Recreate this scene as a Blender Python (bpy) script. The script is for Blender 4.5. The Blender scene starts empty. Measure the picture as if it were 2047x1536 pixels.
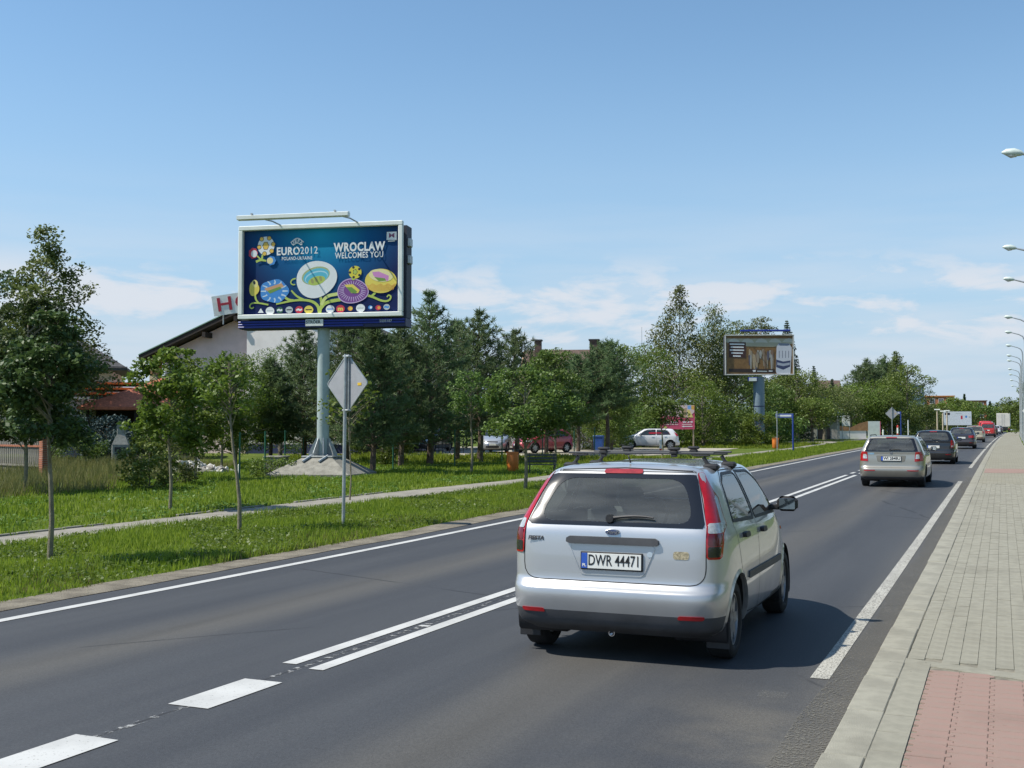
import bpy, math, random
import numpy as np
from mathutils import Vector, Matrix
random.seed(7); rng = np.random.default_rng(7)
R = math.radians
sc = bpy.context.scene
COL = sc.collection

# ------------------------------------------------------------------ camera
cam = bpy.data.objects.new('camera', bpy.data.cameras.new('camera'))
COL.objects.link(cam); sc.camera = cam
cam.location = (0, 0, 1.76)
cam.rotation_euler = (R(90 + 2.367), 0, R(23.443))
cam.data.sensor_width = 36; cam.data.lens = 39.57
cam.data.clip_start = 0.1; cam.data.clip_end = 6000
# ------------------------------------------------------------------ sky, sun, exposure
SUN_EL, SUN_AZ = 54.0, 31.0           # light travels towards (cos az, sin az)
SKY_STRENGTH = 0.122
world = bpy.data.worlds.new('World'); sc.world = world; world.use_nodes = True
wn, wl = world.node_tree.nodes, world.node_tree.links
wn.clear()
def N(tree, typ, **kw):
    n = tree.nodes.new(typ)
    for k, v in kw.items():
        if k == 'ins':
            for i, val in v.items(): n.inputs[i].default_value = val
        else: setattr(n, k, v)
    return n
wt = world.node_tree
sky = N(wt, 'ShaderNodeTexSky', sky_type='NISHITA', sun_disc=False)
sky.sun_elevation = R(SUN_EL)
sky.sun_rotation = math.atan2(-math.cos(R(SUN_AZ)), -math.sin(R(SUN_AZ)))
sky.air_density = 1.0; sky.dust_density = 0.25; sky.ozone_density = 1.6; sky.altitude = 120
tc = N(wt, 'ShaderNodeTexCoord')
sep = N(wt, 'ShaderNodeSeparateXYZ'); wl.new(tc.outputs['Generated'], sep.inputs[0])
def MA(tree, op, a, b=None, c=None, clamp=False):
    n = tree.nodes.new('ShaderNodeMath'); n.operation = op; n.use_clamp = clamp
    for i, v in enumerate((a, b, c)):
        if v is None: continue
        if isinstance(v, (int, float)): n.inputs[i].default_value = v
        else: tree.links.new(v, n.inputs[i])
    return n.outputs[0]
def SS(tree, v, a, b, lo=0., hi=1.):
    n = tree.nodes.new('ShaderNodeMapRange'); n.interpolation_type = 'SMOOTHSTEP'
    tree.links.new(v, n.inputs[0])
    for i, x in zip((1, 2, 3, 4), (a, b, lo, hi)): n.inputs[i].default_value = x
    return n.outputs[0]
el = sep.outputs[2]
# azimuth angle and elevation as cloud coordinates (low cumulus and thin veils near the horizon)
azi = MA(wt, 'ARCTAN2', sep.outputs[0], sep.outputs[1])
comb = N(wt, 'ShaderNodeCombineXYZ')
wl.new(MA(wt, 'MULTIPLY', azi, 11.0), comb.inputs[0]); wl.new(MA(wt, 'MULTIPLY', el, 34.0), comb.inputs[1])
n1 = N(wt, 'ShaderNodeTexNoise', ins={'Scale': 1.0, 'Detail': 9.0, 'Roughness': 0.58, 'Distortion': 0.25})
wl.new(comb.outputs[0], n1.inputs['Vector'])
comb2 = N(wt, 'ShaderNodeCombineXYZ')
wl.new(MA(wt, 'MULTIPLY', azi, 3.0), comb2.inputs[0]); wl.new(MA(wt, 'MULTIPLY', el, 26.0), comb2.inputs[1]); comb2.inputs[2].default_value = 32.2; comb.inputs[2].default_value = 16.55
n2 = N(wt, 'ShaderNodeTexNoise', ins={'Scale': 1.0, 'Detail': 7.0, 'Roughness': 0.55})
wl.new(comb2.outputs[0], n2.inputs['Vector'])
band = MA(wt, 'MULTIPLY', SS(wt, el, 0.045, 0.085), SS(wt, el, 0.168, 0.118))
puff = MA(wt, 'MULTIPLY', SS(wt, n1.outputs[0], 0.44, 0.62), band)
veil = MA(wt, 'MULTIPLY', SS(wt, n2.outputs[0], 0.34, 0.66), SS(wt, el, 0.24, 0.06))
cov = MA(wt, 'MAXIMUM', MA(wt, 'MULTIPLY', puff, 0.85), MA(wt, 'MULTIPLY', veil, 0.5), clamp=True)
haze_f = SS(wt, el, 0.36, -0.04, 0.0, 0.97)
tint = N(wt, 'ShaderNodeMix', data_type='RGBA', blend_type='MULTIPLY'); tint.inputs[0].default_value = 1.0; wl.new(sky.outputs[0], tint.inputs[6]); tint.inputs[7].default_value = (0.93, 1.08, 1.09, 1)
hz = N(wt, 'ShaderNodeMix', data_type='RGBA'); wl.new(haze_f, hz.inputs[0]); wl.new(tint.outputs[2], hz.inputs[6]); hz.inputs[7].default_value = (2.75, 3.75, 5.0, 1)
mx = N(wt, 'ShaderNodeMix', data_type='RGBA'); wl.new(cov, mx.inputs[0]); wl.new(hz.outputs[2], mx.inputs[6])
mx.inputs[7].default_value = (5.0, 5.2, 5.6, 1)
bg = N(wt, 'ShaderNodeBackground', ins={'Strength': SKY_STRENGTH}); wl.new(mx.outputs[2], bg.inputs[0])
wo = N(wt, 'ShaderNodeOutputWorld'); wl.new(bg.outputs[0], wo.inputs[0])

sun = bpy.data.objects.new('sun', bpy.data.lights.new('sun', 'SUN')); COL.objects.link(sun)
sun.data.energy = 5.0; sun.data.angle = R(0.53); sun.data.color = (1.0, 0.95, 0.86)
sd = Vector((math.cos(R(SUN_AZ)) * math.cos(R(SUN_EL)), math.sin(R(SUN_AZ)) * math.cos(R(SUN_EL)), -math.sin(R(SUN_EL))))
sun.rotation_euler = sd.to_track_quat('-Z', 'Y').to_euler(); sun.location = (-30, -20, 60)
sc.view_settings.view_transform = 'Standard'; sc.view_settings.look = 'None'
sc.view_settings.exposure = 0.3; sc.view_settings.gamma = 1.0
sc.render.engine = 'CYCLES'
sc.cycles.max_bounces = 6; sc.cycles.transparent_max_bounces = 12; sc.cycles.caustics_reflective = False; sc.cycles.caustics_refractive = False

# ------------------------------------------------------------------ materials
MATS = {}
def mat(name, col, rough=0.7, metal=0.0, var=0.12, scale=6.0, bump=0.0, bscale=40.0, coat=0.0, col2=None, spec=0.5, spots=0.0):
    if name in MATS: return MATS[name]
    m = bpy.data.materials.new(name); m.use_nodes = True; t = m.node_tree
    b = t.nodes['Principled BSDF']
    b.inputs['Roughness'].default_value = rough; b.inputs['Metallic'].default_value = metal
    b.inputs['Specular IOR Level'].default_value = spec
    if coat: b.inputs['Coat Weight'].default_value = coat; b.inputs['Coat Roughness'].default_value = 0.05
    co = N(t, 'ShaderNodeTexCoord')
    nz = N(t, 'ShaderNodeTexNoise', ins={'Scale': scale, 'Detail': 6.0, 'Roughness': 0.6}); t.links.new(co.outputs['Object'], nz.inputs['Vector'])
    c2 = col2 or tuple(c * (1 - var) for c in col); c1 = col if col2 else tuple(min(1, c * (1 + var)) for c in col)
    mix = N(t, 'ShaderNodeMix', data_type='RGBA'); t.links.new(SS(t, nz.outputs[0], 0.32, 0.68), mix.inputs[0])
    mix.inputs[6].default_value = (*c1, 1); mix.inputs[7].default_value = (*c2, 1)
    base = mix.outputs[2]
    if spots:                                     # grit, chewing gum and oil specks
        vz = N(t, 'ShaderNodeNewGeometry'); vo = N(t, 'ShaderNodeTexVoronoi', ins={'Scale': 9.0, 'Randomness': 1.0}); t.links.new(vz.outputs['Position'], vo.inputs['Vector'])
        st_ = N(t, 'ShaderNodeTexNoise', ins={'Scale': 1.1, 'Detail': 7.0, 'Roughness': 0.65}); t.links.new(vz.outputs['Position'], st_.inputs['Vector'])
        f1 = MA(t, 'MULTIPLY', SS(t, vo.outputs[0], 0.09, 0.04), SS(t, st_.outputs[0], 0.48, 0.56)); f2 = MA(t, 'MULTIPLY', SS(t, st_.outputs[0], 0.45, 0.75), .30)
        mm = N(t, 'ShaderNodeMix', data_type='RGBA', blend_type='MULTIPLY'); t.links.new(MA(t, 'MULTIPLY', MA(t, 'MAXIMUM', f1, f2), spots, clamp=True), mm.inputs[0]); t.links.new(base, mm.inputs[6]); mm.inputs[7].default_value = (.42, .40, .37, 1); base = mm.outputs[2]
    t.links.new(base, b.inputs['Base Color'])
    if bump:
        nb = N(t, 'ShaderNodeTexNoise', ins={'Scale': bscale, 'Detail': 5.0}); t.links.new(co.outputs['Object'], nb.inputs['Vector'])
        bp = N(t, 'ShaderNodeBump', ins={'Strength': bump, 'Distance': 0.02}); t.links.new(nb.outputs[0], bp.inputs['Height'])
        t.links.new(bp.outputs[0], b.inputs['Normal'])
    MATS[name] = m
    return m
def flatmat(name, col, rough=0.5): return mat('print_' + name, col, rough, var=0.03, scale=2.0)
def glassmat(name, tint=(0.30, 0.34, 0.34), refl=0.10, dust=0.05):
    if name in MATS: return MATS[name]
    m = bpy.data.materials.new(name); m.use_nodes = True; t = m.node_tree; t.nodes.clear()
    tr = N(t, 'ShaderNodeBsdfTransparent', ins={0: (*tint, 1)}); gl = N(t, 'ShaderNodeBsdfGlossy', ins={0: (1, 1, 1, 1), 1: 0.03})
    lw = N(t, 'ShaderNodeLayerWeight', ins={0: 0.35})
    nz = N(t, 'ShaderNodeTexNoise', ins={'Scale': 3.0}); df = N(t, 'ShaderNodeBsdfDiffuse', ins={0: (0.35, 0.36, 0.34, 1)})
    f = MA(t, 'ADD', MA(t, 'MULTIPLY', lw.outputs['Fresnel'], 0.9), refl, clamp=True)
    ms = N(t, 'ShaderNodeMixShader'); t.links.new(f, ms.inputs[0]); t.links.new(tr.outputs[0], ms.inputs[1]); t.links.new(gl.outputs[0], ms.inputs[2])
    ms2 = N(t, 'ShaderNodeMixShader'); t.links.new(MA(t, 'MULTIPLY', nz.outputs[0], dust), ms2.inputs[0]); t.links.new(ms.outputs[0], ms2.inputs[1]); t.links.new(df.outputs[0], ms2.inputs[2])
    o = N(t, 'ShaderNodeOutputMaterial'); t.links.new(ms2.outputs[0], o.inputs[0])
    MATS[name] = m
    return m

# ------------------------------------------------------------------ mesh helpers
def link(o, parent=None):
    COL.objects.link(o)
    if parent is not None: o.parent = parent
    return o
def newmesh(name, verts, faces, mats, smooth=False, fmat=None):
    me = bpy.data.meshes.new(name)
    if isinstance(verts, np.ndarray) and isinstance(faces, np.ndarray):
        nv, nf, k = len(verts), len(faces), faces.shape[1]
        me.vertices.add(nv); me.vertices.foreach_set('co', verts.astype(np.float32).ravel())
        me.loops.add(nf * k); me.loops.foreach_set('vertex_index', faces.astype(np.int32).ravel())
        me.polygons.add(nf); me.polygons.foreach_set('loop_start', np.arange(0, nf * k, k, dtype=np.int32))
        me.update(calc_edges=True)
    else:
        me.from_pydata([tuple(v) for v in verts], [], [tuple(f) for f in faces])
    if not isinstance(mats, (list, tuple)): mats = [mats]
    for m in mats: me.materials.append(m)
    if smooth: me.polygons.foreach_set('use_smooth', np.ones(len(me.polygons), dtype=bool))
    if fmat is not None: me.polygons.foreach_set('material_index', np.asarray(fmat, dtype=np.int32))
    me.update()
    return me
def obj(name, me, parent=None, loc=None, rot=None, **props):
    o = bpy.data.objects.new(name, me); link(o, parent)
    if loc is not None: o.location = loc
    if rot is not None: o.rotation_euler = rot
    for k, v in props.items(): o[k] = v
    return o
def thing(name, label, cat, loc=(0, 0, 0), rz=0.0, group=None):
    o = bpy.data.objects.new(name, None); link(o); o.location = loc; o.rotation_euler = (0, 0, rz)
    o.empty_display_size = 0.2
    o['label'] = label; o['category'] = cat
    if group: o['group'] = group
    return o
def tag(o, label, cat, group=None):
    o['label'] = label; o['category'] = cat
    if group: o['group'] = group
    return o
class MB:
    """collects simple solids into one mesh"""
    def __init__(s): s.v = []; s.f = []; s.m = []
    def add(s, v, f, mi=0):
        o = len(s.v); s.v += [tuple(p) for p in v]; s.f += [tuple(i + o for i in q) for q in f]; s.m += [mi] * len(f); return s
    def box(s, c, d, mi=0, rz=0.0, bev=0.0):
        x, y, z = d[0] / 2, d[1] / 2, d[2] / 2
        if bev <= 0:
            v = [(a * x, b * y, e * z) for e in (-1, 1) for a, b in ((-1, -1), (1, -1), (1, 1), (-1, 1))]
            f = [(3, 2, 1, 0), (4, 5, 6, 7), (0, 1, 5, 4), (1, 2, 6, 5), (2, 3, 7, 6), (3, 0, 4, 7)]
        else:
            b_ = min(bev, x * .9, y * .9, z * .9)
            v = []
            for zz, k in ((-z, b_), (-z + b_, 0), (z - b_, 0), (z, b_)):
                X, Y = x - k, y - k
                v += [(-X + b_, -Y, zz), (X - b_, -Y, zz), (X, -Y + b_, zz), (X, Y - b_, zz), (X - b_, Y, zz), (-X + b_, Y, zz), (-X, Y - b_, zz), (-X, -Y + b_, zz)]
            f = [tuple(range(7, -1, -1)), tuple(range(24, 32))]
            for L in range(3):
                for i in range(8): f.append((L * 8 + i, L * 8 + (i + 1) % 8, L * 8 + 8 + (i + 1) % 8, L * 8 + 8 + i))
        cs, sn = math.cos(rz), math.sin(rz)
        v = [(p[0] * cs - p[1] * sn + c[0], p[0] * sn + p[1] * cs + c[1], p[2] + c[2]) for p in v]
        return s.add(v, f, mi)
    def tube(s, pts, rad, n=8, mi=0, cap=True):
        pts = [Vector(p) for p in pts]
        if not isinstance(rad, (list, tuple)): rad = [rad] * len(pts)
        v, f = [], []
        ref = Vector((0.3, 0.2, 0.93)) if abs((pts[-1] - pts[0]).normalized().z) < 0.9 else Vector((1, 0.1, 0))
        for i, p in enumerate(pts):
            d = (pts[min(i + 1, len(pts) - 1)] - pts[max(i - 1, 0)])
            d = d.normalized() if d.length > 1e-9 else Vector((0, 0, 1))
            a = d.cross(ref).normalized(); b = d.cross(a)
            for k in range(n):
                t = 2 * math.pi * k / n; v.append(p + (a * math.cos(t) + b * math.sin(t)) * rad[i])
        for i in range(len(pts) - 1):
            for k in range(n): f.append((i * n + k, i * n + (k + 1) % n, (i + 1) * n + (k + 1) % n, (i + 1) * n + k))
        if cap: f.append(tuple(range(n - 1, -1, -1))); f.append(tuple(range((len(pts) - 1) * n, len(pts) * n)))
        return s.add(v, f, mi)
    def lathe(s, prof, n=24, axis='z', c=(0, 0, 0), mi=0, cap=True):
        v, f = [], []
        for r, h in prof:
            for k in range(n):
                t = 2 * math.pi * k / n; a, b = r * math.cos(t), r * math.sin(t)
                p = (a, b, h) if axis == 'z' else (h, a, b) if axis == 'x' else (b, h, a)
                v.append((p[0] + c[0], p[1] + c[1], p[2] + c[2]))
        for i in range(len(prof) - 1):
            for k in range(n): f.append((i * n + k, i * n + (k + 1) % n, (i + 1) * n + (k + 1) % n, (i + 1) * n + k))
        if cap: f.append(tuple(range(n - 1, -1, -1))); f.append(tuple(range((len(prof) - 1) * n, len(prof) * n)))
        return s.add(v, f, mi)
    def prism(s, poly, h0, h1, plane='xy', mi=0):
        n = len(poly); P = lambda p, h: (p[0], p[1], h) if plane == 'xy' else (p[0], h, p[1]) if plane == 'xz' else (h, p[0], p[1])
        v = [P(p, h0) for p in poly] + [P(p, h1) for p in poly]
        f = [tuple(range(n - 1, -1, -1)), tuple(range(n, 2 * n))] + [(i, (i + 1) % n, n + (i + 1) % n, n + i) for i in range(n)]
        return s.add(v, f, mi)
    def mesh(s, name, mats, smooth=False):
        me = newmesh(name, s.v, s.f, mats, smooth, s.m)
        import bmesh
        bm = bmesh.new(); bm.from_mesh(me); bmesh.ops.recalc_face_normals(bm, faces=bm.faces); bm.to_mesh(me); bm.free()
        return me
    def build(s, name, mats, parent=None, smooth=False, loc=None, rot=None, **props):
        me = s.mesh(name, mats, False)
        if smooth:
            me.polygons.foreach_set('use_smooth', np.ones(len(me.polygons), dtype=bool))
            try: me.set_sharp_from_angle(angle=R(40))
            except Exception: pass
        return obj(name, me, parent, loc, rot, **props)
def textmesh(body, size, m, bold=0.0, extrude=0.0, sx=1.0, align='CENTER', shear=0.0, spacing=1.0):
    cu = bpy.data.curves.new('lettering', 'FONT'); cu.body = body; cu.size = size; cu.align_x = align; cu.align_y = 'CENTER'
    cu.offset = bold; cu.extrude = extrude; cu.resolution_u = 3; cu.shear = shear; cu.space_character = spacing
    o = bpy.data.objects.new('lettering', cu); COL.objects.link(o)
    dg = bpy.context.evaluated_depsgraph_get(); me = bpy.data.meshes.new_from_object(o.evaluated_get(dg))
    bpy.data.objects.remove(o); bpy.data.curves.remove(cu)
    for v in me.vertices: v.co.x *= sx
    me.materials.clear(); me.materials.append(m)
    return me

# ------------------------------------------------------------------ terrain: the land rises gently along the road
def tz(Y):
    u = Y - 14.0; s = u / 2 + np.sqrt(u * u / 4 + 9.0); return 1.9 * (1 - np.exp(-s / 200))
def cv(Y): return 0.00004 * Y * abs(Y) + 0.0016 * max(0.0, Y - 245.0) ** 2
def gp(x, y, dz=0.0): return (x, y, float(tz(y)) + dz)
YS = np.unique(np.concatenate([np.linspace(-60, 0, 7), np.linspace(0, 40, 41), np.linspace(40, 120, 33), np.linspace(120, 340, 23), np.linspace(340, 900, 9), [1500, 3000]]))
def strip(name, xl, xr, dz, m, y0=-60, y1=3000, parent=None, nx=1, follow=True, **props):
    """a sheet along the road between lateral offsets xl and xr (numbers or functions of y)"""
    ys = np.unique(np.concatenate([[y0, y1], YS[(YS > y0) & (YS < y1)]]))
    v, f = [], []
    for y in ys:
        a = xl(y) if callable(xl) else xl; b = xr(y) if callable(xr) else xr
        c = float(cv(min(y, 400.0))) if follow else 0.0
        for k in range(nx + 1): v.append((a + (b - a) * k / nx + c, y, float(tz(y)) + dz))
    for i in range(len(ys) - 1):
        for k in range(nx): q = i * (nx + 1) + k; f.append((q, q + 1, q + nx + 2, q + nx + 1))
    return obj(name, newmesh(name, v, f, m), parent, **props)
# ------------------------------------------------------------------ ground, road, pavement
def groundmat():
    m = bpy.data.materials.new('meadow_ground'); m.use_nodes = True; t = m.node_tree; b = t.nodes['Principled BSDF']
    co = N(t, 'ShaderNodeTexCoord')
    na = N(t, 'ShaderNodeTexNoise', ins={'Scale': 0.35, 'Detail': 8.0, 'Roughness': 0.65}); t.links.new(co.outputs['Object'], na.inputs['Vector'])
    nb = N(t, 'ShaderNodeTexNoise', ins={'Scale': 14.0, 'Detail': 6.0, 'Roughness': 0.7}); t.links.new(co.outputs['Object'], nb.inputs['Vector'])
    r = N(t, 'ShaderNodeValToRGB'); e = r.color_ramp.elements
    e[0].position = 0.3; e[0].color = (0.065, 0.115, 0.016, 1); e[1].position = 0.72; e[1].color = (0.15, 0.18, 0.04, 1)
    t.links.new(na.outputs[0], r.inputs[0])
    mx = N(t, 'ShaderNodeMix', data_type='RGBA', blend_type='MULTIPLY'); mx.inputs[0].default_value = 0.8
    r2 = N(t, 'ShaderNodeValToRGB'); e = r2.color_ramp.elements; e[0].position = 0.3; e[0].color = (0.45, 0.45, 0.4, 1); e[1].position = 0.7; e[1].color = (1.2, 1.2, 1.1, 1)
    t.links.new(nb.outputs[0], r2.inputs[0]); t.links.new(r.outputs[0], mx.inputs[6]); t.links.new(r2.outputs[0], mx.inputs[7])
    t.links.new(mx.outputs[2], b.inputs['Base Color']); b.inputs['Roughness'].default_value = 0.95; b.inputs['Specular IOR Level'].default_value = 0.1
    bp = N(t, 'ShaderNodeBump', ins={'Strength': 0.8, 'Distance': 0.05}); t.links.new(nb.outputs[0], bp.inputs['Height']); t.links.new(bp.outputs[0], b.inputs['Normal'])
    return m
strip('ground', -3000, 3000, -0.012, groundmat(), y0=-60, nx=1, follow=False, kind='structure')

def asphalt():
    m = bpy.data.materials.new('asphalt'); m.use_nodes = True; t = m.node_tree; b = t.nodes['Principled BSDF']
    co = N(t, 'ShaderNodeTexCoord'); sp = N(t, 'ShaderNodeSeparateXYZ'); t.links.new(co.outputs['Object'], sp.inputs[0])
    mp = N(t, 'ShaderNodeMapping'); mp.inputs['Scale'].default_value = (1.6, 0.10, 1); t.links.new(co.outputs['Object'], mp.inputs[0])
    st = N(t, 'ShaderNodeTexNoise', ins={'Scale': 1.0, 'Detail': 5.0, 'Roughness': 0.6}); t.links.new(mp.outputs[0], st.inputs['Vector'])
    fine = N(t, 'ShaderNodeTexNoise', ins={'Scale': 70.0, 'Detail': 6.0, 'Roughness': 0.8}); t.links.new(co.outputs['Object'], fine.inputs['Vector'])
    vor = N(t, 'ShaderNodeTexVoronoi', ins={'Scale': 170.0}); t.links.new(co.outputs['Object'], vor.inputs['Vector'])
    big = N(t, 'ShaderNodeTexNoise', ins={'Scale': 0.8, 'Detail': 6.0}); t.links.new(co.outputs['Object'], big.inputs['Vector'])
    # paler, dustier band between the wheel tracks of each lane and by the edges
    def bandf(c, w): return SS(t, MA(t, 'ABSOLUTE', MA(t, 'SUBTRACT', sp.outputs[0], c)), w, 0.0)
    dust = MA(t, 'MAXIMUM', bandf(-6.6, 0.75), MA(t, 'MAXIMUM', bandf(-2.9, 0.7), MA(t, 'MULTIPLY', bandf(-0.85, 0.75), 1.3)))
    near = SS(t, sp.outputs[1], 9.5, 4.5)
    edge = MA(t, 'MULTIPLY', MA(t, 'MULTIPLY', bandf(-0.85, 1.9), near), MA(t, 'MULTIPLY', SS(t, big.outputs[0], 0.35, 0.65), 2.2))
    dust = MA(t, 'MAXIMUM', MA(t, 'MULTIPLY', dust, MA(t, 'ADD', st.outputs[0], 0.1)), edge)
    wob = N(t, 'ShaderNodeMix', data_type='VECTOR'); wob.inputs[0].default_value = .12; t.links.new(co.outputs['Object'], wob.inputs[4]); t.links.new(big.outputs['Color'], wob.inputs[5])
    vc = N(t, 'ShaderNodeTexVoronoi', feature='DISTANCE_TO_EDGE', ins={'Scale': 0.16}); t.links.new(wob.outputs[1], vc.inputs['Vector'])
    crack = MA(t, 'MULTIPLY', SS(t, vc.outputs[0], 0.0045, 0.0), SS(t, big.outputs[0], 0.44, 0.56))
    c1 = N(t, 'ShaderNodeMix', data_type='RGBA'); t.links.new(SS(t, st.outputs[0], 0.3, 0.7), c1.inputs[0]); c1.inputs[6].default_value = (0.040, 0.043, 0.049, 1); c1.inputs[7].default_value = (0.054, 0.057, 0.062, 1)
    c2 = N(t, 'ShaderNodeMix', data_type='RGBA'); t.links.new(MA(t, 'MULTIPLY', dust, 1.0, clamp=True), c2.inputs[0]); t.links.new(c1.outputs[2], c2.inputs[6]); c2.inputs[7].default_value = (0.098, 0.092, 0.080, 1)
    # aggregate speckle
    c3 = N(t, 'ShaderNodeMix', data_type='RGBA', blend_type='MULTIPLY'); c3.inputs[0].default_value = 1.0
    r = N(t, 'ShaderNodeValToRGB'); e = r.color_ramp.elements; e[0].position = 0.30; e[0].color = (0.62, 0.62, 0.62, 1); e[1].position = 0.72; e[1].color = (1.42, 1.40, 1.38, 1)
    t.links.new(fine.outputs[0], r.inputs[0]); t.links.new(c2.outputs[2], c3.inputs[6]); t.links.new(r.outputs[0], c3.inputs[7])
    c4 = N(t, 'ShaderNodeMix', data_type='RGBA'); oil = MA(t, 'MULTIPLY', MA(t, 'MAXIMUM', bandf(-2.85, .28), bandf(-6.75, .25)), SS(t, st.outputs[0], .40, .70)); joint = MA(t, 'MULTIPLY', SS(t, MA(t, 'ABSOLUTE', MA(t, 'ADD', sp.outputs[0], 4.775)), .022, .006), .6)
    t.links.new(MA(t, 'MAXIMUM', MA(t, 'MULTIPLY', oil, .35), MA(t, 'MAXIMUM', joint, MA(t, 'MULTIPLY', crack, .75))), c4.inputs[0]); t.links.new(c3.outputs[2], c4.inputs[6]); c4.inputs[7].default_value = (.015, .015, .016, 1)
    t.links.new(c4.outputs[2], b.inputs['Base Color'])
    b.inputs['Roughness'].default_value = 0.72; b.inputs['Specular IOR Level'].default_value = 0.35
    bp = N(t, 'ShaderNodeBump', ins={'Strength': 0.22, 'Distance': 0.008}); t.links.new(vor.outputs[0], bp.inputs['Height']); t.links.new(bp.outputs[0], b.inputs['Normal'])
    return m
def ragged(x, amp, seed):
    ph = [random.Random(seed * 31 + i).uniform(0, 6.28) for i in range(5)]
    return lambda y: x + amp * (math.sin(y * .9 + ph[0]) * .4 + math.sin(y * 2.3 + ph[1]) * .3 + math.sin(y * 5.1 + ph[2]) * .2 + math.sin(y * .31 + ph[3]) * .5)
road = strip('road', lambda y: -8.95, -0.80, 0.0, asphalt(), kind='structure')
gravel = mat('gravel_dust', (0.24, 0.215, 0.17), 0.95, var=0.25, scale=3.0, bump=0.9, bscale=60, col2=(0.14, 0.125, 0.10), spec=0.1)
strip('gravel_shoulder', ragged(-9.42, 0.10, 1), ragged(-8.88, 0.05, 2), 0.006, gravel, kind='structure')

def worn(name, amount, col=(0.50, 0.50, 0.48), scale=22.0):
    """paint that has flaked off in places (transparent where the asphalt shows)"""
    m = bpy.data.materials.new(name); m.use_nodes = True; t = m.node_tree; b = t.nodes['Principled BSDF']
    co = N(t, 'ShaderNodeTexCoord'); nz = N(t, 'ShaderNodeTexNoise', ins={'Scale': scale, 'Detail': 8.0, 'Roughness': 0.75}); t.links.new(co.outputs['Object'], nz.inputs['Vector'])
    n2_ = N(t, 'ShaderNodeTexNoise', ins={'Scale': 2.2, 'Detail': 6.0}); t.links.new(co.outputs['Object'], n2_.inputs['Vector'])
    mix = N(t, 'ShaderNodeMix', data_type='RGBA'); t.links.new(SS(t, n2_.outputs[0], 0.35, 0.7), mix.inputs[0]); mix.inputs[6].default_value = (*col, 1); mix.inputs[7].default_value = (*(c * .8 for c in col), 1)
    t.links.new(mix.outputs[2], b.inputs['Base Color']); b.inputs['Roughness'].default_value = 0.7
    t.links.new(SS(t, nz.outputs[0], amount - .05, amount + .05), b.inputs['Alpha'])
    return m
paint = worn('road_paint', 0.36, scale=48.0); paintw = worn('worn_road_paint', 0.455, (0.46, 0.445, 0.39), 60.0); painto = worn('old_road_paint', 0.565, (0.34, 0.34, 0.33), 14.0)
def mark(name, xl, xr, y0, y1, m=None, dz=0.005): return strip(name, xl, xr, dz, m or paint, y0, y1, road)
mark('edge_line', -8.53, -8.40, -60, 260)
mark('centre_line', -4.985, -4.86, 7.15, 40.0); mark('centre_line', -4.685, -4.56, 7.05, 40.0)
for y in (41.2, 43.6, 46.0, 48.4): mark('centre_line', -4.985, -4.86, y, y + 1.1); mark('centre_line', -4.685, -4.56, y, y + 1.1)
mark('centre_line', -4.985, -4.86, 52, 250); mark('centre_line', -4.685, -4.56, 52, 250)
for y0 in (5.80, 4.22, 2.64, 1.06): mark('dash', -4.915, -4.60, y0, y0 + 0.80)
mark('old_line', -4.80, -4.74, -5, 22, painto, 0.0035)
mark('edge_line', -1.265, -1.135, 8.2, 37.0, paintw); mark('edge_line', -1.265, -1.135, 47.5, 260, paintw)
mark('paint_patch', -1.50, -1.32, 7.5, 7.68, worn('flaked_road_paint', 0.58, (0.28, 0.27, 0.24), 140.0))
mark('stop_line', -3.6, -1.2, 44.6, 44.9, painto)
mark('paint_chip', -4.80, -4.70, 8.95, 9.02); 

gd = worn('gutter_dust', 0.53, (0.15, 0.14, 0.115), 55.0)
mark('gutter_dust', ragged(-1.12, .05, 8), -0.80, -4, 40, gd, .003)
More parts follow.
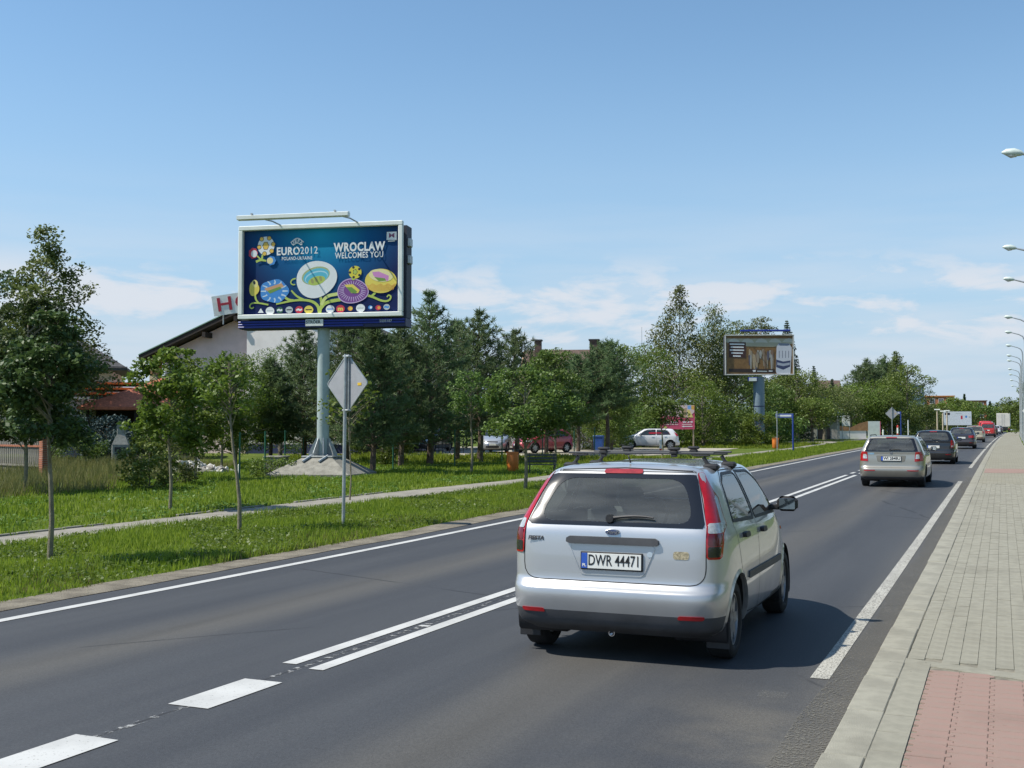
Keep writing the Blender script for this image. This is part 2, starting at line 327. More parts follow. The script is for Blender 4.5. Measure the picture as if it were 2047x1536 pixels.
# kerb and pavement on the right
kerb_m = mat('kerb_concrete', (0.268, 0.256, 0.205), 0.9, var=0.14, scale=5, bump=0.3, bscale=120, spots=.9)
grey_m = mat('grey_paver', (0.257, 0.245, 0.194), 0.92, var=0.10, scale=9, bump=0.35, bscale=160, spots=1.0)
red_m = mat('red_paver', (0.285, 0.18, 0.148), 0.92, var=0.12, scale=7, bump=0.35, bscale=160, col2=(0.265, 0.19, 0.155), spots=1.0)
joint_m = mat('joint_sand', (0.185, 0.17, 0.13), 0.95, var=0.3, scale=12)
KH = 0.10
def farpave():
    m = bpy.data.materials.new('pavement_far'); m.use_nodes = True; t = m.node_tree; b = t.nodes['Principled BSDF']
    co = N(t, 'ShaderNodeTexCoord'); mp = N(t, 'ShaderNodeMapping'); mp.inputs['Rotation'].default_value = (0, 0, R(90)); t.links.new(co.outputs['Object'], mp.inputs[0])
    br = N(t, 'ShaderNodeTexBrick', ins={'Scale': 1.0, 'Mortar Size': 0.004, 'Brick Width': 0.2, 'Row Height': 0.1, 'Color1': (0.26, 0.247, 0.192, 1), 'Color2': (0.24, 0.23, 0.186, 1), 'Mortar': (0.195, 0.18, 0.135, 1)})
    t.links.new(mp.outputs[0], br.inputs['Vector'])
    nz = N(t, 'ShaderNodeTexNoise', ins={'Scale': 1.2, 'Detail': 8.0, 'Roughness': 0.7}); t.links.new(co.outputs['Object'], nz.inputs['Vector'])
    mx_ = N(t, 'ShaderNodeMix', data_type='RGBA', blend_type='MULTIPLY'); mx_.inputs[0].default_value = 1
    r = N(t, 'ShaderNodeValToRGB'); e = r.color_ramp.elements; e[0].position = .3; e[0].color = (.86, .85, .82, 1); e[1].position = .7; e[1].color = (1.08, 1.08, 1.08, 1); t.links.new(nz.outputs[0], r.inputs[0])
    t.links.new(br.outputs[0], mx_.inputs[6]); t.links.new(r.outputs[0], mx_.inputs[7]); t.links.new(mx_.outputs[2], b.inputs['Base Color'])
    b.inputs['Roughness'].default_value = 0.92; b.inputs['Specular IOR Level'].default_value = 0.2
    return m
kerb = strip('kerb', -0.86, -0.655, KH - 0.008, joint_m, y0=-6, y1=300, kind='structure')
rk = random.Random(3)
kme = [MB().box((0, 0, 0), (0.213, 0.994, 0.25), bev=0.007).mesh('kerb_stone', kerb_m) for _ in range(1)][0]
y = 2.0
while y < 100:
    o = obj('kerb_stone', kme, kerb, (-0.76 + float(cv(y)) + rk.uniform(-.004, .004), y + .5, float(tz(y + .5)) + KH - 0.125 + rk.uniform(-.003, .003)), (math.atan(float(tz(y + 1) - tz(y))), 0, rk.uniform(-.004, .004)))
    y += 1.0
kf = strip('kerb_run', -0.865, -0.65, KH, kerb_m, y0=100, y1=300, parent=kerb, kind='stuff')
pav = strip('pavement', -0.65, 1.12, KH - 0.007, joint_m, y0=-6, y1=34.0, kind='structure')
strip('pavement', -0.65, 1.12, KH, farpave(), y0=34.0, y1=300, kind='structure')
strip('pavement_edging', 1.12, 1.19, KH + 0.01, kerb_m, y0=-6, y1=300, kind='structure')
strip('red_crossing_band', -0.60, 1.08, KH + 0.004, red_m, y0=41.0, y1=44.6, kind='structure')
# single pavers: grey running bond, red interlocking field before the driveway
def paver_prism(poly, h=0.05, bev=0.0022):
    cx = sum(p[0] for p in poly) / len(poly); cy = sum(p[1] for p in poly) / len(poly); n = len(poly)
    ins = [(cx + (p[0] - cx) * (1 - bev / max(.03, math.hypot(p[0] - cx, p[1] - cy)) * 1.3), cy + (p[1] - cy) * (1 - bev / max(.03, math.hypot(p[0] - cx, p[1] - cy)) * 1.3)) for p in poly]
    v = [(p[0], p[1], -h) for p in poly] + [(p[0], p[1], -bev) for p in poly] + [(p[0], p[1], 0) for p in ins]
    f = [tuple(range(2 * n, 3 * n))] + [(i, (i + 1) % n, n + (i + 1) % n, n + i) for i in range(n)] + [(n + i, n + (i + 1) % n, 2 * n + (i + 1) % n, 2 * n + i) for i in range(n)]
    return v, f
GW, GL, J = 0.118, 0.20, 0.0010
gv, gf = paver_prism([(-GW / 2 + J, -GL / 2 + J), (GW / 2 - J, -GL / 2 + J), (GW / 2 - J, GL / 2 - J), (-GW / 2 + J, GL / 2 - J)])
gme = newmesh('paver', gv, gf, grey_m)
a_, b_, w_ = 0.082, 0.068, 0.0955   # red interlocking block: waisted sides
rv, rf = paver_prism([(-w_ - .014, -b_), (w_ - .014, -b_), (w_ - .014, -b_ * .45), (w_ + .014, -b_ * .25), (w_ + .014, b_ * .25), (w_ - .014, b_ * .45), (w_ - .014, b_), (-w_ - .014, b_), (-w_ - .014, b_ * .45), (-w_ + .014, b_ * .25), (-w_ + .014, -b_ * .25), (-w_ - .014, -b_ * .45)], bev=0.003)
rme = newmesh('red_paver', rv, rf, red_m)
fv, ff = paver_prism([(-.085, -.196), (.085, -.196), (.085, .196), (-.085, .196)])
fme = newmesh('edge_paver', fv, ff, grey_m)
def edgeY(x): return 8.62 - 0.36 * (x + 0.65)
def put(name, me, x, y, rz=0.0): return obj(name, me, pav, (x + float(cv(y)), y, float(tz(y)) + KH + rk.uniform(-.0015, .0015)), (rk.uniform(-.006, .006), rk.uniform(-.006, .006), rz + rk.uniform(-.008, .008)))
SV, SF = [], []
def stuffp(v, f, x, y, rz=0.0):
    o = len(SV); cs, sn = math.cos(rz + rk.uniform(-.01, .01)), math.sin(rz); z = float(tz(y)) + KH + rk.uniform(-.0025, .0025); c = float(cv(y))
    SV.extend((p[0] * cs - p[1] * sn + x + c, p[0] * sn + p[1] * cs + y, p[2] + z) for p in v); SF.extend(tuple(i + o for i in q) for q in f)
nred = 0
for j in range(-30, 40):
    y = 8.4 - j * (2 * b_ + 0.002)
    if y < 2.2: break
    for i in range(12):
        x = -0.3675 + i * (2 * w_ + 0.003)
        if x > 1.06 or y > edgeY(x) - 0.17: continue
        if x < 0.9 and y > 5.2 and nred < 150: put('red_paver', rme, x, y); nred += 1
        else: stuffp(rv, rf, x, y)
ye = 8.35
while ye > 2.2: put('edge_paver', fme, -0.5665, ye); ye -= 0.40
for i in range(10):                                       # soldier row between the two fields
    x = -0.60 + i * 0.172; put('border_paver', fme, x + .02, edgeY(x) - 0.02, R(90 - 19)) if i < 11 else stuffp(fv, ff, x, edgeY(x) - .02, R(71))
gr = []
for i in range(15):
    x = -0.65 + GW / 2 + i * GW; y = edgeY(x) + 0.19 + (0.1 if i % 2 else 0)
    while y < 34: gr.append((y, x)); y += GL
gr.sort()
for k, (y, x) in enumerate(gr):
    if k < 135: put('grey_paver', gme, x, y)
    else: stuffp(gv, gf, x, y)
obj('paving', newmesh('paving', SV, SF, grey_m), pav, kind='stuff')
# fix colours of the few red blocks that belong to the joined rest
pm = pav.children[-1].data; pm.materials.append(red_m)
nrv = 0
for p in pm.polygons:
    c = p.center
    if c.y < edgeY(c.x) - 0.17 and c.x > -0.46: p.material_index = 1
# footpath behind the verge on the left
def xa(pts):
    ys_ = [p[0] for p in pts]; xs_ = [p[1] for p in pts]
    return lambda y: float(np.interp(y, ys_, xs_))
pw = mat('footpath_slabs', (0.28, 0.26, 0.215), 0.95, var=0.16, scale=2.5, bump=0.5, bscale=50, col2=(0.20, 0.185, 0.155))
PATHN = xa([(-20, -13.95), (13, -13.95), (19, -13.95), (24, -13.35), (30, -13.2), (44, -13.0), (80, -12.4), (112, -13.2), (150, -13.4)])
PATHF = xa([(-20, -15.0), (14, -15.0), (20, -15.05), (26, -14.9), (33, -14.45), (44, -14.2), (80, -13.5), (112, -14.3), (150, -14.5)])
rg1, rg2 = ragged(0, .07, 5), ragged(0, .07, 6)
strip('footpath', lambda y: PATHF(y) + rg1(y), lambda y: PATHN(y) + rg2(y), 0.004, pw, y0=-20, y1=150, follow=False, kind='structure')
fk = thing('path_kerb', 'low concrete kerb along the far side of the grey footpath', 'kerb', gp(-15.1, 18))
fk_me = MB().box((0, 0, 0), (0.07, 0.98, 0.16), bev=.01).mesh('kerb_block', kerb_m)
for i in range(14):
    if i in (4, 5, 9): continue
    yk = 12.5 + i; obj('kerb_block', fk_me, fk, Vector(gp(PATHF(yk) - .06, yk, -0.045)) - fk.location, (0, 0, rk.uniform(-.05, .05)))
# gravel car park and side road on the left
strip('car_park', -42, lambda y: -16.6 + max(0, 62 - y) * -.55, 0.006, mat('parking_gravel', (0.34, 0.31, 0.25), 0.95, var=.15, scale=1.2, bump=.4), y0=57, y1=78, follow=False, kind='structure')
strip('side_road', -18.5, -9.0, 0.003, mat('side_road_dust', (0.33, 0.30, 0.25), 0.95, var=.15, scale=1.0), y0=104, y1=109, follow=False, kind='structure')

strip('right_verge', 1.19, 60, KH - .02, MATS.get('x') or bpy.data.materials['meadow_ground'], y0=-60, y1=300, follow=False, kind='structure')
# ------------------------------------------------------------------ cars
def paintmat(name, col, metal=0.55, rough=0.34):
    if name in MATS: return MATS[name]
    m = bpy.data.materials.new(name); m.use_nodes = True; t = m.node_tree; b = t.nodes['Principled BSDF']
    co = N(t, 'ShaderNodeTexCoord'); nz = N(t, 'ShaderNodeTexNoise', ins={'Scale': 2.5, 'Detail': 5.0}); t.links.new(co.outputs['Object'], nz.inputs['Vector'])
    sp = N(t, 'ShaderNodeSeparateXYZ'); t.links.new(co.outputs['Object'], sp.inputs[0])
    dirt = MA(t, 'MULTIPLY', SS(t, sp.outputs[2], 0.80, 0.18), MA(t, 'MULTIPLY', nz.outputs[0], 0.85))     # road film thrown up by the wheels
    mx = N(t, 'ShaderNodeMix', data_type='RGBA'); t.links.new(dirt, mx.inputs[0]); mx.inputs[6].default_value = (*col, 1); mx.inputs[7].default_value = (0.12, 0.11, 0.095, 1)
    bf = N(t, 'ShaderNodeNewGeometry'); m2 = N(t, 'ShaderNodeMix', data_type='RGBA'); t.links.new(bf.outputs['Backfacing'], m2.inputs[0]); t.links.new(mx.outputs[2], m2.inputs[6]); m2.inputs[7].default_value = (0.03, 0.03, 0.032, 1)
    t.links.new(m2.outputs[2], b.inputs['Base Color'])
    t.links.new(MA(t, 'MULTIPLY', MA(t, 'SUBTRACT', 1.0, bf.outputs['Backfacing']), metal), b.inputs['Metallic'])
    t.links.new(MA(t, 'ADD', MA(t, 'MULTIPLY', nz.outputs[0], 0.10), rough - .05), b.inputs['Roughness'])
    b.inputs['Coat Weight'].default_value = 1.0; b.inputs['Coat Roughness'].default_value = 0.03
    MATS[name] = m
    return m
blk = mat('black_plastic', (0.022, 0.022, 0.024), 0.55, var=.15)
trimg = mat('dark_trim', (0.055, 0.057, 0.062), 0.6, var=.2, scale=4, bump=.15, bscale=300)
rub = mat('tyre_rubber', (0.018, 0.018, 0.018), 0.85, var=.2, bump=.2, bscale=90)
seam = mat('panel_gap', (0.012, 0.012, 0.012), 0.8)
cabin = mat('cabin_trim', (0.085, 0.087, 0.09), 0.8, var=.2)
frit = mat('window_frit', (0.010, 0.010, 0.012), 0.12, var=.05, coat=.5)
lred = mat('lamp_red', (0.38, 0.004, 0.008), 0.18, var=.12, scale=25, coat=.8)
ldred = mat('lamp_dark_red', (0.13, 0.004, 0.008), 0.18, var=.15, scale=25, coat=.8)
lbrk = mat('lamp_brake', (0.30, 0.03, 0.03), 0.15, var=.2, scale=25, coat=.9)
lclear = mat('lamp_clear', (0.55, 0.55, 0.52), 0.15, metal=.4, var=.25, scale=30, coat=.8)
lsmoke = mat('lamp_smoke', (0.02, 0.02, 0.022), 0.2, coat=.8)
chrome = mat('chrome', (0.75, 0.76, 0.78), 0.12, metal=1.0, var=.05)
mirg = mat('mirror_glass', (.30, .33, .33), .05, metal=1.0, var=.05)
alloy = mat('alloy_rim', (0.42, 0.43, 0.44), 0.38, metal=.8, var=.1)
platew = mat('plate_white', (0.75, 0.75, 0.70), 0.45, var=.05); plateb = mat('plate_blue', (0.03, 0.10, 0.45), 0.4)
ink = mat('plate_ink', (0.012, 0.012, 0.012), 0.5)
glassA = glassmat('car_glass', (0.88, 0.92, 0.90), 0.015); glassR = glassmat('rear_glass', (0.92, 0.95, 0.93), 0.02, 0.27); glassD = glassmat('car_glass_dark', (0.42, 0.48, 0.46), 0.05)

def catmull(keys, n):
    K = np.array(keys, float); d = np.r_[0, np.cumsum(np.sqrt(((K[1:, [0, 1, 4, 5]] - K[:-1, [0, 1, 4, 5]]) ** 2).sum(1)) + 0.02)]
    d /= d[-1]; t = np.linspace(0, 1, n); out = np.empty((n, K.shape[1]))
    m = np.zeros_like(K); h = np.diff(d); s = np.diff(K, axis=0) / h[:, None]
    m[1:-1] = np.where(s[1:] * s[:-1] > 0, 2 * s[1:] * s[:-1] / (s[1:] + s[:-1] + 1e-12 * np.sign(s[1:] + s[:-1] + 1e-30)), 0)   # monotone
    m[0], m[-1] = s[0], s[-1]
    i = np.clip(np.searchsorted(d, t, side='right') - 1, 0, len(h) - 1); u = ((t - d[i]) / h[i])[:, None]; H_ = h[i][:, None]
    out = (2*u**3 - 3*u**2 + 1) * K[i] + (u**3 - 2*u**2 + u) * H_ * m[i] + (-2*u**3 + 3*u**2) * K[i+1] + (u**3 - u**2) * H_ * m[i+1]
    return out
class Body:
    """car shell: stacked rings, each a superellipse in plan. key = yr, zr, yf, zf, w, zs, nr, nf"""
    def __init__(s, keys, yc, T, S):
        K = catmull(keys, T); s.yc = yc; s.T = T; s.S = S
        # parameter along half ring, rear centre -> front centre
        th = np.linspace(0, math.pi, S); th = th - 0.16 * np.sin(4 * th) / 2
        sn, cs = np.abs(np.sin(th)), np.cos(th)
        X = np.empty((T, S)); Y = np.empty((T, S)); Z = np.empty((T, S))
        for i in range(T):
            yr, zr, yf, zf, w, zs, nr, nf = K[i]
            n = np.where(cs > 0, nr, nf); c_ = np.abs(cs)
            rr = (c_ ** n + sn ** n) ** (-1.0 / n)          # superellipse by angle
            X[i] = w * sn * rr; yy = c_ * rr
            Y[i] = np.where(cs > 0, yc - (yc - yr) * yy, yc + (yf - yc) * yy)
            Z[i] = zs + np.where(cs > 0, (zr - zs) * yy ** 4, (zf - zs) * yy ** 3)
        X[:, 0] = 0; X[:, -1] = 0
        s.X, s.Y, s.Z = X, Y, Z; s.ir = int(np.argmin(np.abs(th - math.pi / 2)))
    def _t(s, A, B, q):
        out = np.empty(len(q))
        for k in range(len(q)):
            a = np.maximum.accumulate(A[:, k]); out[k] = np.interp(q[k], a + np.arange(len(a)) * 1e-9, B[:, k])
        return out
    def rear(s, x, z, off=0.0):
        x = np.asarray(x, float); z = np.asarray(z, float); ax = np.abs(x); j = s.ir + 1
        A = np.array([np.interp(ax, s.X[i, :j], s.Z[i, :j]) for i in range(s.T)]); B = np.array([np.interp(ax, s.X[i, :j], s.Y[i, :j]) for i in range(s.T)])
        return np.c_[x, s._t(A, B, z) - off, z]
    def front(s, x, z, off=0.0):
        x = np.asarray(x, float); z = np.asarray(z, float); ax = np.abs(x); j = s.ir
        A = np.array([np.interp(ax, s.X[i, j:][::-1], s.Z[i, j:][::-1]) for i in range(s.T)]); B = np.array([np.interp(ax, s.X[i, j:][::-1], s.Y[i, j:][::-1]) for i in range(s.T)])
        return np.c_[x, s._t(A, B, z) + off, z]
    def side(s, y, z, off=0.0, sg=1):
        y = np.asarray(y, float); z = np.asarray(z, float)
        A = np.array([np.interp(y, s.Y[i], s.Z[i]) for i in range(s.T)]); B = np.array([np.interp(y, s.Y[i], s.X[i]) for i in range(s.T)])
        return np.c_[sg * (s._t(A, B, z) + off), y, z]
def inpoly(P, x, y):
    P = np.asarray(P, float); c = np.zeros(len(x), bool); j = len(P) - 1
    for i in range(len(P)):
        xi, yi = P[i]; xj, yj = P[j]
        with np.errstate(divide='ignore', invalid='ignore'): c ^= ((yi > y) != (yj > y)) & (x < (xj - xi) * (y - yi) / (yj - yi) + xi)
        j = i
    return c
def roundpoly(P, r=0.05, k=4):
    out = []; n = len(P)
    for i in range(n):
        a, b, c = (np.array(P[(i + d) % n], float) for d in (-1, 0, 1))
        ra = r[i] if isinstance(r, (list, tuple)) else r
        l1, l2 = np.linalg.norm(a - b), np.linalg.norm(c - b); q = min(ra, l1 * .45, l2 * .45)
        p0, p1 = b + (a - b) / l1 * q, b + (c - b) / l2 * q
        for t in np.linspace(0, 1, k + 1): out.append(tuple((1 - t) ** 2 * p0 + 2 * t * (1 - t) * b + t * t * p1))
    return out
def resample(P, n):
    P = np.array(list(P) + [P[0]], float); d = np.r_[0, np.cumsum(np.linalg.norm(np.diff(P, axis=0), axis=1))]
    t = np.linspace(0, d[-1], n, endpoint=False); return np.c_[np.interp(t, d, P[:, 0]), np.interp(t, d, P[:, 1])]
def inset(P, d):
    P = np.asarray(P, float); c = P.mean(0); e = P.max(0) - P.min(0)
    return c + (P - c) * np.maximum(0.05, 1 - 2 * np.asarray(d) / e)
def shells(surf, loops, off, skirt, close):
    """loops of 2D points on a body surface -> verts, faces; outer rim gets a skirt going in"""
    n = len(loops[0]); V = []; F = []
    if skirt: V.append(surf(loops[0][:, 0], loops[0][:, 1], off - skirt))
    for L in loops: V.append(surf(L[:, 0], L[:, 1], off))
    m = len(V)
    if not close and skirt: V.append(surf(loops[-1][:, 0], loops[-1][:, 1], off - skirt)); m += 1
    V = np.concatenate(V)
    for i in range(m - 1):
        for k in range(n): F.append((i * n + k, i * n + (k + 1) % n, (i + 1) * n + (k + 1) % n, (i + 1) * n + k))
    if close: F.append(tuple(range((m - 1) * n, m * n)))
    return V, F
def patch(surf, P, off=0.003, skirt=0.012, n=48, k=4):
    L0 = resample(P, n); c = L0.mean(0); return shells(surf, [c + (L0 - c) * (1 - i / (k + .3)) for i in range(k + 1)], off, skirt, True)
def ringp(surf, P, Q, off=0.004, skirt=0.01, n=60, k=2):
    A, B = resample(P, n), resample(Q, n); return shells(surf, [A + (B - A) * i / k for i in range(k + 1)], off, skirt, False)
def ribbon(surf, pts, w=0.006, off=0.0015, n=40, closed=False):
    P = np.array(pts, float)
    if closed: P = np.r_[P, P[:1]]
    d = np.r_[0, np.cumsum(np.linalg.norm(np.diff(P, axis=0), axis=1))]; t = np.linspace(0, d[-1], n)
    C = np.c_[np.interp(t, d, P[:, 0]), np.interp(t, d, P[:, 1])]; T_ = np.gradient(C, axis=0); T_ /= np.linalg.norm(T_, axis=1)[:, None] + 1e-9; Nn = np.c_[-T_[:, 1], T_[:, 0]] * w / 2
    A = surf(C[:, 0] + Nn[:, 0], C[:, 1] + Nn[:, 1], off); B = surf(C[:, 0] - Nn[:, 0], C[:, 1] - Nn[:, 1], off)
    return np.concatenate([A, B]), [(i, i + 1, n + i + 1, n + i) for i in range(n - 1)]
def vf(name, VF, m, parent, smooth=True, **pr):
    me = newmesh(name, VF[0], VF[1], m, smooth)
    import bmesh
    bm = bmesh.new(); bm.from_mesh(me); bmesh.ops.recalc_face_normals(bm, faces=bm.faces)
    if sum(f.normal.dot(f.calc_center_median() - Vector((0, 2.0, .75))) * f.calc_area() for f in bm.faces) < 0: bmesh.ops.reverse_faces(bm, faces=bm.faces)
    bm.to_mesh(me); bm.free()
    if smooth:
        me.polygons.foreach_set('use_smooth', np.ones(len(me.polygons), dtype=bool))
        me.set_sharp_from_angle(angle=R(40))
    return obj(name, me, parent, **pr)
def wheel(root, x, y, r, wid, sg, rim=alloy, n=32, spokes=7):
    w = bpy.data.objects.new('wheel', None); link(w, root); w.location = (x * sg, y, r); w.empty_display_size = .1
    hw = wid / 2; rr = r * .66
    MB().lathe([(rr, -hw * .8), (rr + .02, -hw), (r - .03, -hw), (r - .008, -hw * .82), (r, -hw * .4), (r, hw * .4), (r - .008, hw * .82), (r - .03, hw), (rr + .02, hw), (rr, hw * .8)], n, 'x', cap=False).build('tyre', rub, w, True)
    m = MB(); o = hw * .72 * sg
    m.lathe([(rr + .004, -hw * .8), (rr + .004, hw * .8), (rr - .012, hw * .8), (rr - .03, -hw * .8)] if True else 0, n, 'x', cap=False, mi=0)
    m.lathe([(rr * .99, o * .55), (.02, o * .62)], n, 'x', mi=1)                    # dark dish behind the spokes
    for k in range(spokes):
        a = 2 * math.pi * k / spokes; ca, sa = math.cos(a), math.sin(a); q = [(.03, -.045), (rr * .97, -.03), (rr * .97, .03), (.03, .045)]
        v = [(o * .72 + e * .02 * sg, p[0] * ca - p[1] * sa, p[0] * sa + p[1] * ca) for e in (0, 1) for p in q]
        m.add(v, [(0, 1, 2, 3), (4, 5, 6, 7), (0, 1, 5, 4), (1, 2, 6, 5), (2, 3, 7, 6), (3, 0, 4, 7)])
    m.lathe([(.06, o * .7), (.055, o * .98), (.02, o)], 16, 'x')
    m.build('rim', [rim, blk], w, True)
    return w
def car(name, label, loc, rz, spec, group=None):
    g = spec.get; root = thing(name, label, 'car' if not g('cat') else g('cat'), loc, rz, group)
    Bd = Body(g('keys'), g('yc'), g('T', 60), g('S', 110)); T, S = Bd.T, Bd.S; pm = g('paint'); hi = g('hi', False)
    P = np.stack([Bd.X, Bd.Y, Bd.Z], -1); L = P.reshape(-1, 3); V = np.concatenate([L, L * [-1, 1, 1]])
    I, Jq = np.meshgrid(np.arange(T - 1), np.arange(S - 1), indexing='ij'); q = (I * S + Jq).ravel()
    F1 = np.stack([q, q + 1, q + S + 1, q + S], 1); F2 = np.stack([q + S, q + S + 1, q + 1, q], 1) + T * S
    F = np.concatenate([F1, F2]); on = np.r_[np.zeros(T * S, bool), L[:, 0] == 0]; F = np.where(on[F], F - T * S, F); C = V[F].mean(1)
    e1 = V[F[:, 2]] - V[F[:, 0]]; e2 = V[F[:, 3]] - V[F[:, 1]]; nr = np.cross(e1, e2); nr /= np.linalg.norm(nr, axis=1)[:, None] + 1e-12
    if (nr * (C - [0, Bd.yc, .7])).sum() < 0: F = F[:, ::-1]; nr = -nr
    vn = np.zeros_like(V)
    for k in range(4): np.add.at(vn, F[:, k], nr)
    # weld normals along the mirror plane
    vn[:T * S][L[:, 0] == 0, 0] = 0; vn[T * S:][L[:, 0] == 0, 0] = 0
    vn /= np.linalg.norm(vn, axis=1)[:, None] + 1e-12
    lab = np.zeros(len(F), int)                               # 0 body
    isr = (C[:, 1] < g('rear_lim', .62)); isf = C[:, 1] > g('front_lim', 2.2); x, y_, z = C[:, 0], C[:, 1], C[:, 2]
    sd = np.abs(nr[:, 0]) > .35
    wy1, wy2, wr, ra = g('wy1'), g('wy2'), g('wr'), g('ra')
    # dark lower cladding
    lab[(z < g('trim_z', .25)) & (isr | (isf & (z < g('ftrim_z', .25))))] = 2
    rwin = roundpoly(g('rwin'), g('rwin_r', .05)); rw_in = roundpoly(g('rwin_in'), g('rwin_in_r', .09))
    gate = g('gate'); lab[isr & (nr[:, 1] < -.15) & inpoly(gate, x, z) & (lab == 0)] = 1
    lab[isr & (nr[:, 1] < -.05) & inpoly(inset(rw_in, -.004), x, z)] = 9
    fwin = roundpoly(g('fwin'), .06); lab[isf & (nr[:, 1] > .1) & inpoly(inset(fwin, .03), x, z)] = 9
    sw = [roundpoly(w, .03) for w in g('swin')]
    for w in sw: lab[sd & inpoly(inset(w, .012), y_, z)] = 9
    for wy in (wy1, wy2): lab[((y_ - wy) ** 2 + (z - wr) ** 2 < ra ** 2) & (np.abs(x) > .45)] = 9
    doors = [roundpoly(d, .05) for d in g('doors')] if g('doors') else []
    for k, d in enumerate(doors):
        for sg in (1, -1): lab[sd & (lab == 0) & (np.sign(x) == sg) & inpoly(d, y_, z)] = 10 + 2 * k + (sg < 0)
    def piece(nm, sel, m):
        if not sel.any(): return None
        ff_ = F[sel]; u, inv = np.unique(ff_, return_inverse=True); me = newmesh(nm, V[u], inv.reshape(ff_.shape), m, True)
        me.normals_split_custom_set_from_vertices(vn[u].tolist())
        return obj(nm, me, root)
    piece('body', lab == 0, pm); tg = piece('tailgate', lab == 1, pm); lab[(lab == 2) & (y_ > Bd.yc)] = 3; piece('rear_bumper_trim', lab == 2, g('trim_mat', trimg)); piece('front_bumper_trim', lab == 3, g('trim_mat', trimg))
    dk = {}
    for k in range(len(doors)):
        for e, sg in ((0, 1), (1, -1)):
            dk[k, sg] = piece('door', lab == 10 + 2 * k + e, pm)
            if dk[k, sg] is not None:
                sf = lambda a, b, o, sg=sg: Bd.side(a, b, o, sg)
                if hi or g('seams', True): vf('panel_gap', ribbon(sf, doors[k], .007, .0012, 90 if hi else 40, True), seam, dk[k, sg])
                hy, hz = g('handles')[k]
                vf('handle', patch(sf, roundpoly([(hy - .09, hz - .02), (hy + .09, hz - .02), (hy + .09, hz + .02), (hy - .09, hz + .02)], .018), .03, .03, 24, 2), g('handle_mat', blk), dk[k, sg])
    if hi: vf('panel_gap', ribbon(Bd.rear, gate, .007, .0012, 160, True), seam, tg or root)
    # rear window
    rw = vf('rear_window', patch(Bd.rear, rwin, .002, .0, 64, 6), g('glass', glassR), root); vf('window_border', ringp(Bd.rear, rwin, rw_in, .005, .012, 72, 3), frit, rw)
    ww = vf('windscreen', patch(Bd.front, fwin, .002, .0, 48, 6), g('glass', glassA), root); vf('window_border', ringp(Bd.front, fwin, inset(fwin, .035), .005, .012, 60, 2), frit, ww)
    for w in sw:
        for sg in (1, -1):
            sf = lambda a, b, o, sg=sg: Bd.side(a, b, o, sg)
            o = vf('side_window', patch(sf, w, .001, .0, 48, 4), g('side_glass', glassD), root); vf('window_frame', ringp(sf, inset(w, -.012), inset(w, .012), .004, .01, 60, 1), blk, o)
    # wheel arches, wells, wheels
    for wy in (wy1, wy2):
        an = np.linspace(-.42, math.pi + .42, 40); 
        for sg in (1, -1):
            a1 = np.c_[wy + ra * np.cos(an), wr + ra * np.sin(an)]; a2 = np.c_[wy + (ra + .028) * np.cos(an), wr + (ra + .028) * np.sin(an)]; n = len(an)
            zmin = g('keys')[0][5] + .012; a1[:, 1] = np.maximum(a1[:, 1], zmin); a2[:, 1] = np.maximum(a2[:, 1], zmin)
            A = Bd.side(a2[:, 0], a2[:, 1], .001, sg); Bq = Bd.side(a1[:, 0], a1[:, 1], .010, sg); Cq = Bd.side(a1[:, 0], a1[:, 1], -.03, sg)
            Vv = np.concatenate([A, Bq, Cq]); Ff = [(r_ * n + i, r_ * n + i + 1, (r_ + 1) * n + i + 1, (r_ + 1) * n + i) for r_ in range(2) for i in range(n - 1)]
            vf('wheel_arch', (Vv, Ff), pm, root)
            a3 = np.linspace(-.5, math.pi + .5, 22); vv = []; 
            for xx in (.42, g('keys')[3][4] - .035):
                vv += [(sg * xx, wy + (ra + .01) * math.cos(t), max(.16, wr + (ra + .01) * math.sin(t))) for t in a3]
            fc = [(i, i + 1, 22 + i + 1, 22 + i) for i in range(21)] + [tuple(range(22))]
            vf('wheel_well', (np.array(vv), fc), blk, root)
            wheel(root, g('track'), wy, wr, g('tw', .19), sg, g('rim', alloy), 40 if hi else 20)
    # cabin: floor, seats, dash
    zb = g('keys')[0][5] + .03; m = MB(); yb = g('yfloor', (.5, 3.0)); hw = g('keys')[3][4] - .06
    m.box((0, (yb[0] + yb[1]) / 2, zb + .02), (hw * 1.5, yb[1] - yb[0] + .5, .04)); m.box((0, yb[1] - .15, .72), (hw * 1.8, .5, .36), bev=.08); m.box((0, yb[0] + .2, .70), (hw * 1.6, .5, .05))
    m.build('cabin_floor', cabin, root)
    for sy, sx, bw in ((g('seat_f', 1.85), -.36, .48), (g('seat_f', 1.85), .36, .48), (g('seat_r', 1.05), 0, 1.2)):
        hb = .52 if bw < 1 else .40
        s_ = MB().box((sx, sy + .22, .50), (bw, .5, .22), bev=.06).box((sx, sy, .52 + hb / 2), (bw, .16, hb), bev=.06)
        for hx in ((0,) if bw < 1 else (-.38, .38)): s_.box((sx + hx, sy - .03, .60 + hb), (.25, .09, .16), bev=.04)
        s_.build('seat', cabin, root, True)
    m = MB()
    for k in range(18):
        a = 2 * math.pi * k / 18; b2 = 2 * math.pi * (k + 1) / 18; f_ = lambda t: (-.36 + .18 * math.cos(t), g('seat_f', 1.85) + .62 + .05 * math.sin(t), .92 + .17 * math.sin(t)); m.tube([f_(a), f_(b2)], .015, 6)
    m.build('steering_wheel', blk, root, True)
